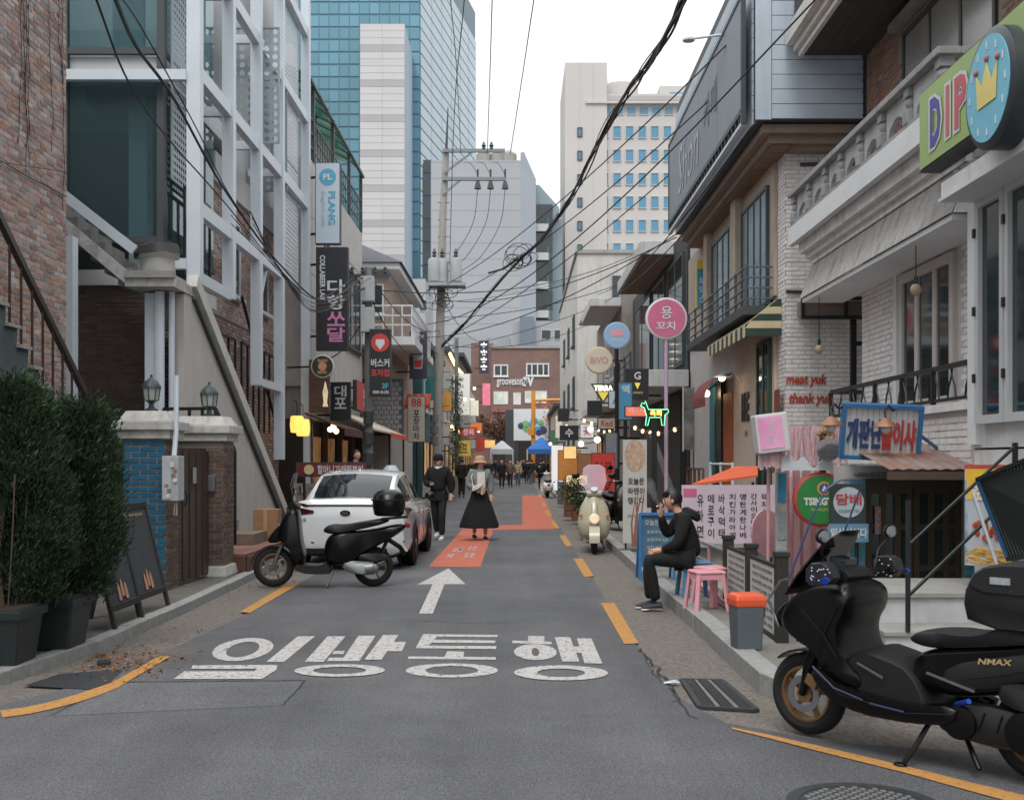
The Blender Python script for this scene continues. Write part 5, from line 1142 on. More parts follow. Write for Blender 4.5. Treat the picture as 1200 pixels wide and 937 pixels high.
# --- utility pole with red and black sign
wpole = M('pole_concrete', S(120,122,122), .8, .15, 6, .2, 40, streak=.2)
up1 = thing('utility_pole', 'grey utility pole carrying a black restaurant blade sign', 'pole', (-3.6,27.8,0))
X = wx(432,27.8); MB().tube([(X,27.8,0),(X,27.8,6.3)], [.11,.09], 12).build('shaft', wpole, up1)
for z in (5.75, 5.0): B('equipment_box', M('box_pale', S(172,176,178), .6, .1), up1, X-.16, X+.16, 27.5, 27.75, z-.3, z+.3, bevel=.02)
for z in (6.1,): MB().bar((X-.5,27.8,z),(X+.5,27.8,z),.08).build('crossarm', grey_d, up1)
for dx in (-.4,-.15,.15,.4): MB().lathe([(.03,0),(.05,.05),(.03,.1),(.05,.14),(.02,.18)], 8, (X+dx,27.8,6.14)).build('insulator', grey_d, up1)
for z in (1.0,1.5,2.0,2.5): MB().tube([(X,27.7,z),(X+.02,27.68,z+.3)], .12, 10).build('band', grey_d, up1)
c = P(445.5,425,27.4); t = sign('blade_sign', 'black blade sign with red round face logo and 2F', c, XR, .52, 1.62, M('sign_black', S(36,38,44), .5, .1, 3), None, .14, (('버스커',0,.0,.44,.2,tw_),('포차집',0,-.24,.44,.18,tred),('2F',.12,-.55,.16,.12,cyan),('BEER 02-332',.02,-.7,.38,.07,tw_)), arm=(-.3,.3,0))
MB().lathe([(.22,0),(.22,.006)], 24, c+Vector((0,-.01,.48)), (0,-1,0)).build('logo', tred, t); MB().prism([(-.1,.08),(.1,.08),(.11,-.03),(0,-.17),(-.11,-.03)], c+Vector((0,-.02,.48)), XR, UP, (0,-.004,0)).build('logo', tw_, t)
# --- balcony house
h7 = thing('balcony_house', 'tan brick house with dark hip roof and white balcony', 'building', (-6,42,0))
tan = M('tan_brick', S(150,132,118), .85, .15, 20, .4, 60, rnd=.15)
B('wall', mortar_l, h7, -11, -4.3, 38.2, 47, 0, 8.0)
bricks(h7, tan, (-7.0,38.2,2.5), XR, YL, 2.7, 5.3, indiv=0, bl=.25, bh=.09); bricks(h7, tan, (-4.3,38.2,2.5), YR, XR, 8.5, 5.3, indiv=0, bl=.25, bh=.09)
MB().loft([[(-11.3,37.8,7.95),(-3.9,37.8,7.95),(-3.9,47.5,7.95),(-11.3,47.5,7.95)],[(-11.3,37.8,8.15),(-3.9,37.8,8.15),(-3.9,47.5,8.15),(-11.3,47.5,8.15)]], sm=False).build('eave', white, h7)
MB().loft([[(-11.4,37.7,8.16),(-3.8,37.7,8.16),(-3.8,47.6,8.16),(-11.4,47.6,8.16)],[(-9.5,40.5,9.3),(-5.6,40.5,9.3),(-5.6,45,9.3),(-9.5,45,9.3)]], sm=False).build('roof', M('dark_roof_tile', S(74,76,82), .8, .2, 10), h7)
window(h7, (-4.9,38.15,7.0), XR, .9, 1.0, white, glass_d, 2, 1)
B('balcony_slab', white, h7, -6.5, -3.3, 36.9, 45, 5.35, 5.62)
wr = thing('white_balcony_rail', 'white railing of the tan brick house balcony', 'railing', (-4,40,5.62)); 
for z in (6.0,6.3,6.62): MB().tube([(-6.3,37.0,z),(-3.4,37.0,z),(-3.4,44.8,z)], .03, 6).build('rail', white, wr)
for i in range(10): MB().tube([(-6.2+i*.31,37.0,5.6),(-6.2+i*.31,37.0,6.62)], .025, 6).build('rail_bar', white, wr)
for i in range(14): MB().tube([(-3.4,37.3+i*.56,5.6),(-3.4,37.3+i*.56,6.62)], .025, 6).build('rail_bar', white, wr)
pat = MB()
for i in range(8):
    for j in range(11): pat.prism([(.09*math.cos(k*1.047),.09*math.sin(k*1.047)) for k in range(6)], (-5.2+i*.17+(j % 2)*.085,38.1,2.6+j*.155), XR, UP, (0,-.03,0))
pat.build('pattern_block', M('pattern_grey', S(120,118,120), .8, .15, 6), h7, kind='stuff')
B('pattern_backing', grey_d, h7, -5.35, -3.78, 38.1, 38.19, 2.45, 4.35)
ra = thing('red_awning', 'red and white striped small awning by the pojangmacha sign', 'awning', (-3.2,42,3.8)); 
for i in range(7): 
    X0 = wx(475,42)+i*.13; MB().add([(X0,42.6,4.1),(X0+.13,42.6,4.1),(X0+.13,41.6,3.65),(X0,41.6,3.65),(X0,41.6,3.5),(X0+.13,41.6,3.5)], [(0,1,2,3),(3,2,5,4)]).build('stripe', M('awning_red', S(206,70,50), .8, .1) if i % 2 == 0 else M('awning_coral', S(214,110,80), .8, .1), ra)
t = sign('pole_sign', 'cream upright sign with red 88 and stacked black letters', P(488,491,40), XR, .62, 1.6, M('sign_cream', S(192,186,170), .6, .08), None, .2, (('88',0,.58,.36,.3,tred),('포장마차',0,-.2,.22,1.05,ink,1)), pole=.08)
t = sign('blade_sign', 'dark blade sign with red cup picture above the red awning', P(490,416,40), XR, .62, 1.65, M('sign_slate', S(58,66,74), .5, .1), None, .12, (('jjPICK',0,.62,.45,.16,tw_),), arm=(-.8,.2,0)); c = P(490,422,40)
MB().prism([(-.14,-.3),(.14,-.3),(.18,.2),(-.18,.2)], c+Vector((0,-.012,0)), XR, UP, (0,-.004,0)).build('cup_print', M('cup_pale', S(190,200,206), .6, .1), t); MB().prism([(-.12,-.25),(.12,-.25),(.14,.0),(-.14,.0)], c+Vector((0,-.018,0)), XR, UP, (0,-.004,0)).build('cup_print', tred, t)
# --- tall pole with transformer
up2 = thing('utility_pole', 'tall concrete utility pole with crossarms and pole transformers', 'pole', (-2.85,42,0)); D = 42.0; X = wx(515,D)
MB().tube([(wx(511,D),D,0),(wx(519,D),D,wz(250,D)),(wx(523,D),D,wz(176,D))], [.19,.14,.11], 14).build('shaft', M('pole_pale', S(150,146,140), .8, .12, 6, streak=.2), up2)
Xp = wx(521,D)
for (y, x1) in ((178,592),(211,592)): MB().bar((wx(519,D),D-.15,wz(y,D)), (wx(x1,D),D-.15,wz(y,D)), .12, .12).build('crossarm', M('galvanised', S(120,130,136), .5, .1, metal=.3), up2)
MB().bar((Xp,D-.15,wz(204,D)), (wx(553,D),D-.15,wz(180,D)), .07).build('brace', M('galvanised', S(120,130,136), .5, .1, metal=.3), up2); MB().bar((Xp-.05,D-.15,wz(229,D)), (wx(540,D),D-.15,wz(212,D)), .07).build('brace', M('galvanised', S(120,130,136), .5, .1, metal=.3), up2)
ins = [(.04,0),(.09,.06),(.05,.12),(.09,.18),(.05,.24),(.03,.32)]
for x in (560,575,592):
    MB().lathe([(.03,0),(.04,.35)], 8, (wx(x,D),D-.15,wz(211,D))).build('insulator', grey_d, up2); MB().lathe([(.03,-.3),(.13,-.3),(.10,-.15),(.05,0)], 8, (wx(x,D),D-.15,wz(213,D))).build('insulator', grey_d, up2)
for x in (567,576): MB().lathe(ins, 8, (wx(x,D),D-.15,wz(178,D))).build('insulator', grey_d, up2)
MB().tube([(wx(523,D),D,wz(178,D)),(wx(525,D),D,wz(126,D))], [.06,.02], 6).build('lightning_rod', grey_d, up2)
tm_ = M('transformer_grey', S(150,154,158), .6, .1, 3)
for i, x in enumerate((510,519,535)): 
    MB().lathe([(.05,0),(.23,.02),(.23,.78),(.19,.86),(.05,.9)], 14, (wx(x,D),D-.45+.12*(i == 1),wz(333,D))).build('transformer_tank', tm_, up2)
    MB().lathe(ins, 8, (wx(x,D),D-.45,wz(333,D)+.9)).build('bushing', grey_d, up2)
B('transformer_platform', tm_, up2, wx(503,D), wx(546,D), D-.75, D+.1, wz(338,D), wz(334,D))
rn = random.Random(9); 
for k in range(10):
    c = P(517+rn.uniform(-8,12), 348+rn.uniform(-8,14), D-.35); r_ = rn.uniform(.2,.5); a0 = rn.uniform(0,6); MB().tube([c+Vector((r_*math.cos(a0+i*.45),-.05*i*.1,r_*.8*math.sin(a0+i*.45))) for i in range(11)], .014, 5).build('cable_loop', black_m, up2)
for z in range(14): MB().tube([(Xp-.25,D-.1,3+z*.62),(Xp+.2,D-.1,3+z*.62)], .012, 5).build('step_bolt', grey_d, up2)
for z in (2.2,2.6,3.0): MB().tube([(wx(511,D),D,z),(wx(511,D),D,z+.3)], .2, 12).build('wrap', M('wrap_grey', S(110,112,114), .7, .3, 20), up2)
# --- far left shops
def shop(name, label, X, y0, y1, h, wall, roof=None, depth=6, side=-1):
    t = thing(name, label, 'building', (X + side*depth/2, (y0+y1)/2, 0)); xa, xb = sorted((X, X+side*depth))
    B('wall', wall, t, xa, xb, y0, y1, 0, h); 
    if roof: B('roof', roof, t, xa-.3, xb+.3, y0-.3, y1+.3, h, h+.25)
    rgt = YR if side < 0 else YL; n = int((y1-y0)/3)
    for k in range(max(1, int(h/3.1))):
        for i in range(n):
            yc = y0 + (i+.5)*(y1-y0)/n
            if k == 0: window(t, (X, yc, 1.35), rgt, (y1-y0)/n*.8, 2.2, black_m, M('shop_glow', S(226,176,110), .4, .7, .9, emit=.5, col2=S(60,56,54)), 2, 1, sill=False, out=.03)
            else: window(t, (X, yc, 1.4+k*3.0), rgt, (y1-y0)/n*.55, 1.4, white, glass_d, 2, 1, out=.03)
    return t
shop('corner_shop', 'dark teal shop house behind the tall utility pole', -3.95, 47.5, 58, 6.4, M('teal_wall', S(54,92,96), .7, .15, 3), grey_d)
shop('white_shop', 'white rendered shop house with dark roof and string lights', -3.75, 58.5, 72, 7.2, wall_w, M('dark_roof', S(62,66,78), .7, .1))
shop('brown_shop', 'brown brick bar house beyond the white shop house', -3.65, 72.5, 86, 8.2, M('far_brick', S(112,84,74), .8, .2, 12), M('dark_roof', S(62,66,78), .7, .1))
shop('grey_shop', 'grey corner shop house near the street end', -3.6, 86.5, 99, 7.0, wall_g)
glow = M('warm_string', (1,.66,.3), .5, 0, emit=3)
def festoon(name, label, a, b_, n, sag, r_=.06):
    a, b_ = Vector(a), Vector(b_); t = thing(name, label, 'lights', (a+b_)/2 - UP*sag)
    f_ = lambda k: a.lerp(b_, k) - UP*sag*4*k*(1-k)
    MB().tube([f_(i/12) for i in range(13)], .015, 4).build('cord', black_m, t)
    for i in range(n): MB().ell(f_((i+.5)/n), r_,r_,r_*1.2,6).build('bulb', glow, t)
festoon('string_lights', 'warm bulbs along the white shop eave', (-3.45,58.5,7.1), (-3.45,72,7.1), 22, .15, .09); festoon('string_lights', 'warm bulbs strung along the brown bar front', (-3.3,73,6.2), (-3.3,86,6.2), 20, .3, .09); festoon('string_lights', 'warm bulbs over the white shop windows', (-3.4,59,3.4), (-3.4,72,3.4), 18, .1, .08)
sign('blade_sign', 'tall lit star-patterned blade sign on the brown bar', P(567,418,74), XR, .62, 2.1, M('sign_navy', S(52,62,92), .5, .1), None, .2, (('****',0,0,.4,1.9,M('star_glow', S(250,240,200), .5, 0, emit=1.6),1),), arm=(-.6,.2,0))
sign('blade_sign', 'small red blade sign beside the white shop windows', P(549,506,60), XR, .9, .5, tred, None, .15, (('정육',0,0,.6,.35,tw_),), arm=(-1,.2,0))
sign('blade_sign', 'white blade sign on the white shop wall', P(541,462,60), XR, .9, 2.2, M('sign_lit_white', S(214,214,206), .5, .05, emit=.25), None, .15, arm=(-.9,.2,0))
sign('blade_sign', 'yellow low sign at the white shop door', P(541,525,58), XR, .95, .85, M('sign_yellow', S(206,180,80), .6, .1), None, .12, (('호프',0,0,.6,.5,ink),), pole=.05)
sign('blade_sign', 'teal hanging sign on the dark teal shop', P(507,455,49), XR, .7, 1.0, M('sign_teal', S(52,130,130), .5, .1), None, .12, arm=(-.9,.2,0))
sign('blade_sign', 'pink lit sign beyond the star-patterned sign', P(570,462,80), XR, .6, 1.6, M('sign_pink_lit', S(226,130,150), .5, .2, 3, emit=.3), None, .15, arm=(-.9,.2,0))
# ivy-clad pole
iv = thing('ivy_pole', 'slim pole overgrown with green ivy by the white shop', 'pole', (wx(535,52),52,0)); X = wx(535,52)
MB().tube([(X,52,0),(X,52,7.2)], .09, 8).build('shaft', wpole, iv); m = MB()
for i in range(1800):
    z = random.uniform(1.2,5.4); a = random.uniform(0,6.28); r_ = random.gauss(.2,.07); p = Vector((X+r_*math.cos(a),52+r_*math.sin(a),z)); e = Vector((random.gauss(0,1),random.gauss(0,1),random.gauss(0,1))).normalized()*.07; s_ = e.cross(UP).normalized()*.05 if abs(e.z) < .069 else XR*.05
    m.add([p,p+e*.5+s_,p+e,p+e*.5-s_], [(0,1,2,3)])
m.build('ivy', M('ivy_green', S(70,92,48), .8, .3, 5, rnd=.4), iv, norm=False)

# ================================================================ MIDDLE AND FAR: RIGHT SIDE
h8 = thing('glazed_corner_house', 'dark glazed house with stepped grey canopies beyond the cafe', 'building', (6,32,0))
B('wall', M('dark_wall', S(58,60,62), .8, .15, 3), h8, 4.05, 9, 27.2, 40, 0, 7.2)
for (ya, yb) in ((27.6,30.4),(31,33.8),(34.4,39)): window(h8, (4.05,(ya+yb)/2,5.3), YL, yb-ya, 2.7, wfm, glass_d, 2, 1, sill=False, out=.03)
cg_ = M('canopy_grey', S(188,188,188), .8, .12, 3, streak=.25)
def slab(t, a, nm='canopy_slab'): B(nm, cg_, t, *a, bevel=.02)
slab(h8, (3.2,6,29.6,36.5,6.95,7.3)); B('canopy_soffit', M('soffit_brown', S(120,100,86), .8, .15, 4), h8, 3.27, 6, 29.7, 36.4, 6.9, 6.948)
slab(h8, (3.1,4.04,26.9,31.0,3.35,3.75)); slab(h8, (3.0,4.04,31.2,36.5,3.25,3.6), 'balcony_slab')
br2 = thing('pipe_balcony_rail', 'dark rail of the lower balcony on the glazed house', 'railing', (3.1,33,3.6))
for k in range(5): MB().tube([(3.1,36.4,3.75+k*.2),(3.1,31.3,3.75+k*.2)], .02, 6).build('rail', wfm, br2)
for y in (31.3,33,34.7,36.4): MB().tube([(3.1,y,3.55),(3.1,y,4.6)], .03, 6).build('rail_post', wfm, br2)
B('dark_shopfront', M('shopfront_black', S(30,31,33), .7, .15, 3), h8, 3.9, 4.04, 27.4, 39.5, .1, 3.2)
bx = thing('sliding_poster', 'large monochrome photo poster on the terrace wall', 'poster', (3.5,26.5,.5)); D = 26.4
MB().box(wx(801,D), wx(829,D), D, D+.04, wz(527,D), wz(454,D)).build('board', M('photo_print', S(150,150,148), .6, .5, 2.2, col2=S(60,62,64)), bx); MB().box(wx(800,D), wx(801,D), D-.02, D+.05, wz(529,D), wz(453,D)).build('frame', white, bx); MB().box(wx(829,D), wx(830,D), D-.02, D+.05, wz(529,D), wz(453,D)).build('frame', white, bx)
MB().bar((wx(815,D),D+.06,0),(wx(815,D),D+.06,wz(454,D)),.08).build('post', black_m, bx)
sign('wall_sign', 'vertical blue and yellow travel sign on the glazed house', P(823.5,334,24.3), XR, .26, 1.0, M('travel_blue', S(60,150,190), .5, .08), M('travel_edge', S(206,180,90), .5), .2, (('부엌스',0,-.1,.16,.55,tw_,1),), arm=(.5,.1,0))
MB().obox(P(823.5,310,24.28), (.11,0,0),(0,.02,0),(0,0,.1)).build('yellow_cap', M('travel_edge', S(206,180,90), .5), bpy.data.objects['wall_sign'])
h9 = thing('canopied_house', 'grey house with white flat canopies and balcony', 'building', (5.5,47,0))
B('wall', M('stone_wall', S(124,120,116), .8, .15, 3, streak=.2), h9, 3.7, 9, 40.2, 53, 0, 7.6); slab(h9, (2.6,6,40.6,46,7.1,7.4)); slab(h9, (2.95,3.69,41,52,3.55,3.85), 'balcony_slab'); slab(h9, (2.8,6,46.5,52,7.75,8.0))
for (ya, yb) in ((41,44),(45,48),(49,52)): window(h9, (3.7,(ya+yb)/2,5.6), YL, 2.2, 1.8, white, glass_d, 2, 1, out=.03); window(h9, (3.7,(ya+yb)/2,1.5), YL, 2.4, 2.2, black_m, M('shop_glow', S(226,176,110), .4, .7, .9, emit=.5, col2=S(60,56,54)), 2, 1, sill=False, out=.03)
h10 = thing('white_gable_block', 'tall white rendered block with blank side wall', 'building', (7,66,0))
B('wall', M('stained_white', S(184,182,178), .85, .12, 1, .1, 40, streak=.25), h10, 3.0, 12, 57, 80, 0, wz(297,57)); B('coping', conc, h10, 2.9, 12.1, 56.9, 80.1, wz(297,57), wz(293,57))
window(h10, (wx(728,57),56.97,wz(342,57)), XR, .9, 1.6, wfm, glass_d, 1, 1); 
for k in range(3):
    for y in (60,66,72): window(h10, (3.0,y,2+k*3.2), YL, 1.6, 1.6, wfm, glass_d, 2, 1, out=.03)
shop('far_right_shop', 'low grey shop row beside the blue market tent', 2.85, 80.5, 98, 5.4, wall_g, grey_d, 6, 1)
# right-hand street signs on poles
c = P(781,373,20.0); t = rsign('round_sign', 'large round pink sign with white lettering on a pink pole', c, .365, M('rim_white', S(206,204,202), .5, .05), M('sign_rose', S(196,104,140), .5, .08, 3)); text('용', c+Vector((0,-.02,.10)), XR, UP, .22, tw_, t, w=.2, bold=.01); text('꼬치', c+Vector((-.02,-.02,-.13)), XR, UP, .15, tw_, t, w=.34, bold=.02); MB().tube([c-UP*.36+Vector((0,.04,0)), (c.x,c.y+.04,0)], .035, 10).build('pole', M('pole_lilac', S(186,160,186), .5, .08), t)
c = P(723,393,28.0); t = rsign('round_sign', 'pale blue round sign with pink cloud logo', c, .33, M('rim_blue', S(150,176,206), .5, .05), M('sign_sky', S(150,180,212), .5, .06)); 
for dx in (-.08,0,.08): MB().lathe([(.08,.019),(.08,.024+dx*.03)], 14, c+Vector((dx,0,.06)), (0,-1,0)).build('logo', M('logo_pink', S(222,160,166), .5), t)
text('하나비', c+Vector((0,-.02,-.12)), XR, UP, .09, tw_, t, w=.3); MB().tube([c-UP*.33+Vector((0,.04,0)), (c.x,c.y+.04,0)], .05, 8).build('pole', black_m, t)
c = P(702,422,29.0); t = rsign('round_sign', 'cream round sign reading BIVO', c, .345, M('rim_gold', S(206,186,150), .5, .05), M('sign_ivory', S(208,200,184), .5, .05)); text('BIVO', c+Vector((0,-.02,0)), XR, UP, .17, M('text_rose', S(206,150,140), .6), t, w=.46, bold=.02); MB().bar(c+Vector((.3,.09,0)), c+Vector((.62,.09,0)), .04).build('bracket', black_m, t)
c = P(707,459,33); t = thing('triangle_sign', 'lit triangular beer sign reading TERRA', 'sign', c)
MB().prism([(-.36,.24),(.36,.24),(0,-.36)], c, XR, UP, (0,.12,0)).build('casing', M('tri_dark', S(70,76,60), .5), t); text('TERRA', c+Vector((0,-.01,.11)), XR, UP, .16, M('glow_white', S(250,250,235), .5, 0, emit=1.2), t, w=.55, bold=.05); MB().prism([(-.16,0),(.16,0),(0,-.26)], c+Vector((0,-.002,0)), XR, UP, (0,-.006,0)).build('emblem', M('tri_yellow', S(226,206,90), .5, emit=.3), t)
MB().bar(c+Vector((.3,.08,.2)), c+Vector((.8,.3,.2)), .05).build('bracket', black_m, t)
sign('shop_sign', 'black square sign with white letter logo and gold cup', P(746,450,27), XR, .58, .74, M('sign_black', S(36,38,44), .5, .1, 3), None, .12, (('G',.02,.2,.16,.18,tw_),('GUINNESS',.0,-.2,.3,.05,M('gold_print', S(196,180,110), .5))), arm=(.6,.2,0))
c = P(747,449,27); MB().prism([(-.07,.03),(.07,.03),(0,-.12)], c+Vector((0,-.14,-.02)) + Vector((0,.13,0)), XR, UP, (0,-.008,0)).build('cup_emblem', M('tri_yellow', S(226,206,90), .5, emit=.3), bpy.data.objects['shop_sign'])
# neon bull-shaped sign: dark plate, green tube outline, glowing letters
c = P(767,484,19.6); t = thing('neon_sign', 'green neon animal-outline sign with glowing orange letters', 'sign', c - UP*.2)
ol = [(-.20,.17),(-.23,.12),(-.17,.09),(-.13,-.05),(-.15,-.20),(-.11,-.20),(-.08,-.07),(.10,-.07),(.12,-.2),(.16,-.2),(.17,-.03),(.23,.02),(.22,.06),(.16,.06),(-.10,.06),(-.13,.14),(-.15,.20),(-.17,.15)]
MB().prism([(a*1.05,b_*1.05) for a,b_ in ol], c, XR, UP, (0,.04,0)).build('plate', M('sign_black', S(36,38,44), .5, .1, 3), t); MB().tube([c+Vector((a*1.05,-.012,b_*1.05)) for a,b_ in ol], .007, 6, closed=True).build('neon_tube', M('neon_green', (.16,.75,.35), .5, 0, emit=2.2), t)
text('육회', c+Vector((.02,-.008,0)), XR, UP, .10, M('neon_orange', (1,.33,.06), .5, 0, emit=3.5), t, w=.2, bold=.03); MB().bar((c.x,c.y+.05,0),(c.x,c.y+.05,c.z),.09).build('post', black_m, t)
sign('shop_sign', 'small red and orange lit sign beside the neon animal', P(745,482,20.5), XR, .40, .2, M('sign_orange_lit', S(226,110,80), .5, .2, 5, emit=.5), None, .08, (('VILLA',0,.02,.28,.07,tw_),), arm=(.3,.02,0))
# standing banners and clutter along the right kerb
bp_ = thing('standing_banner', 'tall white standing banner with noodle bowl photo and lettering', 'banner', (2.35,18.8,.1)); D = 18.8; x0, x1 = wx(730,D), wx(758,D); z0, z1 = wz(636,D), wz(515,D)
MB().box(x0,x1,D,D+.03,z0,z1).build('panel', M('banner_white', S(186,184,180), .7, .06, 3), bp_); bowl = [(.17*math.cos(i*.2618), .26*math.sin(i*.2618)) for i in range(24)]
MB().prism(bowl, ((x0+x1)/2,D-.001,z1-.26), XR, UP, (0,-.004,0)).build('bowl_print', M('noodle_print', S(170,120,86), .7, .6, 14, col2=S(196,186,170)), bp_)
for i, s_ in enumerate(('오늘은','라멘이','땡긴다')): text(s_, ((x0+x1)/2+.02,D-.004,z1-.68-i*.16), XR, UP, .11, ink, bp_, w=.27, bold=.02)
text('2호점 라멘 전문', ((x0+x1)/2,D-.004,z1-1.25), XR, UP, .05, ink, bp_, w=.25); MB().bar((x0+.05,D+.05,.1),(x0+.05,D+.05,z1),.03).build('post', black_m, bp_); B('foot', grey_d, bp_, x0-.05,x1+.05,D-.1,D+.2,.1,.15)
sign('standing_banner', 'tall red standing banner with dark lettering', P(707,570,27), XR, .56, 1.6, M('banner_red', S(196,58,50), .7, .1, 3), None, .08, (('일로',0,.45,.42,.3,M('dark_red', S(120,30,28), .7)),('일로',0,.0,.42,.3,M('dark_red', S(120,30,28), .7))), cat='banner', pole=.1)
sign('bus_sign', 'blue topped station sign on a pole', P(733,470,24), XR, .3, .8, M('station_blue', S(70,140,180), .5, .1), None, .06, (('역',0,.25,.16,.18,tw_),), pole=.1)
sign('shop_sign', 'round white lit globe sign with pink flower', P(688,505,40), XR, .5, .5, M('sign_lit_white', S(214,214,206), .5, .05, emit=.25), None, .1, (('꽃',0,0,.3,.3,tpink),), arm=(.6,.2,0))
sign('shop_sign', 'low lit cream sign reading cafe', P(676,563,34), XR, .66, .36, M('lit_cream', S(232,206,160), .5, .1, 4, emit=.5), None, .1, (('cafe Der Chu',0,0,.5,.12,ink),), pole=.1)
sign('shop_sign', 'small black sign with white stroke logo', P(667,507,42), XR, .7, .55, M('sign_black', S(36,38,44), .5, .1, 3), None, .1, (('수',0,0,.3,.3,tw_),), arm=(.9,.2,0))
sign('shop_sign', 'white square sign with green letters below the triangle sign', P(722,468,31), XR, .42, .5, M('sign_pale', S(190,202,214), .5, .05), None, .1, (('A',0,0,.2,.25,M('text_green', S(80,130,100), .6)),), arm=(.6,.2,0))
sign('shop_sign', 'white and red small sign beside the station sign', P(711,496,30), XR, .48, .3, M('sign_cream', S(192,186,170), .6, .08), None, .1, (('Red',0,0,.3,.16,tred),), arm=(.6,.2,0))
sign('standing_banner', 'orange standing banner by the far cafe', P(667,545,45), XR, .9, 1.2, M('banner_orange', S(206,140,70), .7, .1), None, .06, cat='banner', pole=.1)
sign('standing_banner', 'white lit standing banner near the blue tent', P(653,548,50), XR, .55, 2.0, M('banner_lit', S(222,226,228), .7, .05, emit=.4), None, .06, cat='banner', pole=.1)
festoon('string_lights', 'warm bulbs hung above the low lit cafe sign', (2.2,32,2.5), (2.9,33,2.6), 4, .12, .035); festoon('string_lights', 'warm bulbs over the far cafe terrace', (2.1,38,3.0), (3.4,39,3.1), 5, .2, .05); festoon('string_lights', 'warm bulbs by the black shopfront', (2.6,26,2.4), (3.4,24,2.3), 6, .15, .04)
# dark ramp wall and plants between
rw = thing('ramp_wall', 'dark sloping stair wall behind the pink pole', 'wall', (3.2,24,0)); MB().prism([(21.5,.05),(26,.05),(26,2.3),(25.4,2.3),(21.5,.9)], (2.9,0,0), YR, UP, (.12,0,0)).build('wall', M('dark_board', S(60,58,56), .8, .2, 5), rw); B('coping', conc, rw, 2.3, 2.85, 19.6, 24, .5, .62)
def bush(name, label, c, r_, n, mat, cat='plant', pot=True):
    c = Vector(c); t = thing(name, label, cat, c); 
    if pot: MB().lathe([(.12,0),(.17,.3),(.18,.3)], 10, c).build('pot', M('terracotta', S(120,82,66), .8, .2, 8), t)
    m = MB()
    for i in range(n):
        p = c + UP*(.3+r_) + Vector((random.gauss(0,r_*.45),random.gauss(0,r_*.45),random.gauss(0,r_*.45))); e = Vector((random.gauss(0,1),random.gauss(0,1),random.gauss(0,1))).normalized()*.09; s_ = e.cross(Vector((.3,.2,1))).normalized()*.03; m.add([p,p+e*.5+s_,p+e,p+e*.5-s_], [(0,1,2,3)])
    m.build('foliage', mat, t, norm=False); MB().tube([c+UP*.25, c+UP*(.3+r_)], .015, 5).build('stem', M('thuja_bark', S(84,66,52), .9, .2, 12), t)
gp = M('plant_green', S(64,82,52), .8, .3, 6, rnd=.4)
for i, (x, d, r_) in enumerate(((676,29,.35),(684,27,.3),(670,33,.35),(690,24.5,.25))): bush('potted_plant', ('bushy potted plant under the low lit cafe sign','potted plant beside the tall red banner','potted plant further along the kerb from cafe sign','small potted plant behind the beige scooter')[i], (wx(x,d),d,.1), r_, 500, gp)

# ================================================================ STREET END AND SKYLINE
far_brick = M('end_brick', S(122,98,92), .85, .15, 1.2, .2, 20)
eb = thing('end_brick_building', 'red brick corner building closing the street end', 'building', (0,112,0)); D = 108.0
B('wall', far_brick, eb, wx(576,D), wx(668,D), D, D+14, 0, wz(408,D)); B('wall', far_brick, eb, wx(552,D+3), wx(577,D), D+3, D+14, 0, wz(398,D)); B('coping', conc, eb, wx(575,D), wx(669,D), D-.15, D+14, wz(408,D), wz(405,D))
for (x, y, w_, h_) in ((587,434,17,14),(630,433,27,15)): window(eb, P(x,y,D), XR, w_*D/F, h_*D/F, white, glass_d, 2 if w_ < 20 else 4, 1, fw=.12)
for (x, y, w_, h_) in ((587,466,17,15),(606,467,9,14),(628,465,26,14)): window(eb, P(x,y,D), XR, w_*D/F, h_*D/F, white, M('lit_window_cool', S(206,206,190), .4, .5, .5, emit=.5, col2=S(120,130,130)), 3, 1, fw=.1, sill=False)
text('groovesome', P(600,449,D-.1), XR, UP, .8, tw_, eb, w=2.9, bold=.02, thick=.1); text('sv', P(619,447,D-.1), XR, UP, .9, tw_, eb, w=1.1, bold=.03, thick=.1)
B('shop_band', M('brick_band', S(150,96,86), .8, .1), eb, wx(577,D), wx(667,D), D-.3, D-.01, wz(483,D), wz(480,D))
B('shopfront', M('recess_dark', S(40,36,34), .9, .2, 3), eb, wx(578,D), wx(666,D), D-.1, D-.011, 0, wz(500,D))
# billboard
bb = thing('billboard', 'white billboard with blue figures on dark hoarding at street end', 'billboard', (1,98,0)); D = 98.0
B('hoarding', grey_d, bb, wx(592,D), wx(604,D), D, D+.4, 0, wz(480,D)); B('panel', M('billboard_white', S(206,212,216), .6, .05), bb, wx(602,D), wx(643,D), D-.1, D, wz(516,D), wz(479,D))
for i in range(9):
    q = P(random.uniform(609,637), random.uniform(486,510), D-.12); MB().lathe([(random.uniform(.2,.45),0),(.2,.02)], 7, q, (0,-1,0)).build('printed_figure', (M('print_blue', S(70,150,190), .6), M('print_green', S(120,170,110), .6), M('print_navy', S(60,70,110), .6))[i % 3], bb)
for x in (606,640): MB().bar((wx(x,D),D+.1,0),(wx(x,D),D+.1,wz(516,D)),.15).build('post', grey_d, bb)
ym = thing('traffic_mast', 'orange yellow traffic mast with horizontal arm', 'mast', (wx(625,88),88,0)); D = 88.0; om = M('mast_orange', S(216,140,52), .6, .08)
MB().tube([(wx(625,D),D,0),(wx(625,D),D,wz(458,D))], .16, 10).build('pole', om, ym); MB().tube([(wx(625,D),D,wz(469,D)),(wx(668,D),D,wz(468,D))], .11, 8).build('arm', om, ym); B('control_box', om, ym, wx(619,D), wx(626,D), D-.3, D, wz(510,D), wz(501,D))
for x in (560,): pass
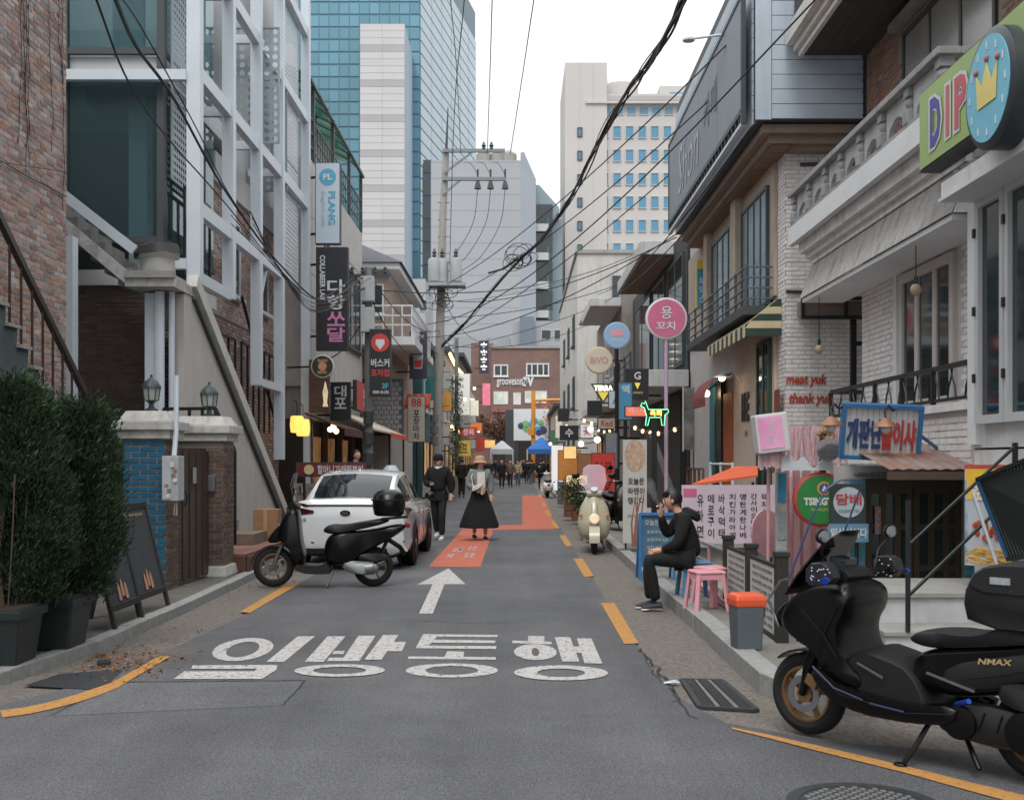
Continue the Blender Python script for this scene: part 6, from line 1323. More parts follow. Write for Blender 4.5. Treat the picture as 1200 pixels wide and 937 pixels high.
def tent(name, label, x0, x1, ytop, yeave, D, mat):
    t = thing(name, label, 'tent', ((wx(x0,D)+wx(x1,D))/2,D,0)); a, b_ = wx(x0,D), wx(x1,D); e = wz(yeave,D); p = wz(ytop,D)
    MB().loft([[(a,D,e),(b_,D,e),(b_,D+3,e),(a,D+3,e)],[(a+(b_-a)*.45,D+1.4,p),(a+(b_-a)*.55,D+1.4,p),(a+(b_-a)*.55,D+1.6,p),(a+(b_-a)*.45,D+1.6,p)]], sm=False).build('canopy', mat, t)
    MB().loft([[(a,D,e-.35),(b_,D,e-.35),(b_,D+3,e-.35),(a,D+3,e-.35)],[(a,D,e),(b_,D,e),(b_,D+3,e),(a,D+3,e)]], caps=False, sm=False).build('valance', mat, t)
    for (X, Y) in ((a,D),(b_,D),(b_,D+3),(a,D+3)): MB().bar((X,Y,0),(X,Y,e),.06).build('leg', steel_white, t)
tent('market_tent', 'white peaked market tent at the street end', 575, 601, 516, 526, 78, M('tent_white', S(178,182,188), .8, .05)); tent('market_tent', 'blue peaked market tent before the brick building', 618, 652, 512, 526, 84, M('tent_blue', S(44,104,176), .8, .08))
# autumn street trees
def tree(label, x, ytop, D, r_, mat, n=2600, seed=1):
    rn = random.Random(seed); X = wx(x,D); zt = wz(ytop,D); t = thing('street_tree', label, 'tree', (X,D,0))
    MB().tube([(X,D,0),(X+.1,D,zt*.45),(X,D,zt*.8)], [.2,.14,.05], 8).build('trunk', M('bark', S(70,58,50), .9, .2, 10), t)
    br = MB(); ends = []
    for k in range(10):
        a = rn.uniform(0,6.28); z0 = zt*rn.uniform(.35,.7); e = Vector((X+r_*.8*math.cos(a), D+r_*.8*math.sin(a), z0+rn.uniform(.6,1.8))); br.tube([(X,D,z0), (X+r_*.4*math.cos(a), D+r_*.4*math.sin(a), z0+.6), e], [.06,.04,.015], 5); ends += [e, Vector((X+r_*.45*math.cos(a), D+r_*.45*math.sin(a), z0+.9))]
    br.build('limb', M('bark', S(70,58,50), .9, .2, 10), t); m = MB()
    for i in range(n):
        c = ends[rn.randrange(len(ends))]; p = c + Vector((rn.gauss(0,.42),rn.gauss(0,.42),rn.gauss(0,.4))); e = Vector((rn.gauss(0,1),rn.gauss(0,1),rn.gauss(0,1))).normalized()*.17; s_ = e.cross(Vector((.3,.2,1))).normalized()*.09; m.add([p,p+e*.5+s_,p+e,p+e*.5-s_], [(0,1,2,3)])
    m.build('crown', mat, t, norm=False)
tree('brown leaved street tree before the brick building', 584, 480, 101, 2.0, M('brown_leaf', S(112,78,62), .8, .3, 3, rnd=.4), seed=3); tree('orange leaved street tree beside the traffic mast', 652, 470, 100, 2.0, M('orange_leaf', S(196,110,66), .8, .3, 3, rnd=.35), seed=5); tree('second orange street tree behind the mast arm', 668, 474, 97, 1.8, M('orange_leaf', S(196,110,66), .8, .3, 3, rnd=.35), seed=6)
# --- towers
glz = M('tower_blue_window', S(84,138,170), .15, .1, .05, spec=.7)
tw1 = thing('white_office_tower', 'white office tower with rows of small blue windows', 'building', (20,182,0)); D = 182.0; wt = M('tower_white', S(190,186,184), .8, .05, .1, streak=.04)
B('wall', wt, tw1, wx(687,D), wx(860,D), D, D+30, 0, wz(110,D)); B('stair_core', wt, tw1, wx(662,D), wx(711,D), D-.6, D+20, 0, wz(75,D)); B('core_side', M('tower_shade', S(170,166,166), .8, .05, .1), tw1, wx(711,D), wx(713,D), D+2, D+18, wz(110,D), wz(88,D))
for r_ in range(9):
    for i in range(11):
        x = 693.5+i*14.75; y = 155+r_*27.4
        if x < 850: window(tw1, P(x,y,D-.05), XR, 10*D/F, 14.5*D/F, wt, glz, 1, 1, fw=.1, depth=.3, sill=False)
    window(tw1, P(679.5,155+r_*27.4,D-.68), XR, 6*D/F, 11*D/F, grey_d, glass_b, 1, 1, fw=.12, depth=.2, sill=False)
for i in range(10): window(tw1, P(696+i*14.6,130,D-.05), XR, 11.5*D/F, 10*D/F, wt, glz, 1, 1, fw=.1, depth=.2, sill=False)
B('cornice', wt, tw1, wx(686,D), wx(861,D), D-.9, D, wz(123,D), wz(120,D)); B('grey_band', M('tower_shade', S(170,166,166), .8, .05, .1), tw1, wx(687,D), wx(860,D), D-.3, D-.02, wz(118,D), wz(113,D))
B('penthouse', wt, tw1, wx(775,D), wx(850,D), D+2, D+20, wz(110,D), wz(96,D)); B('penthouse_glazing', glz, tw1, wx(787,D), wx(832,D), D+1.8, D+1.98, wz(113,D), wz(104,D)); MB().lathe([(3,0),(3,5)], 14, (wx(735,D),D+12,wz(110,D))).build('water_tank', wt, tw1); MB().tube([(wx(703,D),D+3,wz(75,D)),(wx(703,D),D+3,wz(68,D))], .2, 6).build('antenna', grey_d, tw1)
for x in (679,695): B('joint_line', M('tower_joint', S(186,182,184), .8, .0), tw1, wx(x,D)-.03, wx(x,D)+.03, D-.64, D-.6, 20, wz(76,D))
gw = thing('grey_slab_building', 'blank pale grey slab building with glazed balconies on its flank', 'building', (-3,172,0)); D = 170.0; gm2 = M('slab_grey', S(162,165,170), .8, .06, .12, streak=.05)
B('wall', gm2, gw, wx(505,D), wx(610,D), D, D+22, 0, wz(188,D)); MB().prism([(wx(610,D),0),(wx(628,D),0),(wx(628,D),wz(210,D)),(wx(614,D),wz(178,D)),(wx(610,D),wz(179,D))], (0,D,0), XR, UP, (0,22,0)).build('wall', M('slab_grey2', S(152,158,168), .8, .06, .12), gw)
for k in range(16): B('joint_line', M('slab_joint2', S(156,159,165), .8, .0), gw, wx(505,D), wx(610,D), D-.03, D-.002, 10+k*2.4, 10.05+k*2.4)
for k in range(0): B('joint_line', M('slab_joint', S(164,170,178), .8, .0), gw, wx(507+k*4.8,D)-.03, wx(507+k*4.8,D)+.03, D-.036, D-.031, 8, wz(188,D))
for k in range(7):
    z = wz(262+k*34,D); B('balcony', M('balcony_pale', S(180,182,186), .8, .05), gw, wx(628,D), wx(643,D), D+1, D+14, z-.9, z+.2); B('balcony_void', glass_d, gw, wx(628,D), wx(648,D), D+1.5, D+14, z+.21, z+3.2); B('glass_rail', glass_b, gw, wx(643,D)-.1, wx(643,D), D+1, D+14, z+.2, z+1.1)
gb2 = M('muted_glass', S(126,146,154), .1, .1, .1, spec=.8)
B('glass_fin', gb2, gw, wx(648,D), wx(660,D), D+4, D+16, 0, wz(250,D)); MB().prism([(wx(628,D),wz(262,D)),(wx(648,D),wz(262,D)),(wx(656,D),wz(240,D)),(wx(632,D),wz(213,D)),(wx(628,D),wz(213,D))], (0,D+2,0), XR, UP, (0,12,0)).build('glass_hood', gb2, gw)
for x in (566,583,596): MB().lathe([(1.2,0),(1.2,2.2),(.4,2.8)], 10, (wx(x,D),D+5,wz(188,D))).build('roof_unit', conc, gw)
lb2 = thing('low_office_block', 'pale low office block behind the end brick building', 'building', (3,140,0)); D = 140.0
B('wall', gm2, lb2, wx(600,D), wx(700,D), D, D+15, 0, wz(376,D)); B('wall', M('low_block_dark', S(112,124,138), .7, .08, .2), lb2, wx(609,D), wx(626,D), D-1, D-.01, 0, wz(372,D)); B('wall', gm2, lb2, wx(530,D), wx(598,D), D+2, D+15, 0, wz(392,D))
for x in (640,655): window(lb2, P(x,392,D-.05), XR, 1.2, 1.2, white, glass_d, 1, 1, sill=False)
# glass tower: panes
gt_ = thing('glass_tower', 'blue glass curtain-wall tower with blank pale service core', 'building', (-45,250,0)); D = 250.0
pane_m = M('curtain_pane', S(88,136,154), .10, .06, .03, spec=.8, rnd=.14); spand = M('spandrel', S(78,122,140), .3, .1, .05)
Xc = wx(492,D); Xl = wx(330,D); ztop = wz(-40,D)
B('core', spand, gt_, Xl, Xc, D, D+44, 0, ztop)
dep = 44
nfl = 30; fh = (ztop-28)/nfl
for k in range(nfl):
    z = 28+k*fh
    if z < wz(310,D): continue
    for i in range(11):
        xa = Xl+6+(Xc-Xl-6)*i/11; xb = Xl+6+(Xc-Xl-6)*(i+1)/11; B('pane', pane_m, gt_, xa+.07, xb-.07, D-.16, D-.02, z+.35, z+fh-.06)
side_pm = M('side_pane', S(128,152,168), .18, .06, .03, spec=.8, rnd=.07)
# flank runs back to the right: from corner (492) to (557)
Xe, De = Xc + 13.4, D + 60.0; q0, q1 = Vector((Xc,D,0)), Vector((wx(557,De),De,0)); uu = (q1-q0).normalized(); nn_ = uu.cross(UP); Lw = (q1-q0).length
MB().prism([(0,0),(Lw,0),(Lw,ztop*1.12),(0,ztop*1.12)], q0, uu, UP, -nn_*4).build('flank', M('flank_frame', S(96,116,128), .5, .05), gt_)
zt2 = {}
for k in range(nfl+2):
    z = 28+k*fh
    for i in range(6): MB().obox(q0+uu*(Lw*(i+.5)/6)+UP*(z+fh/2)+nn_*.12, uu*(Lw/12-.12), nn_*.1, UP*(fh/2-.14)).build('flank_pane', side_pm, gt_) if z > wz(420,D) and z < 118 else None
pc_ = thing('service_core_tower', 'blank white panelled core standing before the glass tower', 'building', (-30,232,0)); D2 = 232.0
pw = M('core_panel', S(192,190,192), .7, .04, .08, rnd=.03); pg = M('core_panel_grey', S(166,164,168), .7, .04, .08)
xa, xb = wx(422,D2), wx(474,D2)
B('core', pg, pc_, xa+.1, xb-.1, D2+.1, D2+30, 0, wz(28,D2)-.2)
zz = 15.0; k = 0; zt_ = wz(28,D2)
while zz < zt_:
    B('cladding_panel', pg if k % 5 == 4 else pw, pc_, xa, (xa+xb)/2-.05, D2, D2+.1, zz, min(zz+1.36, zt_)); B('cladding_panel', pg if k % 5 == 4 else pw, pc_, (xa+xb)/2, xb, D2, D2+.1, zz, min(zz+1.36, zt_))
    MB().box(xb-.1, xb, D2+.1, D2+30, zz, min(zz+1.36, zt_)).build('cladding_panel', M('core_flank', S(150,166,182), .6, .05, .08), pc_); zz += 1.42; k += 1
db = thing('dark_slab_building', 'narrow dark teal slab between glass tower and grey building', 'building', (-20,200,0)); B('wall', M('dark_teal_slab', S(48,66,78), .5, .1, .2), db, wx(495,200), wx(507,200), 200, 215, 0, wz(192,200))
for k in range(12): B('window_band', glass_d, db, wx(496,200), wx(506,200), 199.9, 199.99, 8+k*4, 10.2+k*4)
bt2 = thing('hill_apartments', 'pale apartment block beyond the street shops', 'building', (-18,130,0)); B('wall', gm2, bt2, wx(430,130), wx(500,130), 128, 140, 0, wz(330,130))
for k in range(6):
    for i in range(5): window(bt2, (wx(440,130)+i*1.4,127.95,4+k*3), XR, .9, 1.3, white, glass_d, 1, 1, sill=False)

# more small shop signs, lamps and goods down the street
rn = random.Random(77)
extra = [(523,470,50,.5,.9,'sign_amber',S(206,150,70),0,'amber hanging sign by the ivy pole'),(555,478,64,.6,.9,'sign_lit_white2',S(220,216,200),.3,'pale lit hanging sign over the white shop door'),(558,500,66,.7,.5,'sign_orange2',S(214,120,60),.3,'orange lit sign under the string lights'),
 (563,520,70,.5,.9,'sign_red2',S(190,60,56),0,'narrow red sign by the brown bar'),(574,520,84,.8,.6,'sign_warm2',S(236,190,120),.5,'warm lit sign at the grey corner shop'),(531,520,52,.35,.9,'sign_white3',S(196,196,190),0,'white upright board by the ivy pole'),
 (660,486,52,.5,.6,'sign_black2',S(40,42,46),0,'dark hanging sign on the white gable block'),(697,478,38,.5,.5,'sign_black3',S(36,38,42),0,'dark square sign below the cream round sign'),(668,530,44,.5,.5,'sign_warm3',S(240,200,130),.5,'warm glowing sign above the orange banner'),
 (686,548,36,.5,.9,'sign_wood',S(150,106,70),0,'brown wooden menu board near the potted plants'),(655,500,60,.4,1.2,'sign_cream3',S(206,198,180),.2,'cream hanging sign at the white gable corner'),(717,528,28,.32,.9,'sign_grey3',S(120,124,128),0,'grey upright notice beside the tall red banner'),
 (649,512,66,.5,.8,'sign_green3',S(70,120,90),0,'green hanging sign near the blue tent')]
for (x, y, d, w_, h_, mn_, cl_, em, lab) in extra:
    sign('shop_sign', lab, P(x,y,d), XR, w_, h_, M(mn_, cl_, .5, .15, 4, emit=em), None, .1, arm=(-.7 if x < 606 else .7,.2,0))
for i, (x, y, d) in enumerate(((681,520,35),(692,503,33),(645,520,60),(664,500,48),(556,455,62),(545,468,56),(561,505,68),(700,515,30))):
    q = P(x,y,d); t = thing('shop_lamp', 'small warm lit globe lamp among the shop signs', 'lamp', q, group='globe lamps among the shop signs'); MB().ell(q,.09,.09,.09,8).build('globe', M('globe_warm', (1,.78,.48), .5, 0, emit=2.2), t); MB().bar(q, q+Vector((-.8 if x < 606 else .8,.2,.1)), .03).build('arm', black_m, t)
for i, (x, d, w_, h_, cl_, lab) in enumerate(((689,23.5,.35,.5,S(80,90,96),'grey crate beside the standing banner'),(695,22.6,.3,.35,S(150,120,84),'tan crate near the beige scooter'),(672,31,.5,.7,S(104,70,50),'brown wooden bench box below the cafe sign'),(662,40,.5,.8,S(90,96,88),'green grey cabinet by the far terrace'),(527,46,.5,.9,S(120,124,126),'grey utility cabinet at the tall pole'),(505,40,.5,.8,S(150,150,148),'pale stacked box by the pojangmacha sign'))):
    X = wx(x,d); z0 = .1; t = thing('goods_box', lab, 'box', (X,d,z0)); m_ = M('goods%d' % i, cl_, .7, .2, 6)
    for z in range(4): B('slat', m_, t, X-w_/2, X+w_/2, d-.2, d+.2, z0+z*h_/4, z0+(z+.9)*h_/4)
    for s_ in (-1,1): B('corner_post', m_, t, X+s_*w_/2-.02, X+s_*w_/2+.02, d-.22, d-.18, z0, z0+h_+.02)
cv = thing('clear_vinyl_wrap', 'white vinyl covered pile beside the white car', 'pile', (-3.3,24,.08)); rings = [[(-3.0+r_*math.cos(k*.5236)*(1+rn.uniform(-.15,.15)), 27.2+r_*.7*math.sin(k*.5236), z) for k in range(12)] for (z, r_) in ((.05,.4),(.5,.45),(.9,.35),(1.3,.28),(1.5,.1))]
MB().loft(rings).build('cover', M('vinyl_pale', S(186,192,198), .4, .15, 5), cv)
# ================================================================ VEHICLES
rub = M('tyre_rubber', S(22,22,23), .85, .15, 20, coord='O'); gloss_k = M('black_plastic', S(8,8,9), .28, .1, 8, coord='O', spec=.35); matte_k = M('matte_black', S(19,19,20), .5, .15, 14, coord='O'); seat_m = M('seat_vinyl', S(19,20,21), .5, .1, 30, .15, 160, coord='O')
gold = M('gold_rim', S(150,116,82), .4, .1, 6, metal=.6, coord='O'); chrome = M('chrome', S(170,172,176), .18, .05, 4, metal=.9, coord='O'); alu = M('aluminium', S(128,130,132), .4, .1, 6, metal=.7, coord='O'); blue_a = M('blue_anodised', S(40,80,190), .3, .1, metal=.6)
def wheel(parent, x, z, r_, w_, rim_m, spokes=5, y=0.0, hub=.05, axis=(0,1,0), disc=True):
    c = Vector((x, y, z)); ax = Vector(axis)
    prof = [(r_*.68,-w_*.42),(r_*.80,-w_*.52),(r_*.93,-w_*.42),(r_,-w_*.18),(r_,w_*.18),(r_*.93,w_*.42),(r_*.80,w_*.52),(r_*.68,w_*.42)]
    wh = MB().lathe(prof, 36, c, ax, caps=False).build('wheel', rub, parent, local=True)
    MB().lathe([(r_*.70,-w_*.36),(r_*.70,w_*.36),(r_*.62,w_*.40),(r_*.62,-w_*.40),(r_*.70,-w_*.36)], 36, c, ax, caps=False).build('rim', rim_m, wh, local=True)
    MB().lathe([(hub,-w_*.5),(hub,w_*.5)], 14, c, ax).build('hub', rim_m, wh, local=True)
    u = ax.cross(UP).normalized()
    for i in range(spokes):
        a = 2*math.pi*i/spokes + .3; d_ = u*math.cos(a) + UP*math.sin(a); e_ = u*math.cos(a+.22) + UP*math.sin(a+.22)
        MB().bar(c + d_*hub*.8, c + e_*r_*.66, .022, w_*.3, up=ax).build('spoke', rim_m, wh, local=True)
    if disc: MB().lathe([(r_*.44,w_*.50),(r_*.44,w_*.54),(r_*.28,w_*.54),(r_*.28,w_*.50)], 24, c, ax, caps=False).build('brake_disc', chrome, wh, local=True)
    return wh
def mirror(t, x, y, z, sx=1, h=.16, out_=.14):
    MB().tube([(x,y,z),(x+.02,y+out_*.6*sx,z+h*.6),(x-.02,y+out_*sx,z+h)], .008, 6).build('mirror_arm', gloss_k, t, local=True)
    MB().ell((x-.02,y+out_*sx,z+h+.04), .018,.07,.05,12).build('mirror', gloss_k, t, local=True); MB().ell((x-.032,y+out_*sx,z+h+.04), .008,.058,.04,12).build('mirror_glass', chrome, t, local=True)
def pil(t, name, poly, hw, mat, y=0.0, inset=.10, sharp=50, **k): return MB().pillow(poly, hw, (0,y,0), inset=inset, **k).build(name, mat, t, local=True, sharp=sharp)
def smooth(poly, n=1):
    for _ in range(n):
        q = []
        for a, b_ in zip(poly, poly[1:] + poly[:1]): q += [(a[0]*.75+b_[0]*.25, a[1]*.75+b_[1]*.25), (a[0]*.25+b_[0]*.75, a[1]*.25+b_[1]*.75)]
        poly = q
    return poly
# --- big black maxi scooter by the steps
mx = thing('maxi_scooter', 'large black maxi scooter with gold rims and delivery bag', 'scooter', (2.62,5.72,0), math.atan2(1.02,-.92))
wheel(mx, 0, .235, .235, .125, gold, 5, disc=False); wheel(mx, 1.35, .24, .24, .11, gold, 5)
pil(mx, 'apron', smooth([(1.46,.70),(1.40,.86),(1.24,1.00),(1.06,1.04),(.95,1.0),(.93,.88),(1.02,.72),(.98,.50),(.84,.38),(.88,.30),(1.10,.34),(1.20,.52),(1.34,.58)],2), .23, gloss_k, inset=.22)
pil(mx, 'nose', smooth([(1.50,.64),(1.50,.76),(1.36,.90),(1.16,.98),(1.16,.80),(1.30,.60)],2), .17, gloss_k, inset=.25)
for s_ in (-1,1): pil(mx, 'headlight', smooth([(1.50,.68),(1.49,.75),(1.34,.82),(1.30,.76)],1), .05, M('lamp_lens', S(150,156,160), .1, .1, coord='O'), y=.09*s_, inset=.2)
MB().loft([[(1.42,-.15,.88),(1.42,.15,.88),(1.40,.15,.90),(1.40,-.15,.90)],[(1.30,-.20,1.04),(1.30,.20,1.04),(1.285,.20,1.04),(1.285,-.20,1.04)],[(1.15,-.17,1.26),(1.15,.17,1.26),(1.14,.17,1.26),(1.14,-.17,1.26)],[(1.08,-.09,1.34),(1.08,.09,1.34),(1.07,.09,1.34),(1.07,-.09,1.34)]], sm=True).build('windscreen', M('smoked_screen', S(12,13,14), .08, .1, coord='O', spec=.8), mx, local=True)
pil(mx, 'dash', smooth([(1.24,1.0),(1.18,1.10),(1.04,1.10),(.98,1.02),(1.1,.96)],1), .13, matte_k)
MB().tube([(.98,.40,1.05),(1.0,.28,1.07),(1.06,.12,1.06),(1.08,0,1.05),(1.06,-.12,1.06),(1.0,-.28,1.07),(.98,-.40,1.05)], .014, 8).build('handlebar', gloss_k, mx, local=True)
for s_ in (-1,1):
    MB().tube([(.985,.28*s_,1.065),(.97,.41*s_,1.045)], .02, 10).build('grip', matte_k, mx, local=True); MB().tube([(.97,.41*s_,1.045),(.965,.435*s_,1.04)], .022, 10).build('bar_end', blue_a, mx, local=True)
    MB().tube([(1.04,.24*s_,1.06),(1.07,.30*s_,1.05),(1.05,.40*s_,1.03)], .008, 6).build('brake_lever', blue_a if s_ > 0 else chrome, mx, local=True)
    mirror(mx, 1.05, .22*s_, 1.08, s_, .2, .13)
    pil(mx, 'hand_guard', smooth([(1.12,.98),(1.12,1.14),(.98,1.16),(.94,1.02)],1), .05, M('glitter_mitt', S(30,31,34), .5, .2, 30, coord='O'), y=.34*s_)
    rn = random.Random(s_+5)
    for k in range(14): MB().ell((rn.uniform(.96,1.10), .34*s_+.052*1, rn.uniform(1.0,1.14)), .005,.003,.005,6).build('sequin', white, mx, local=True)
MB().tube([(1.36,.20,.98),(1.20,.20,1.42),(1.12,.18,1.62),(1.08,.1,1.68),(1.08,-.1,1.68),(1.12,-.18,1.62),(1.20,-.20,1.42),(1.36,-.20,.98)], .006, 6).build('screen_frame', M('blue_tube', S(58,78,120), .4, .1), mx, local=True)
MB().tube([(1.44,.17,.66),(1.50,.19,.84),(1.42,.19,.98),(1.36,.2,1.0)], .008, 6).build('screen_bracket', chrome, mx, local=True)
pil(mx, 'floor_tunnel', smooth([(1.06,.42),(.92,.60),(.75,.56),(.58,.50),(.48,.32),(.50,.20),(.98,.20),(1.12,.30)],1), .20, matte_k, inset=.12)
for s_ in (-1,1): pil(mx, 'footboard', smooth([(1.16,.46),(1.0,.36),(.55,.32),(.30,.36),(.34,.25),(.60,.22),(1.02,.24),(1.2,.38)],1), .05, gloss_k, y=.20*s_)
pil(mx, 'rear_body', smooth([(.66,.44),(.64,.58),(.50,.64),(.15,.70),(-.30,.82),(-.62,.88),(-.66,.80),(-.40,.64),(-.10,.48),(.20,.40),(.46,.36)],2), .19, gloss_k, inset=.22)
for s_ in (-1,1): pil(mx, 'side_panel', smooth([(.44,.44),(.40,.56),(.10,.66),(-.34,.78),(-.40,.72),(-.05,.54),(.2,.44)],1), .03, matte_k, y=.175*s_)
pil(mx, 'seat', smooth([(.70,.66),(.60,.745),(.42,.735),(.26,.755),(.14,.825),(-.05,.845),(-.36,.865),(-.44,.82),(-.2,.76),(.2,.68),(.55,.62)],2), .165, seat_m, inset=.25)
pil(mx, 'transmission_case', smooth([(.48,.26),(.40,.36),(.10,.38),(-.12,.34),(-.20,.24),(-.10,.16),(.2,.17),(.42,.20)],1), .045, matte_k, y=.155)
for k, (x, r_) in enumerate(((.32,.09),(-.02,.11))): MB().lathe([(r_,0),(r_*.95,.02),(r_*.5,.025)], 22, (x,.20,.27), (0,1,0)).build('case_cover', gloss_k, mx, local=True)
pil(mx, 'airbox', smooth([(.14,.42),(.10,.52),(-.22,.50),(-.34,.42),(-.22,.36),(.02,.37)],1), .05, matte_k, y=.17)
for s_ in (-1,1): MB().tube([(0,.12*s_,.235),(-.10,.14*s_,.42),(-.22,.15*s_,.62)], [.022,.026,.022], 8).build('shock_absorber', alu, mx, local=True); MB().tube([(1.35,.075*s_,.24),(1.30,.08*s_,.40),(1.20,.08*s_,.62)], [.022,.026,.028], 8).build('fork_leg', gloss_k, mx, local=True)
MB().tube([(.3,-.16,.22),(.05,-.19,.24),(-.3,-.2,.34),(-.42,-.2,.38)], [.025,.05,.06,.05], 12).build('exhaust', matte_k, mx, local=True)
fd = [[(1.35+.262*math.cos(a), y, .24+.262*math.sin(a)) for y in (-.07,-.05,.05,.07)] + [(1.35+.252*math.cos(a), y, .24+.252*math.sin(a)) for y in (.07,.05,-.05,-.07)] for a in [R(48+i*11) for i in range(11)]]
MB().loft(fd).build('front_fender', gloss_k, mx, local=True)
fd = [[(.27*math.cos(a), y, .235+.27*math.sin(a)) for y in (-.08,.08)] + [(.26*math.cos(a), y, .235+.26*math.sin(a)) for y in (.08,-.08)] for a in [R(60+i*14) for i in range(10)]]
MB().loft(fd).build('rear_fender', matte_k, mx, local=True)
MB().tube([(.52,.12,.24),(.56,.22,.10),(.60,.27,.012)], .014, 8).build('side_stand', gloss_k, mx, local=True); MB().ell((.61,.275,.014),.04,.03,.012,8).build('stand_foot', gloss_k, mx, local=True); MB().tube([(.35,.1,.2),(.22,.2,.05)], .014, 8).build('centre_stand', gloss_k, mx, local=True)
MB().tube([(.34,.20,.36),(.24,.27,.40)], .014, 8).build('footpeg', blue_a, mx, local=True)
MB().lathe([(.022,0),(.022,.006)], 14, (1.28,.205,.60), (.15,1,.1)).build('badge', chrome, mx, local=True); MB().lathe([(.016,.007),(.016,.009)], 14, (1.28,.205,.60), (.15,1,.1)).build('badge', gloss_k, mx, local=True)
text('NMAX', (.13,.222,.625), (-1,0,.10), (.10,0,1), .035, M('gold_letter', S(176,150,110), .4, .05), mx, w=.17, off=.0, bold=.02, local=True, slant=.3)
MB().bar((.9,.215,.50),(.74,.225,.44),.01).build('trim_line', alu, mx, local=True); MB().bar((.50,.205,.50),(.24,.21,.44),.012).build('trim_line', alu, mx, local=True)
bgm_ = M('bag_fabric', S(18,19,20), .6, .15, 40, .4, 120, coord='O')
bag = MB().pillow(smooth([(.28,.80),(.32,1.00),(.24,1.16),(.06,1.20),(-.32,1.18),(-.40,1.0),(-.36,.80)],1), .26, inset=.14).build('delivery_bag', bgm_, mx, local=True, sharp=60)
pil(mx, 'bag_flap', smooth([(.30,1.03),(.24,1.175),(.06,1.22),(-.34,1.20),(-.40,1.05),(-.1,1.02)],1), .27, M('bag_flap', S(24,25,27), .45, .15, 30, .3, 90, coord='O'), inset=.14); MB().obox((.08,.274,1.11),(.05,0,0),(0,.003,0),(0,0,.02)).build('bag_label', M('label_silver', S(150,152,156), .4, .2, 40), mx, local=True)
MB().bar((-.1,0,.86),(-.55,0,.90),.22,.03).build('carrier', gloss_k, mx, local=True)
pil(mx, 'tail_light', smooth([(-.62,.80),(-.60,.86),(-.68,.86),(-.70,.80)],1), .10, M('lens_red', S(120,20,22), .15, .1), inset=.2)
seam = M('seam_dark', S(3,3,3), .8, 0); acc = M('blue_accent', S(16,28,70), .3, .1, coord='O')
for pts in ([(1.40,.19,.86),(1.24,.232,.80),(1.10,.236,.66),(1.02,.232,.52)], [(.98,.205,.98),(1.02,.236,.84),(1.10,.236,.66)], [(.62,.195,.58),(.40,.20,.63),(.05,.205,.70),(-.3,.19,.80)], [(.44,.20,.46),(.1,.21,.55),(-.3,.20,.70)], [(1.14,.252,.42),(.98,.255,.32),(.60,.255,.28),(.36,.25,.31)]):
    MB().tube(pts, .0035, 5).build('panel_seam', seam, mx, local=True)
for pts in ([(1.16,.25,.45),(1.02,.256,.35),(.84,.257,.31)], [(.80,.257,.30),(.60,.256,.285)]): MB().tube(pts, .007, 5).build('blue_trim', acc, mx, local=True)
for k in range(3): MB().tube([(1.02,.2-.05*k,1.05),(1.12,.17-.04*k,1.02),(1.2,.14-.03*k,.92)], .006, 5).build('control_cable', matte_k, mx, local=True)
MB().tube([(1.34,.09,.30),(1.30,.12,.45),(1.22,.13,.60)], .006, 5).build('brake_hose', matte_k, mx, local=True); MB().obox((1.27,.085,.33),(.035,0,.02),(0,.018,0),(-.012,0,.03)).build('brake_caliper', gold, mx, local=True, bevel=.006)
MB().obox((1.12,0,1.125),(.05,0,.01),(0,.07,0),(-.004,0,.03)).build('instrument', M('lcd_dark', S(40,46,50), .1, .1), mx, local=True, bevel=.01)
for k in range(6): MB().bar((.40-.09*k,.203,.25),(.37-.09*k,.206,.34),.006).build('cover_rib', gloss_k, mx, local=True)
for k in range(7): MB().ell((-.16+.33*math.cos(k*.9)*.3+.12,.208,.27+.09*math.sin(k*.9)), .008,.006,.008,6).build('bolt', alu, mx, local=True)
def squash(o, z0, k):
    for ch in o.children:
        for v in ch.data.vertices:
            if v.co.z > z0: v.co.z = z0 + (v.co.z - z0) * k
        squash(ch, z0, k)
squash(mx, .5, .84)
# --- black step-through scooter with top box
sc_ = thing('step_through_scooter', 'black scooter with round top box parked behind the car', 'scooter', (-1.84,14.62,0), R(183))
wheel(sc_, 0, .255, .255, .10, M('bronze_rim', S(120,106,90), .4, .1, metal=.6), 5, disc=False); wheel(sc_, 1.26, .255, .255, .09, M('bronze_rim', S(120,106,90), .4, .1, metal=.6), 5)
pil(sc_, 'apron', smooth([(1.22,.62),(1.16,.86),(1.04,1.02),(.96,1.03),(.92,.92),(.90,.60),(.84,.36),(.88,.28),(1.0,.32),(1.06,.52)],2), .20, gloss_k, inset=.22)
pil(sc_, 'nose', smooth([(1.36,.56),(1.24,.74),(1.10,.86),(1.06,.72),(1.16,.56)],2), .13, gloss_k, inset=.25); pil(sc_, 'headlight', smooth([(1.22,.76),(1.14,.86),(1.08,.86),(1.12,.74)],1), .10, M('lamp_lens', S(150,156,160), .1, .1, coord='O'), inset=.2)
fd = [[(1.26+.28*math.cos(a), y, .255+.28*math.sin(a)) for y in (-.06,.06)] + [(1.26+.268*math.cos(a), y, .255+.268*math.sin(a)) for y in (.06,-.06)] for a in [R(10+i*14) for i in range(11)]]
MB().loft(fd).build('front_fender', gloss_k, sc_, local=True)
pil(sc_, 'floorboard', smooth([(1.0,.30),(.62,.28),(.58,.36),(.50,.22),(.56,.16),(.94,.18)],1), .18, matte_k, inset=.1)
pil(sc_, 'rear_body', smooth([(.62,.28),(.62,.58),(.50,.70),(.05,.72),(-.38,.82),(-.44,.74),(-.14,.56),(.12,.42),(.34,.26)],2), .17, gloss_k, inset=.22)
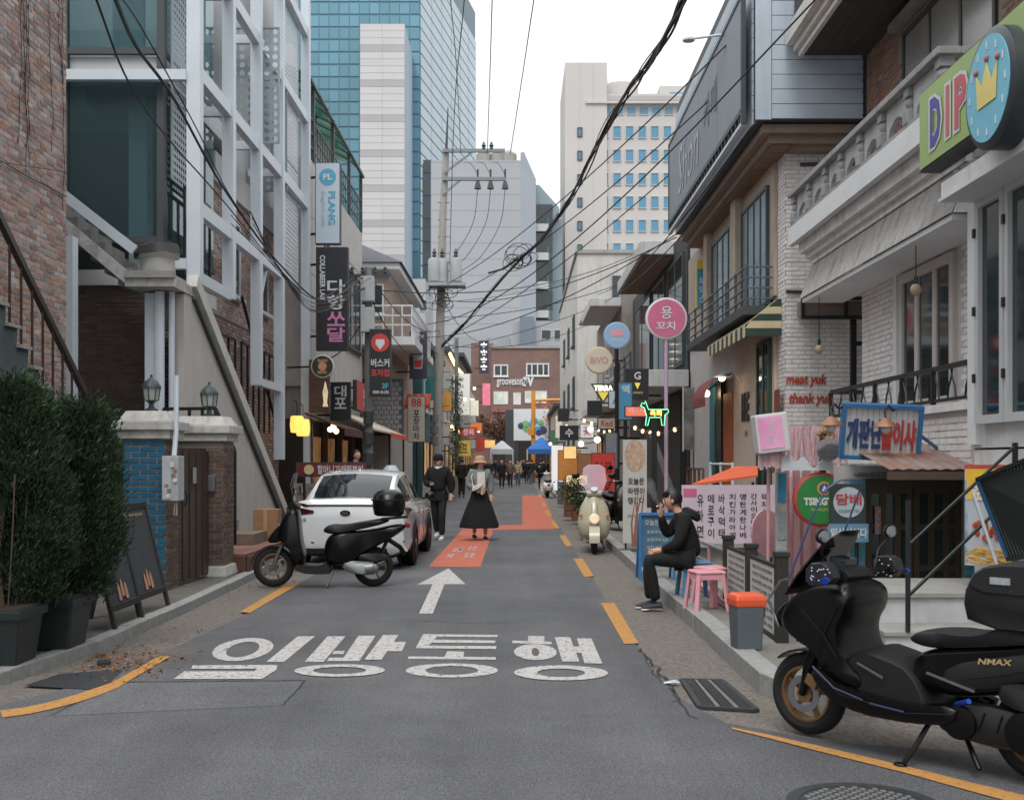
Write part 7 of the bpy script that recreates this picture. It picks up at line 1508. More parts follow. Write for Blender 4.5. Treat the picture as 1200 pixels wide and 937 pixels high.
pil(sc_, 'seat', smooth([(.66,.70),(.56,.80),(.36,.79),(.15,.83),(-.18,.88),(-.22,.82),(.1,.74),(.5,.66)],2), .14, seat_m, inset=.25)
pil(sc_, 'engine_case', smooth([(.40,.24),(.34,.34),(.04,.34),(-.10,.28),(-.06,.18),(.2,.16)],1), .05, alu, y=.13); pil(sc_, 'airbox', smooth([(.2,.36),(.14,.44),(-.14,.44),(-.22,.36),(0,.32)],1), .04, matte_k, y=.14)
MB().tube([(.08,.15,.24),(-.02,.16,.25)], .08, 14).build('engine_cover', alu, sc_, local=True)
for s_ in (-1,1): MB().tube([(0,.10*s_,.255),(-.12,.12*s_,.46),(-.2,.12*s_,.64)], .022, 8).build('shock_absorber', gloss_k, sc_, local=True); MB().tube([(1.26,.065*s_,.255),(1.20,.07*s_,.42),(1.12,.07*s_,.60)], .022, 8).build('fork_leg', alu, sc_, local=True)
MB().tube([(-.16,0,.62),(-.34,0,.50),(-.40,0,.40)], .03, 8).build('rear_fender', gloss_k, sc_, local=True); MB().obox((-.40,0,.5),(.01,0,.0),(0,.08,0),(.03,0,.05)).build('number_plate', M('plate_white', S(186,190,194), .5, .1), sc_, local=True)
MB().tube([(.90,.34,1.02),(.96,.2,1.05),(1.0,0,1.03),(.96,-.2,1.05),(.90,-.34,1.02)], .014, 8).build('handlebar', gloss_k, sc_, local=True); pil(sc_, 'handlebar_cowl', smooth([(1.10,.98),(1.04,1.08),(.94,1.08),(.92,1.0)],1), .15, gloss_k)
for s_ in (-1,1): MB().tube([(.93,.26*s_,1.035),(.89,.36*s_,1.015)], .02, 8).build('grip', matte_k, sc_, local=True)
MB().tube([(.97,.19,1.04),(1.02,.19,1.30),(.98,.13,1.44),(.98,-.13,1.44),(1.02,-.19,1.30),(.97,-.19,1.04)], .006, 6).build('screen_edge', chrome, sc_, local=True); MB().loft([[(1.0,-.16,1.06),(1.0,.16,1.06),(.996,.16,1.06),(.996,-.16,1.06)],[(1.0,-.17,1.28),(1.0,.17,1.28),(.996,.17,1.28),(.996,-.17,1.28)],[(.98,-.12,1.43),(.98,.12,1.43),(.976,.12,1.43),(.976,-.12,1.43)]]).build('windscreen', M('clear_screen', S(200,206,210), .05, 0, alpha=.18), sc_, local=True)
mirror(sc_, .98, .2, 1.06, 1, .14, .1); mirror(sc_, .98, -.2, 1.06, -1, .14, .1)
tb_ = [[(-.20+k*.2*math.cos(a), k*.21*math.sin(a), z) for a in [i*math.pi/12 for i in range(24)]] for (z,k) in ((.90,.78),(.92,.95),(1.02,1.05),(1.10,1.06),(1.11,1.03),(1.16,.98),(1.21,.75),(1.235,.4))]
MB().loft(tb_).build('top_box', gloss_k, sc_, local=True, sharp=60); MB().lathe([(.228,1.095),(.23,1.105),(.228,1.115)], 24, (-.20,0,0)).build('top_box_seam', matte_k, sc_, local=True); MB().bar((-.1,0,.86),(-.44,0,.89),.16,.03).build('carrier', gloss_k, sc_, local=True)
pil(sc_, 'tail_light', smooth([(-.42,.74),(-.40,.82),(-.46,.82),(-.48,.75)],1), .09, M('lens_red', S(120,20,22), .15, .1), inset=.2); MB().tube([(.5,.1,.2),(.54,.18,.09),(.57,.22,.012)], .013, 8).build('side_stand', gloss_k, sc_, local=True); MB().tube([(.25,-.13,.2),(-.05,-.16,.24),(-.3,-.17,.32)], [.02,.045,.045], 10).build('exhaust', alu, sc_, local=True)
# --- classic scooters
def vespa(t, body, seatm, screen=None):
    wheel(t, 0, .22, .22, .10, alu, 5, disc=False); wheel(t, 1.22, .22, .22, .10, alu, 5)
    sh = []
    for (x, z, w_) in ((1.02,.22,.20),(1.10,.34,.26),(1.10,.55,.29),(1.02,.80,.24),(.95,.98,.14)): sh.append([(x+.06-.10*(yy/w_)**2, yy, z) for yy in [w_*k/4 for k in range(-4,5)]] + [(x-.0-.10*(yy/w_)**2, yy, z) for yy in [w_*k/4 for k in range(4,-5,-1)]])
    MB().loft(sh).build('leg_shield', body, t, local=True, sharp=60)
    pil(t, 'nose_panel', smooth([(1.14,.30),(1.24,.46),(1.20,.72),(1.06,.94),(1.02,.6)],1), .055, body, inset=.2); fd = [[(1.22+.26*math.cos(a), y, .22+.26*math.sin(a)) for y in (-.09,-.06,.06,.09)] + [(1.22+.24*math.cos(a), y, .22+.24*math.sin(a)) for y in (.09,.06,-.06,-.09)] for a in [R(-5+i*15) for i in range(12)]]
    MB().loft(fd).build('front_fender', body, t, local=True)
    pil(t, 'rear_body', smooth([(.50,.26),(.52,.55),(.40,.68),(-.10,.72),(-.40,.64),(-.46,.46),(-.30,.30),(.1,.26)],2), .22, body, inset=.3); pil(t, 'floor', [(1.05,.22),(.45,.22),(.45,.28),(1.05,.28)], .2, body); pil(t, 'seat', smooth([(.46,.68),(.40,.78),(0,.77),(-.34,.80),(-.40,.72),(.1,.68)],2), .15, seatm, inset=.25)
    pil(t, 'headset', smooth([(1.02,.98),(1.04,1.06),(.92,1.10),(.86,1.02)],1), .13, body); MB().lathe([(.085,-.05),(.09,.03),(.07,.05)], 18, (1.22,0,.60) if screen else (1.04,0,1.04), (1,0,.1)).build('headlight', M('lamp_warm', S(226,206,176), .2, .1, emit=.4 if screen else 0), t, local=True); MB().lathe([(.06,-.02),(.06,.04)], 18, (1.0,0,1.09), (.7,0,.7)).build('speedometer', chrome, t, local=True)
    MB().tube([(.84,.36,1.04),(.92,.2,1.06),(.94,0,1.05),(.92,-.2,1.06),(.84,-.36,1.04)], .014, 8).build('handlebar', chrome, t, local=True)
    for s_ in (-1,1): MB().tube([(.9,.25*s_,1.055),(.83,.37*s_,1.035)], .021, 8).build('grip', matte_k, t, local=True); mirror(t, .92, .2*s_, 1.06, s_, .24, .12); MB().ell((1.12,.23*s_,.66),.02,.03,.03,8).build('indicator', M('lens_amber', S(206,120,40), .2), t, local=True)
    if screen: MB().loft([[(1.02,-.14,1.06),(1.02,.14,1.06),(1.016,.14,1.06),(1.016,-.14,1.06)],[(.98,-.22,1.25),(.98,.22,1.25),(.976,.22,1.25),(.976,-.22,1.25)],[(.92,-.19,1.48),(.92,.19,1.48),(.916,.19,1.48),(.916,-.19,1.48)],[(.90,-.1,1.54),(.90,.1,1.54),(.896,.1,1.54),(.896,-.1,1.54)]]).build('windscreen', screen, t, local=True)
    MB().tube([(.3,.1,.25),(.25,.2,.012)], .012, 6).build('stand', gloss_k, t, local=True); MB().obox((-.46,0,.42),(.005,0,.02),(0,.08,0),(-.01,0,.06)).build('number_plate', M('plate_white', S(186,190,194), .5, .1), t, local=True); pil(t, 'tail_light', smooth([(-.42,.55),(-.42,.62),(-.48,.6),(-.48,.53)],1), .06, M('lens_red', S(120,20,22), .15, .1))
beige_p = M('beige_paint', S(176,170,148), .3, .05, 4, coord='O', coat=.4)
v1 = thing('classic_scooter', 'beige classic scooter with tall clear windscreen facing down the street', 'scooter', (1.40,21.0,0), R(-93)); vespa(v1, beige_p, seat_m, M('pink_tint_screen', S(226,200,214), .05, 0, alpha=.35))
v2 = thing('classic_scooter', 'white scooter parked at the kerb below the lit cafe sign', 'scooter', (1.35,50,0), R(92)); vespa(v2, M('white_gloss', S(206,208,212), .25, .03, coat=.4), seat_m)
v3 = thing('classic_scooter', 'dark scooter standing behind the beige classic scooter', 'scooter', (1.95,25,.12), R(-70)); vespa(v3, gloss_k, seat_m)
# --- white sedan
car = thing('white_sedan', 'white sedan parked along the kerb seen from behind', 'car', (-2.50,19.05,0), 0)
cw = M('car_white', S(206,208,212), .22, .03, 3, coord='O', coat=.7)
stn = [(-2.42,.62,.38,.74,.77),(-2.40,.77,.29,.90,.93),(-2.34,.85,.23,.985,1.035),(-2.2,.89,.21,.985,1.05),(-1.85,.915,.20,.97,1.04),(-1.4,.925,.18,.96,1.01),(-.5,.925,.17,.94,.97),(.5,.92,.17,.92,.95),(1.3,.915,.18,.88,.93),(1.9,.90,.2,.82,.86),(2.25,.82,.24,.74,.77),(2.40,.6,.36,.6,.64)]
def ring(y, w_, zb, zs, zd):
    h = [(0,zb),(w_*.80,zb),(w_*.96,zb+.07),(w_,zb+.20),(w_*.985,.56),(w_,.70),(w_*.985,zs-.07),(w_*.95,zs-.015),(w_*.88,zs+.01),(w_*.6,zd),(0,zd+.012)]
    return [(x,y,z) for x,z in h] + [(-x,y,z) for x,z in h[-2:0:-1]]
MB().loft([ring(*s_) for s_ in stn]).build('body', cw, car, local=True, sharp=35)
gh = [(-2.0,.70,.60,1.03),(-1.75,.76,.62,1.14),(-1.4,.80,.61,1.285),(-1.0,.82,.60,1.405),(-.5,.83,.60,1.455),(0,.83,.60,1.465),(.35,.82,.60,1.44),(.75,.80,.60,1.30),(1.1,.76,.62,1.12),(1.35,.70,.62,.98)]
def ghs(y):
    for a, b_ in zip(gh, gh[1:]):
        if a[0] <= y <= b_[0]: k = (y-a[0])/(b_[0]-a[0]); return [a[i]+(b_[i]-a[i])*k for i in range(1,4)]
    return gh[0][1:] if y < gh[0][0] else gh[-1][1:]
def top(y, f):           # f in -1..1 across the roof
    wb_, wt, zr = ghs(y); return (f*wt, y, zr - .045*f*f)
def sidep(y, t_, s_):    # t_ 0 belt .. 1 roof edge
    wb_, wt, zr = ghs(y); z0 = .93; return (s_*(wb_ + (wt-wb_)*t_ + .02*math.sin(math.pi*t_)), y, z0 + (zr-.045-z0)*t_)
rg_ = []
for (y, *_) in gh: rg_.append([sidep(y,t_,1) for t_ in (0,.3,.6,.9)] + [top(y,f) for f in (1,.7,.35,0,-.35,-.7,-1)] + [sidep(y,t_,-1) for t_ in (.9,.6,.3,0)])
MB().loft(rg_).build('cabin', cw, car, local=True, sharp=35)
cgl = M('car_glass', S(16,20,23), .05, .05, 1, coord='O', spec=.3)
def patch(nm, fn, us, vs, mat, off):
    m = MB(); pts = [[Vector(fn(u, v)) for v in vs] for u in us]
    vv = [p + off(p) for r_ in pts for p in r_]; n = len(vs); m.add(vv, [(i*n+j, i*n+j+1, (i+1)*n+j+1, (i+1)*n+j) for i in range(len(us)-1) for j in range(n-1)], 0, True); return m.build(nm, mat, car, local=True, norm=True)
patch('rear_window', lambda y, f: top(y, f*.90), [-1.93,-1.75,-1.55,-1.4,-1.2,-1.04], [-1,-.7,-.35,0,.35,.7,1], cgl, lambda p: Vector((0,-.006,.008)))
patch('windscreen', lambda y, f: top(y, f*.92), [.42,.6,.75,.95,1.1,1.28], [-1,-.5,0,.5,1], cgl, lambda p: Vector((0,.006,.008)))
for s_ in (-1,1):
    for (ya, yb) in ((-1.35,-.62),(-.56,.25),(.29,.95)):
        ys_ = [ya+(yb-ya)*i/4 for i in range(5)]
        patch('side_window', lambda y, t_: sidep(y, t_, s_), ys_, [.14,.4,.65,.9], cgl, lambda p: Vector((.008*s_,0,.002)))
    for y in (-1.35, 1.42):
        MB().lathe([(.375,-.05),(.375,.012),(.365,.016)], 32, (.912*s_,y,.335), (s_,0,0)).build('wheel_arch', matte_k, car, local=True)
        wheel(car, .83*s_, .335, .335, .23, alu, 9, y=y, hub=.07, axis=(1,0,0), disc=False)
    MB().ell((.985*s_,.78,1.0),.09,.06,.07,10).build('mirror', gloss_k, car, local=True); MB().bar((.86*s_,.8,.95),(.95*s_,.79,.98),.05,.03).build('mirror_arm', gloss_k, car, local=True)
    MB().loft([[(s_*.46,-2.425,.845),(s_*.46,-2.425,.88),(s_*.46,-2.40,.88),(s_*.46,-2.40,.845)],[(s_*.62,-2.42,.82),(s_*.62,-2.42,.915),(s_*.62,-2.38,.915),(s_*.62,-2.38,.82)],[(s_*.80,-2.385,.80),(s_*.80,-2.385,.925),(s_*.78,-2.3,.925),(s_*.78,-2.3,.80)],[(s_*.905,-2.18,.82),(s_*.905,-2.18,.91),(s_*.86,-2.15,.91),(s_*.86,-2.15,.82)],[(s_*.925,-1.98,.86),(s_*.925,-1.98,.89),(s_*.88,-1.98,.89),(s_*.88,-1.98,.86)]]).build('tail_light', M('lens_dark_red', S(70,20,22), .12, .1), car, local=True)
    MB().bar((s_*.45,-2.415,.415),(s_*.86,-2.33,.43),.03,.02).build('reflector', M('lens_red', S(120,20,22), .15, .1), car, local=True)
    for (ya, yb) in ((-.5,.28),): MB().tube([(s_*.93,-.2,.79),(s_*.945,-.1,.80),(s_*.93,.02,.79)], .012, 6).build('door_handle', cw, car, local=True); MB().tube([(s_*.93,.62,.78),(s_*.945,.72,.79),(s_*.93,.84,.78)], .012, 6).build('door_handle', cw, car, local=True)
    for y in (-.62,.30,1.05): MB().bar((s_*.919,y,.30),(s_*.921,y,.90),.006,.006).build('door_gap', seam, car, local=True)
    MB().bar((s_*.83,-1.36,.95),(s_*.82,1.0,.945),.02,.014).build('window_trim', chrome, car, local=True)
MB().loft([[(-.60,-2.41,.25),(.60,-2.41,.25),(.60,-2.42,.33),(-.60,-2.42,.33)],[(-.66,-2.3,.21),(.66,-2.3,.21),(.66,-2.3,.33),(-.66,-2.3,.33)]], sm=False).build('diffuser', matte_k, car, local=True)
ov = [(.075*math.cos(i*.2618), .04*math.sin(i*.2618)) for i in range(24)]
MB().prism(ov, (0,-2.424,.845), XR, UP, (0,-.008,0)).build('emblem', gloss_k, car, local=True); text('KIA', (0,-2.435,.845), XR, UP, .035, chrome, car, w=.09, bold=.04, local=True); text('K5', (-.62,-2.428,.75), XR, UP, .045, chrome, car, w=.11, bold=.03, local=True)
MB().bar((-.62,-2.40,.955),(.62,-2.40,.955),.02,.02).build('trunk_gap', matte_k, car, local=True); MB().lathe([(.02,0),(.012,.05)], 6, (0,-.85,1.43)).build('antenna', cw, car, local=True)

# ================================================================ PEOPLE
def skin(vs, rad, es):
    me = bpy.data.meshes.new('s'); me.from_pydata(vs, es, []); o = bpy.data.objects.new('s', me); TMP.collection.objects.link(o)
    o.modifiers.new('k', 'SKIN').use_smooth_shade = True; sd = o.modifiers.new('d', 'SUBSURF'); sd.levels = 2; sd.render_levels = 2
    for i, r_ in enumerate(rad):
        d_ = me.skin_vertices[0].data[i]; d_.radius = (r_, r_) if not isinstance(r_, tuple) else r_; d_.use_root = (i == 0)
    vl = TMP.view_layers[0]; vl.update(); q = bpy.data.meshes.new_from_object(o.evaluated_get(vl.depsgraph))
    out_ = ([tuple(v.co) for v in q.vertices], [tuple(p.vertices) for p in q.polygons])
    TMP.collection.objects.unlink(o); bpy.data.objects.remove(o); bpy.data.meshes.remove(me); bpy.data.meshes.remove(q); return out_
J0 = dict(pel=(0,0,.93), bel=(0,0,1.08), che=(0,.01,1.27), nec=(0,.01,1.42), hb=(0,-.015,1.50), hm=(0,-.02,1.57), ht=(0,-.005,1.635),
          sL=(.165,.01,1.36), eL=(.215,.03,1.12), wL=(.22,-.04,.90), sR=(-.165,.01,1.36), eR=(-.215,.03,1.12), wR=(-.22,-.04,.90),
          hL=(.09,0,.88), kL=(.10,-.02,.50), aL=(.10,.02,.09), hR=(-.09,0,.88), kR=(-.10,-.02,.50), aR=(-.10,.02,.09))
skin_m = M('skin', S(196,150,126), .6, .06, 8, coord='O')
def person(label, loc, rz, top_m, leg_m, hair_m, pose={}, shoe_m=None, s=1.0, near=False, skirt=None, hat=None, coat=0.035, group=None, hair_long=False):
    J = dict(J0); J.update(pose); t = thing('person', label, 'person', loc, rz, group=group); t.scale = (s,s,s)
    names = ['pel','bel','che','nec','hb','hm','ht','sL','eL','wL','sR','eR','wR','hL','kL','aL','hR','kR','aR']
    R0 = dict(pel=.10,bel=.10,che=.115,nec=.05,hb=.05,hm=.05,ht=.03,sL=.05,eL=.04,wL=.028,sR=.05,eR=.04,wR=.028,hL=.08,kL=.055,aL=.04,hR=.08,kR=.055,aR=.04)
    E0 = [('pel','bel'),('bel','che'),('che','nec'),('nec','hb'),('hb','hm'),('hm','ht'),('che','sL'),('sL','eL'),('eL','wL'),('che','sR'),('sR','eR'),('eR','wR'),('pel','hL'),('hL','kL'),('kL','aL'),('pel','hR'),('hR','kR'),('kR','aR')]
    ix = {n_: i for i, n_ in enumerate(names)}
    vs, fs = skin([J[n_] for n_ in names], [R0[n_] for n_ in names], [(ix[a], ix[b_]) for a, b_ in E0])
    m = MB().add(vs, fs, 0, True)
    H = [Vector(J[k]) for k in ('hb','hm','ht')]; hup = (H[2]-H[0]).normalized(); fw = Vector(pose.get('face', (0,-1,0))); fw = (fw - hup*fw.dot(hup)).normalized(); sd = fw.cross(hup)
    hr_ = []                                                      # head: skull, cheeks, chin
    for i in range(11):
        t_ = math.pi*(i+.5)/11; zz = -math.cos(t_); rr = math.sin(t_); jaw = max(0, -zz); cx_ = H[1] + hup*(.112*zz) + fw*(.018*jaw)
        hr_.append([cx_ + sd*(.077*(1-.28*jaw)*rr*math.cos(q)) + fw*(.094*(1-.22*jaw)*rr*math.sin(q)) for q in [2*math.pi*k/16 for k in range(16)]])
    m.loft(hr_)
    m.prism([(-.004,.028),(.004,.028),(.015,-.022),(-.015,-.022)], H[1] + fw*.078, sd, hup, fw*.022)   # nose
    for k in (-1,1): m.ell(H[1] + sd*(.083*k) - hup*.01, .012,.018,.026,8)   # ears
    for S_ in ('L','R'):                                          # hands
        w_ = Vector(J['w'+S_]); d_ = (w_ - Vector(J['e'+S_])).normalized(); d_ = Vector(pose.get('hand'+S_, d_)).normalized(); a = d_.cross(Vector((0,1,0.1))).normalized(); b_ = d_.cross(a)
        c = w_ + d_*.045; m.tube([w_, c, w_ + d_*.09], [.026,.033,.030], 8)
        for k, L_ in enumerate((.055,.068,.072,.066)):
            r0 = w_ + d_*.085 + a*(.012*(k-1.5)*1.3); m.tube([r0, r0 + d_*L_*.5 + b_*.008, r0 + d_*L_*.85 + b_*.028], [.0095,.009,.007], 6)
        r0 = w_ + d_*.035 + a*.03; m.tube([r0, r0 + a*.022 + d_*.025 + b_*.008, r0 + a*.022 + d_*.052 + b_*.02], [.011,.010,.007], 6)
    m.build('body', skin_m, t, local=True)
    def cloth(nm, ns, es, add_, mat, ends={}):
        i2 = {n_: i for i, n_ in enumerate(ns)}; P_ = {n_: J[n_] for n_ in ns}; P_.update(ends)
        v2, f2 = skin([P_[n_] for n_ in ns], [R0.get(n_,.1)*1.0 + (add_[n_] if isinstance(add_, dict) and n_ in add_ else (add_ if not isinstance(add_, dict) else add_['*'])) for n_ in ns], [(i2[a], i2[b_]) for a, b_ in es]); return MB().add(v2, f2, 0, True).build(nm, mat, t, local=True)
    ap = {'*': coat, 'pel': coat+.02, 'nec': .012, 'wL': .014, 'wR': .014}
    cloth('jacket', ['pel','bel','che','nec','sL','eL','wL','sR','eR','wR'], [('pel','bel'),('bel','che'),('che','nec'),('che','sL'),('sL','eL'),('eL','wL'),('che','sR'),('sR','eR'),('eR','wR')], ap, top_m)
    if not skirt and J['pel'][2] > .8:
        hr2 = [[(.165*k*math.cos(q), .125*k*math.sin(q)+.005, z) for q in [2*math.pi*i/20 for i in range(20)]] for (z,k) in ((1.06,.92),(.98,1.0+coat),(.86,1.08+coat*2),(.78 if coat > .05 else .84,1.06+coat*2))]
        MB().loft(hr2).build('jacket_hem', top_m, t, local=True, sharp=80)
    if leg_m: cloth('trousers', ['pel','hL','kL','aL','hR','kR','aR'], [('pel','hL'),('hL','kL'),('kL','aL'),('pel','hR'),('hR','kR'),('kR','aR')], .022, leg_m)
    for S_ in ('L','R'):
        a = Vector(J['a'+S_]); f_ = Vector(pose.get('foot'+S_, (0,-1,0))); f_ = f_.normalized()
        rings = []
        for (k, w_, h_) in ((-.07,.032,.075),(-.03,.042,.085),(.05,.046,.065),(.11,.044,.045),(.16,.028,.03)):
            sdv = f_.cross(UP).normalized(); c = a + f_*k; zb = a.z - .085; rings.append([c + sdv*w_*math.cos(q) + UP*(zb - c.z + max(0, .5+.5*math.sin(q))*h_) for q in [i*math.pi/4 for i in range(8)]])
        sh = MB().loft(rings).build('shoe', shoe_m or matte_k, t, local=True)
        if near: MB().loft([[p - UP*(p.z - (a.z-.088)) + f_*0 for p in r_] if False else [Vector((p.x,p.y,a.z-.09+(.018 if p.z > a.z-.06 else 0))) for p in r_] for r_ in rings]).build('sole', M('sole_white', S(196,194,188), .7, .1), sh, local=True)
    if skirt:
        rs = []
        for (z, r_) in skirt[1]: rs.append([(r_*(1+.07*math.sin(i*5*2*math.pi/40)*(1.0-z))*math.cos(i*2*math.pi/40)*1.1, r_*.9*(1+.07*math.sin(i*5*2*math.pi/40)*(1.0-z))*math.sin(i*2*math.pi/40), z) for i in range(40)])
        MB().loft(rs).build('skirt', skirt[0], t, local=True)
    hm = MB(); cc = H[1] + hup*.014 - fw*.010; rn = random.Random(len(label))
    nn2, mm2 = 14, 24; hv = []
    for i in range(nn2):
        t_ = math.pi*(i+.5)/nn2; zz = math.cos(t_); rr = math.sin(t_)
        for k in range(mm2):
            q = 2*math.pi*k/mm2; f_ = math.sin(q)*rr; j_ = 1 + rn.uniform(-.035,.035); hv.append((cc + (sd*(.088*math.cos(q)*rr) + fw*(.106*f_) + hup*(.118*zz))*j_, f_, zz))
    def keep(*ids): return all(not (hv[i][1] > .30 and hv[i][2] < .42) and hv[i][2] > -.55 for i in ids)
    fl = []
    for i in range(nn2-1):
        for k in range(mm2):
            ids = (i*mm2+k, i*mm2+(k+1) % mm2, (i+1)*mm2+(k+1) % mm2, (i+1)*mm2+k)
            if keep(*ids): fl.append(ids)
    hm.add([v[0] for v in hv], fl + [tuple(range(mm2))[::-1]], 0, True)
    if near:
        for i in range(34): a = rn.uniform(-1.2,1.2); q = cc + hup*.075 + sd*.075*math.sin(a) + fw*.082*math.cos(a); hm.tube([q, q + fw*.012 - hup*.025 + sd*rn.uniform(-.01,.01), q + fw*.010 - hup*.055], [.013,.010,.003], 5)
    if hair_long: hm.ell(H[0] - fw*.045 - hup*.03, .085,.05,.12,12)
    hm.build('hair', hair_m, t, local=True)
    for k in (-1,1):
        MB().ell(H[1] + fw*.078 + sd*(.032*k) + hup*.012, .010,.008,.006,8).build('eye', M('eye_dark', S(30,24,22), .3, 0), t, local=True)
        if near: MB().bar(H[1] + fw*.082 + sd*(.018*k) + hup*.032, H[1] + fw*.076 + sd*(.048*k) + hup*.034, .006).build('eyebrow', hair_m, t, local=True)
    MB().ell(H[1] + fw*.078 - hup*.052, .020,.008,.006,8).build('mouth', M('lips', S(150,90,84), .5, 0), t, local=True)
    if hat: 
        c = H[1] + hup*.035; MB().lathe([(.118,-.02),(.112,.0),(.108,.03),(.10,.07),(.07,.10),(.02,.11)], 18, c, hup).build('hat', hat, t, local=True); MB().lathe([(.15,-.045),(.12,-.01),(.108,.01)], 18, c, hup).build('hat_brim', hat, t, local=True)
    return t
blk = M('cloth_black', S(17,18,20), .9, .25, 9, 1.0, 11, coord='O'); blk2 = M('cloth_charcoal', S(28,29,32), .9, .25, 9, 1.0, 11, coord='O'); hair_k = M('hair_black', S(22,20,20), .5, .2, 30, coord='O'); gry = M('cloth_grey_green', S(118,124,122), .9, .15, 9, 1.0, 11, coord='O'); wht = M('cloth_white', S(206,200,194), .9, .06, 12, coord='O'); tanm = M('cloth_tan', S(176,140,116), .9, .1, 14, coord='O'); den = M('denim', S(62,76,98), .9, .15, 14, coord='O')
# seated man smoking
sm = person('man in black hoodie and trousers seated on a stool smoking', (1.84,12.35,0), R(-96), blk, blk, hair_k, near=True, shoe_m=M('shoe_dark', S(44,46,52), .7, .2, 30, coord='O'), coat=.03, pose=dict(
    pel=(0,.02,.60), bel=(0,.02,.74), che=(0,-.05,.95), nec=(0,-.10,1.10), hb=(0,-.14,1.17), hm=(0,-.165,1.235), ht=(0,-.165,1.30), face=(0,-1,-.25),
    sL=(.165,-.04,1.03), eL=(.20,-.10,.78), wL=(.12,-.28,.70), handL=(-.3,-1,-.2), sR=(-.165,-.06,1.03), eR=(-.20,-.22,.84), wR=(-.07,-.285,1.055), handR=(.35,.15,.9),
    hL=(.09,-.02,.60), kL=(.13,-.42,.60), aL=(.12,-.34,.15), hR=(-.09,-.02,.60), kR=(-.12,-.42,.60), aR=(-.05,-.40,.15)))
sm.location.z = -.055
MB().lathe([(.10,-.03),(.12,.0),(.10,.05),(.06,.07)], 12, (0,.03,1.07), (0,.5,1)).build('hood', blk, sm, local=True)
cg2 = thing('cigarette', 'lit white cigarette held at the mouth of the seated man', 'cigarette', (1.84,12.35,-.055), R(-96)); MB().tube([(-.02,-.262,1.18),(-.035,-.325,1.165)], .005, 6).build('paper', white, cg2, local=True); MB().tube([(-.035,-.325,1.165),(-.0365,-.331,1.1637)], .0052, 6).build('ember', M('ember', (1,.25,.05), .5, 0, emit=3), cg2, local=True)
smk = MB()
for k in range(9): smk.ell((1.52-.012*k+.01*math.sin(k*2), 12.36, 1.125+.03*k), .018+.006*k,.018,.022+.004*k,8)
sm_m = M('smoke', S(206,206,208), 1, 0, alpha=.04); smk.build('smoke', sm_m, kind='stuff', label='thin wisp of cigarette smoke before the seated man', cat='smoke')
# two women walking
person('woman in black padded coat and trousers walking beside the white car', (-1.60,23.3,0), R(-8), blk, blk2, hair_k, near=True, shoe_m=M('shoe_white', S(206,204,200), .7, .05), coat=.065, s=1.02, pose=dict(
    eL=(.25,.05,1.12), wL=(.25,.0,.92), eR=(-.24,.0,1.12), wR=(-.12,-.20,1.10), handR=(.6,-.7,.2), kL=(.09,-.10,.52), aL=(.08,-.06,.09), kR=(-.08,.04,.50), aR=(-.07,.18,.14), face=(.5,-.85,0)))
w2 = person('woman with tan bucket hat, grey jacket and long black skirt', (-.76,23.2,0), R(12), gry, None, M('hair_brown', S(70,48,38), .6, .2, 30, coord='O'), near=True, shoe_m=matte_k, coat=.05, hat=tanm, hair_long=True, skirt=(blk, [(.25,.36),(.32,.36),(.60,.27),(.85,.18),(1.0,.14)]), pose=dict(
    eL=(.23,.03,1.12), wL=(.22,-.05,.92), eR=(-.23,.02,1.10), wR=(-.06,-.2,1.04), handR=(.8,-.5,.1), face=(.75,-.6,0), kL=(.1,-.08,.5), aL=(.11,-.05,.09), aR=(-.09,.12,.12)))
MB().loft([[(-.075,-.165,1.38),(.075,-.165,1.38),(.07,-.05,1.38),(-.07,-.05,1.38)],[(-.08,-.19,1.2),(.08,-.19,1.2),(.09,-.05,1.2),(-.09,-.05,1.2)],[(-.08,-.17,.96),(.08,-.17,.96),(.09,-.05,.96),(-.09,-.05,.96)]]).build('sweater', wht, w2, local=True, sharp=70)
hb = thing('hand_bag', 'white shoulder bag held by the woman in the bucket hat', 'bag', (-.80,22.9,.95)); MB().pillow(smooth([(-.12,-.06),(.10,.06),(.13,.16),(-.10,.06)],2), .05, (-.80,22.93,1.02), inset=.2).build('pouch', wht, hb, bevel=0); MB().tube([(-.88,22.95,1.05),(-.92,23.05,1.3),(-.85,23.15,1.42)], .01, 6).build('strap', wht, hb)
ph = thing('cream_cup', 'small cream cup in the hands of the woman in the skirt', 'cup', (-.72,22.92,.92)); MB().lathe([(.03,0),(.04,.11),(.042,.115)], 12, (-.70,22.95,.93)).build('cup_body', M('cup_cream', S(206,186,140), .6), ph); MB().lathe([(.043,.115),(.043,.13),(.03,.135)], 12, (-.70,22.95,.93)).build('lid', white, ph)
w1 = [o for o in bpy.data.objects if o.get('label','').startswith('woman in black padded')][0]
MB().lathe([(.10,-.03),(.105,.02),(.098,.07),(.07,.105),(.02,.118)], 18, Vector(J0['hm'])+UP*.03).build('beanie', blk, w1, local=True); MB().lathe([(.085,-.04),(.10,.0),(.085,.04)], 14, (0,0,1.42)).build('scarf', wht, w1, local=True)
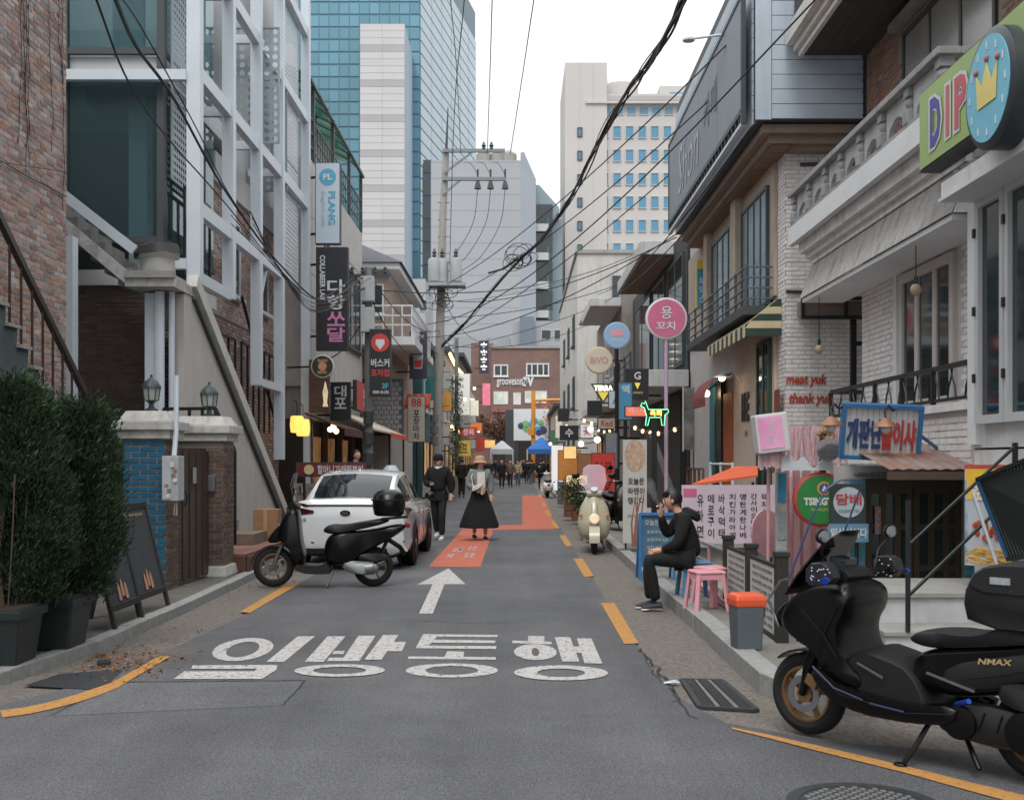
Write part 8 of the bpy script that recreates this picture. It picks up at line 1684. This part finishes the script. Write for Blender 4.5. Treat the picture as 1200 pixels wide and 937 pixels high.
# far walkers
far = [(541,583,blk,blk,1.02,170,'walker in black seen from behind by the utility pole'),(552,575,blk2,den,1.0,10,'walker in charcoal jacket and jeans near the white shop'),(588,572,blk,blk,1.0,5,'walker in black carrying nothing at street centre'),(598,571,M('cloth_brown', S(92,76,66), .9, .1),blk,.98,0,'walker in brown jacket beside another in black'),
       (607,569,M('cloth_tan2', S(150,130,106), .9, .1),den,.96,-8,'walker in tan coat and jeans'),(617,566,blk,blk2,1.0,176,'walker in black heading to the blue tent'),(623,567,blk2,den,1.02,180,'walker in charcoal and jeans heading away'),(634,573,blk,blk,1.03,178,'walker in black carrying a backpack'),(574,569,blk2,blk,1.0,0,'walker in charcoal beside the shops'),(655,566,blk2,den,.98,170,'walker near the lit standing banner'),
       (562,566,gry,blk,.98,0,'walker in grey jacket under the white tent'),(611,560,gry,den,1.0,0,'distant walker in grey and jeans'),(581,561,blk,den,1.0,0,'distant walker in black top and jeans'),(629,559,M('cloth_white2', S(190,188,186), .9, .1),blk,1.0,0,'distant walker in white top'),(602,559,blk,blk,1.0,180,'distant walker in black heading for the brick building')]
for i, (x, y, tm, lm, s_, a, lab) in enumerate(far):
    q = G(x, y); st = .10 if i % 2 else -.08
    person(lab, q, R(a), tm, lm, hair_k, s=s_, coat=.045, pose=dict(kL=(.09,-.10-st*.3,.51), aL=(.09,-.06-st,.09), kR=(-.09,.02,.50), aR=(-.09,.12+st,.11), wL=(.23,-.10+st,.92), wR=(-.23,.04-st,.90)))
more = [(568,563,blk,den,0),(593,563,blk2,blk,180),(598,561,gry,blk,0),(614,562,blk,blk,0),(621,561,tanm,den,180),(637,563,blk2,den,0),(643,561,blk,blk,180),(585,558,blk2,den,0),(608,557,wht,blk,0),(618,557,blk,den,0),(572,558,blk,blk,180),(591,556,tanm,blk,0)]
for i, (x, y, tm, lm, a) in enumerate(more):
    person('small distant walker in %s and %s in the street-end crowd' % ({blk: 'black top', blk2: 'charcoal top', gry: 'grey top', tanm: 'tan top', wht: 'white top'}[tm], {blk: 'black trousers', den: 'jeans'}[lm]), G(x,y), R(a + (i*37 % 40) - 20), tm, lm, hair_k, s=.95+.02*(i % 5), coat=.05, group='crowd at the street end', pose=dict(kL=(.09,-.12,.51), aL=(.09,-.12,.09), kR=(-.09,.04,.50), aR=(-.09,.16,.12)))
bp2 = thing('backpack', 'black backpack on the walker heading away', 'backpack', G(634,573)); q = G(634,573); MB().pillow(smooth([(-.12,1.0),(.12,1.0),(.11,1.38),(-.11,1.38)],2), .09, (q.x,q.y-.2,0), inset=.2).build('pack', blk2, bp2)
person('cook in black standing behind the white car by the lanterns', (wx(417,26.5),26.5,.08), R(60), blk, blk, hair_k, s=1.05, coat=.05)

# ================================================================ STREET FURNITURE OF THE TERRACE
def stool(label, x, y, z, mat, rz=0, h=.40, k=1.0):
    t = thing('plastic_stool', label, 'stool', (x,y,z), rz)
    MB().loft([[(a*.15*k,b_*.15*k,h-.03) for a,b_ in ((-1,-1),(1,-1),(1,1),(-1,1))],[(a*.15*k,b_*.15*k,h-.008) for a,b_ in ((-1,-1),(1,-1),(1,1),(-1,1))],[(a*.135*k,b_*.135*k,h) for a,b_ in ((-1,-1),(1,-1),(1,1),(-1,1))]], sm=False).build('seat', mat, t, local=True, bevel=.012)
    for a, b_ in ((-1,-1),(1,-1),(1,1),(-1,1)): MB().bar((a*.125*k,b_*.125*k,h-.02),(a*.165*k,b_*.165*k,0),.042,.03,up=(a,b_,0)).build('leg', mat, t, local=True)
    for (p, q) in (((-1,-1),(1,-1)),((1,-1),(1,1)),((1,1),(-1,1)),((-1,1),(-1,-1))): MB().bar((p[0]*.135*k,p[1]*.135*k,h-.06),(q[0]*.135*k,q[1]*.135*k,h-.06),.012,.05).build('apron', mat, t, local=True)
    return t
pst = M('pink_plastic', S(212,150,160), .4, .08, 5, coord='O'); bst = M('blue_plastic', S(74,122,156), .4, .08, 5, coord='O')
stool('pink plastic stool at the kerb beside the seated man', 1.88, 11.35, .12, pst, R(12)); stool('blue plastic stool under the seated man', 1.93, 12.4, .12, bst, R(5)); stool('second pink plastic stool tucked behind the first', 2.02, 11.75, .12, pst, R(30))
stool('blue plastic stool on the terrace turf by the pink posts', 3.05, 10.6, -.02, bst, R(20), .45)
# bin
bn = thing('food_waste_bin', 'small grey waste bin with orange lid on the kerb', 'bin', (1.80,8.98,.12), R(10)); gb = M('bin_grey', S(84,92,98), .5, .1, 5, coord='O'); ol_ = M('bin_orange', S(214,86,50), .45, .08, 5, coord='O')
sqr = lambda k, z: [(-.115*k,-.105*k,z),(.115*k,-.105*k,z),(.115*k,.105*k,z),(-.115*k,.105*k,z)]
MB().loft([sqr(.86,0),sqr(1.0,.36)], sm=False).build('tub', gb, bn, local=True, bevel=.018); MB().loft([sqr(1.06,.345),sqr(1.10,.40),sqr(1.0,.435),sqr(.8,.445)], sm=False).build('lid', ol_, bn, local=True, bevel=.014); MB().tube([(.118,-.09,.33),(.13,-.02,.22),(.13,.05,.2),(.118,.1,.3)], .006, 6).build('handle', gloss_k, bn, local=True)
# blue chalkboard easel behind the man, dried branch, pink round table
eb_ = thing('blue_chalk_easel', 'blue framed chalkboard easel behind the seated man', 'sign', (2.0,14.2,.12)); D = 14.2; x0, x1 = wx(750,D), wx(790,D)
bf = M('easel_blue', S(50,116,172), .5, .1, 6); B('chalkboard', M('chalk_blue_grey', S(60,96,120), .8, .25, 9, col2=S(84,116,136)), eb_, x0, x1, D, D+.02, wz(662,D), wz(603,D))
for x in (x0, x1): MB().bar((x,D-.01,.12),(x,D-.01,wz(601,D)),.035).build('leg', bf, eb_); MB().bar((x,D+.4,.12),(x,D+.02,wz(603,D)),.03).build('rear_leg', bf, eb_)
for z in (wz(602,D), wz(662,D)): MB().bar((x0,D-.012,z),(x1,D-.012,z),.035).build('rail', bf, eb_)
text('오늘은 라멘', ((x0+x1)/2,D-.01,wz(612,D)), XR, UP, .07, wht, eb_, w=.3)
for i in range(4): text('꼬치구이 %d.0' % (i+5), ((x0+x1)/2,D-.01,wz(623+i*9,D)), XR, UP, .045, wht, eb_, w=.26)
rt = thing('round_pink_table', 'round pink table tipped on its edge beside the menu banner', 'table', (3.0,13.6,0)); c = P(899,625,13.4); MB().lathe([(.28,-.012),(.28,.012)], 30, c, (.8,-1,.1)).build('table_top', pk, rt); MB().tube([c, (c.x,c.y,-.02)], .02, 8).build('leg', pk, rt)
bb_ = thing('dried_branch', 'dry reddish branch leaning on the standing banner', 'branch', (2.05,17,.1)); rn = random.Random(8)
for k in range(5): a = P(745+rn.uniform(-4,4),640,17); b_ = P(748+rn.uniform(-8,8),578+rn.uniform(-6,8),17); MB().tube([a, a.lerp(b_,.5)+Vector((rn.uniform(-.06,.06),0,0)), b_], [.02,.014,.005], 6).build('twig', M('branch_red', S(140,98,86), .9, .2, 10), bb_)
# ================================================================ OVERHEAD CABLES
cab = M('cable_black', S(24,25,27), .6, .1, 4)
def curve(pts, n=10):
    pts = [Vector(p) for p in pts]; out_ = []
    ext = [pts[0]*2-pts[1]] + pts + [pts[-1]*2-pts[-2]]
    for i in range(1, len(ext)-2):
        p0, p1, p2, p3 = ext[i-1:i+3]
        for k in range(n):
            t_ = k/n; out_.append(((p1*2) + (p2-p0)*t_ + (p0*2-p1*5+p2*4-p3)*t_*t_ + (-p0+p1*3-p2*3+p3)*t_**3)*.5)
    return out_ + [pts[-1]]
rn = random.Random(21)
main = curve([P(850,-95,8.5), P(800,3,10), P(765,68,12), P(735,108,14.5), P(700,170,18), P(665,238,22.5), P(632,282,27), P(605,308,31), P(575,342,36), P(545,378,39), P(517,406,42)], 8)
cbn = thing('cable_bundle', 'thick bundle of black cables with a coil crossing to the tall pole', 'cable', main[-1])
for k in range(9):
    off = Vector((rn.gauss(0,.022), rn.gauss(0,.02), rn.gauss(0,.03))); ph_ = rn.uniform(0,6); am_ = rn.uniform(.01,.035)
    MB().tube([p + off + Vector((am_*math.sin(i*.55+ph_), 0, am_*math.cos(i*.4+ph_))) for i, p in enumerate(main)], rn.uniform(.006,.014), 5).build('cable', cab, cbn)
c = P(607,303,30.5)
for k in range(9):
    a0 = rn.uniform(0,6.28); r_ = rn.uniform(.15,.36); o_ = Vector((rn.uniform(-.35,.35), rn.uniform(-.1,.1), rn.uniform(-.15,.2))); el = rn.uniform(.45,.9); ti = rn.uniform(-.6,.6)
    MB().tube([c + o_ + Vector((r_*math.cos(a0+i*.4)*math.cos(ti)-r_*el*math.sin(a0+i*.4)*math.sin(ti), .03*math.sin(i), r_*math.cos(a0+i*.4)*math.sin(ti)+r_*el*math.sin(a0+i*.4)*math.cos(ti))) for i in range(16)], .010, 5, closed=True).build('coil', cab, cbn)
MB().tube([c, P(590,315,31), P(572,320,31)], .03, 5).build('loose_end', cab, cbn)
def wire(label, pts, r_=.012, group=None):
    q = curve(pts, 8); t = thing('overhead_wire', label, 'wire', q[-1], group=group); MB().tube(q, r_, 5).build('cable', cab, t); return t
up432 = Vector((wx(432,27.8),27.8,6.15))
lb1 = thing('cable_bundle', 'black cable pair dropping past the steel frame to the street pole', 'cable', up432)
for k, (xs) in enumerate(((110,(150,95),(195,160),(262,236),(330,318),(372,350)),(132,(160,55),(205,118),(265,225),(330,312),(380,352)),(139,(170,40),(230,150),(275,238),(335,318),(385,355)))):
    pts = [P(xs[0],-8,7.5)] + [P(x,y,d) for (x,y),d in zip(xs[1:], (9.5,11.5,15,19.5,23))] + [up432 + Vector((-.3+.2*k,0,-.05))]
    MB().tube(curve(pts,8), (.009,.016,.007)[k], 6).build('cable', cab, lb1)
for k in range(5):
    pts = [P(285+rn.uniform(-15,15),262+rn.uniform(-15,10),17), P(330,312+rn.uniform(0,12),20), P(372,352+rn.uniform(0,15),24), up432 + Vector((0,0,-.3))]; MB().tube(curve(pts,6), .008, 4).build('loose_wire', cab, lb1)
g1 = 'thin wires crossing the street overhead'
top2 = Vector((wx(592,42),41.85,wz(178,42)))
wire('thin wire rising from the crossarm tip out of view', [P(627,-10,24), P(612,90,32), P(598,180,42)], .014); wire('thin wire rising from the crossarm middle out of view', [P(577,-10,24), P(574,90,32), P(571,180,42)], .014)
wire('thin wire falling along the tall pole from above', [P(545,-10,22), P(532,140,32), P(527,310,41.5)], .012); wire('thin wire before the glass tower meeting the pole top', [P(527,-10,22), P(535,80,30), P(540,180,41.5)], .010)
for (x0, y0, d0, x1, y1, d1, sag, lab) in ((895,10,17,520,335,42,.4,'wire from the dark signboard roof to the tall pole transformers'),(930,25,17,530,345,42,.5,'second wire from the siding roof corner to tall pole'),(960,-5,14,500,380,41.5,.9,'wire running from the upper eave to the balcony house'),
        (793,278,25,520,352,42,.5,'sagging wire from the signboard end to the tall pole'),(800,270,25,470,395,40,.7,'low sagging wire across the street to the red awning'),(790,200,25,525,395,42,.3,'wire from the signboard end down to the tall pole foot'),(735,330,40,515,372,42,.3,'level wire between the canopied house and the tall pole'),
        (740,300,40,440,340,28,.5,'wire crossing from the canopied house to the street pole'),(720,350,45,520,410,42,.2,'low wire from the canopied house to the tall pole'),(660,330,60,500,355,43,.2,'wire from the white gable block to the tall pole'),(690,380,50,525,405,42,.4,'lowest wire from the canopied shops to the tall pole'),
        (880,150,17,700,345,45,.5,'wire following the cafe house eaves'),(840,230,20,690,360,48,.4,'second wire following the cafe house eaves')):
    a, b_ = P(x0,y0,d0), P(x1,y1,d1); wire(lab, [a.lerp(b_, k/6) - UP*sag*4*(k/6)*(1-k/6) for k in range(7)], .013)
for (a, b_, sag, lab) in ((up432, Vector((wx(515,42),42,6.4)), .5, 'slack wire between the street pole and tall pole'), (up432 - UP*.5, Vector((wx(513,42),42,5.6)), .8, 'second slack wire between street pole and tall pole'), (Vector((wx(513,42),42,6.6)), P(535,400,52), .4, 'wire from the tall pole to the ivy pole'), (up432 - UP*.8, P(372,420,27), .4, 'looping wire from the street pole to the round sign'), (Vector((wx(519,42),42,7.5)), P(575,395,75), .8, 'wire running from the tall pole down the street')):
    wire(lab, [a.lerp(b_, k/6) - UP*sag*4*(k/6)*(1-k/6) for k in range(7)], .014)
for i, x in enumerate((560,575,592)):      # jumpers from the crossarm insulators to the transformer
    wire('curved jumper wire from the crossarm to the pole transformers', [P(x,222,41.8), P(x-6,262,41.7), P(x-28,300,41.6), P((515,525,540)[i],318,41.5)], .012, group='jumper wires on the tall pole')
    wire('short jumper wire between the two crossarms', [P(x,205,41.8), P(x-8,192,41.8), P(x-16,190,41.8)], .010, group='short jumpers on the tall pole')
wire('thin wire hanging before the red brick wall', [P(0,190,11.4), P(40,196,12.6), P(80,202,14.8)], .006)
# remove the helper scene used to mesh the lettering
bpy.data.scenes.remove(TMP)
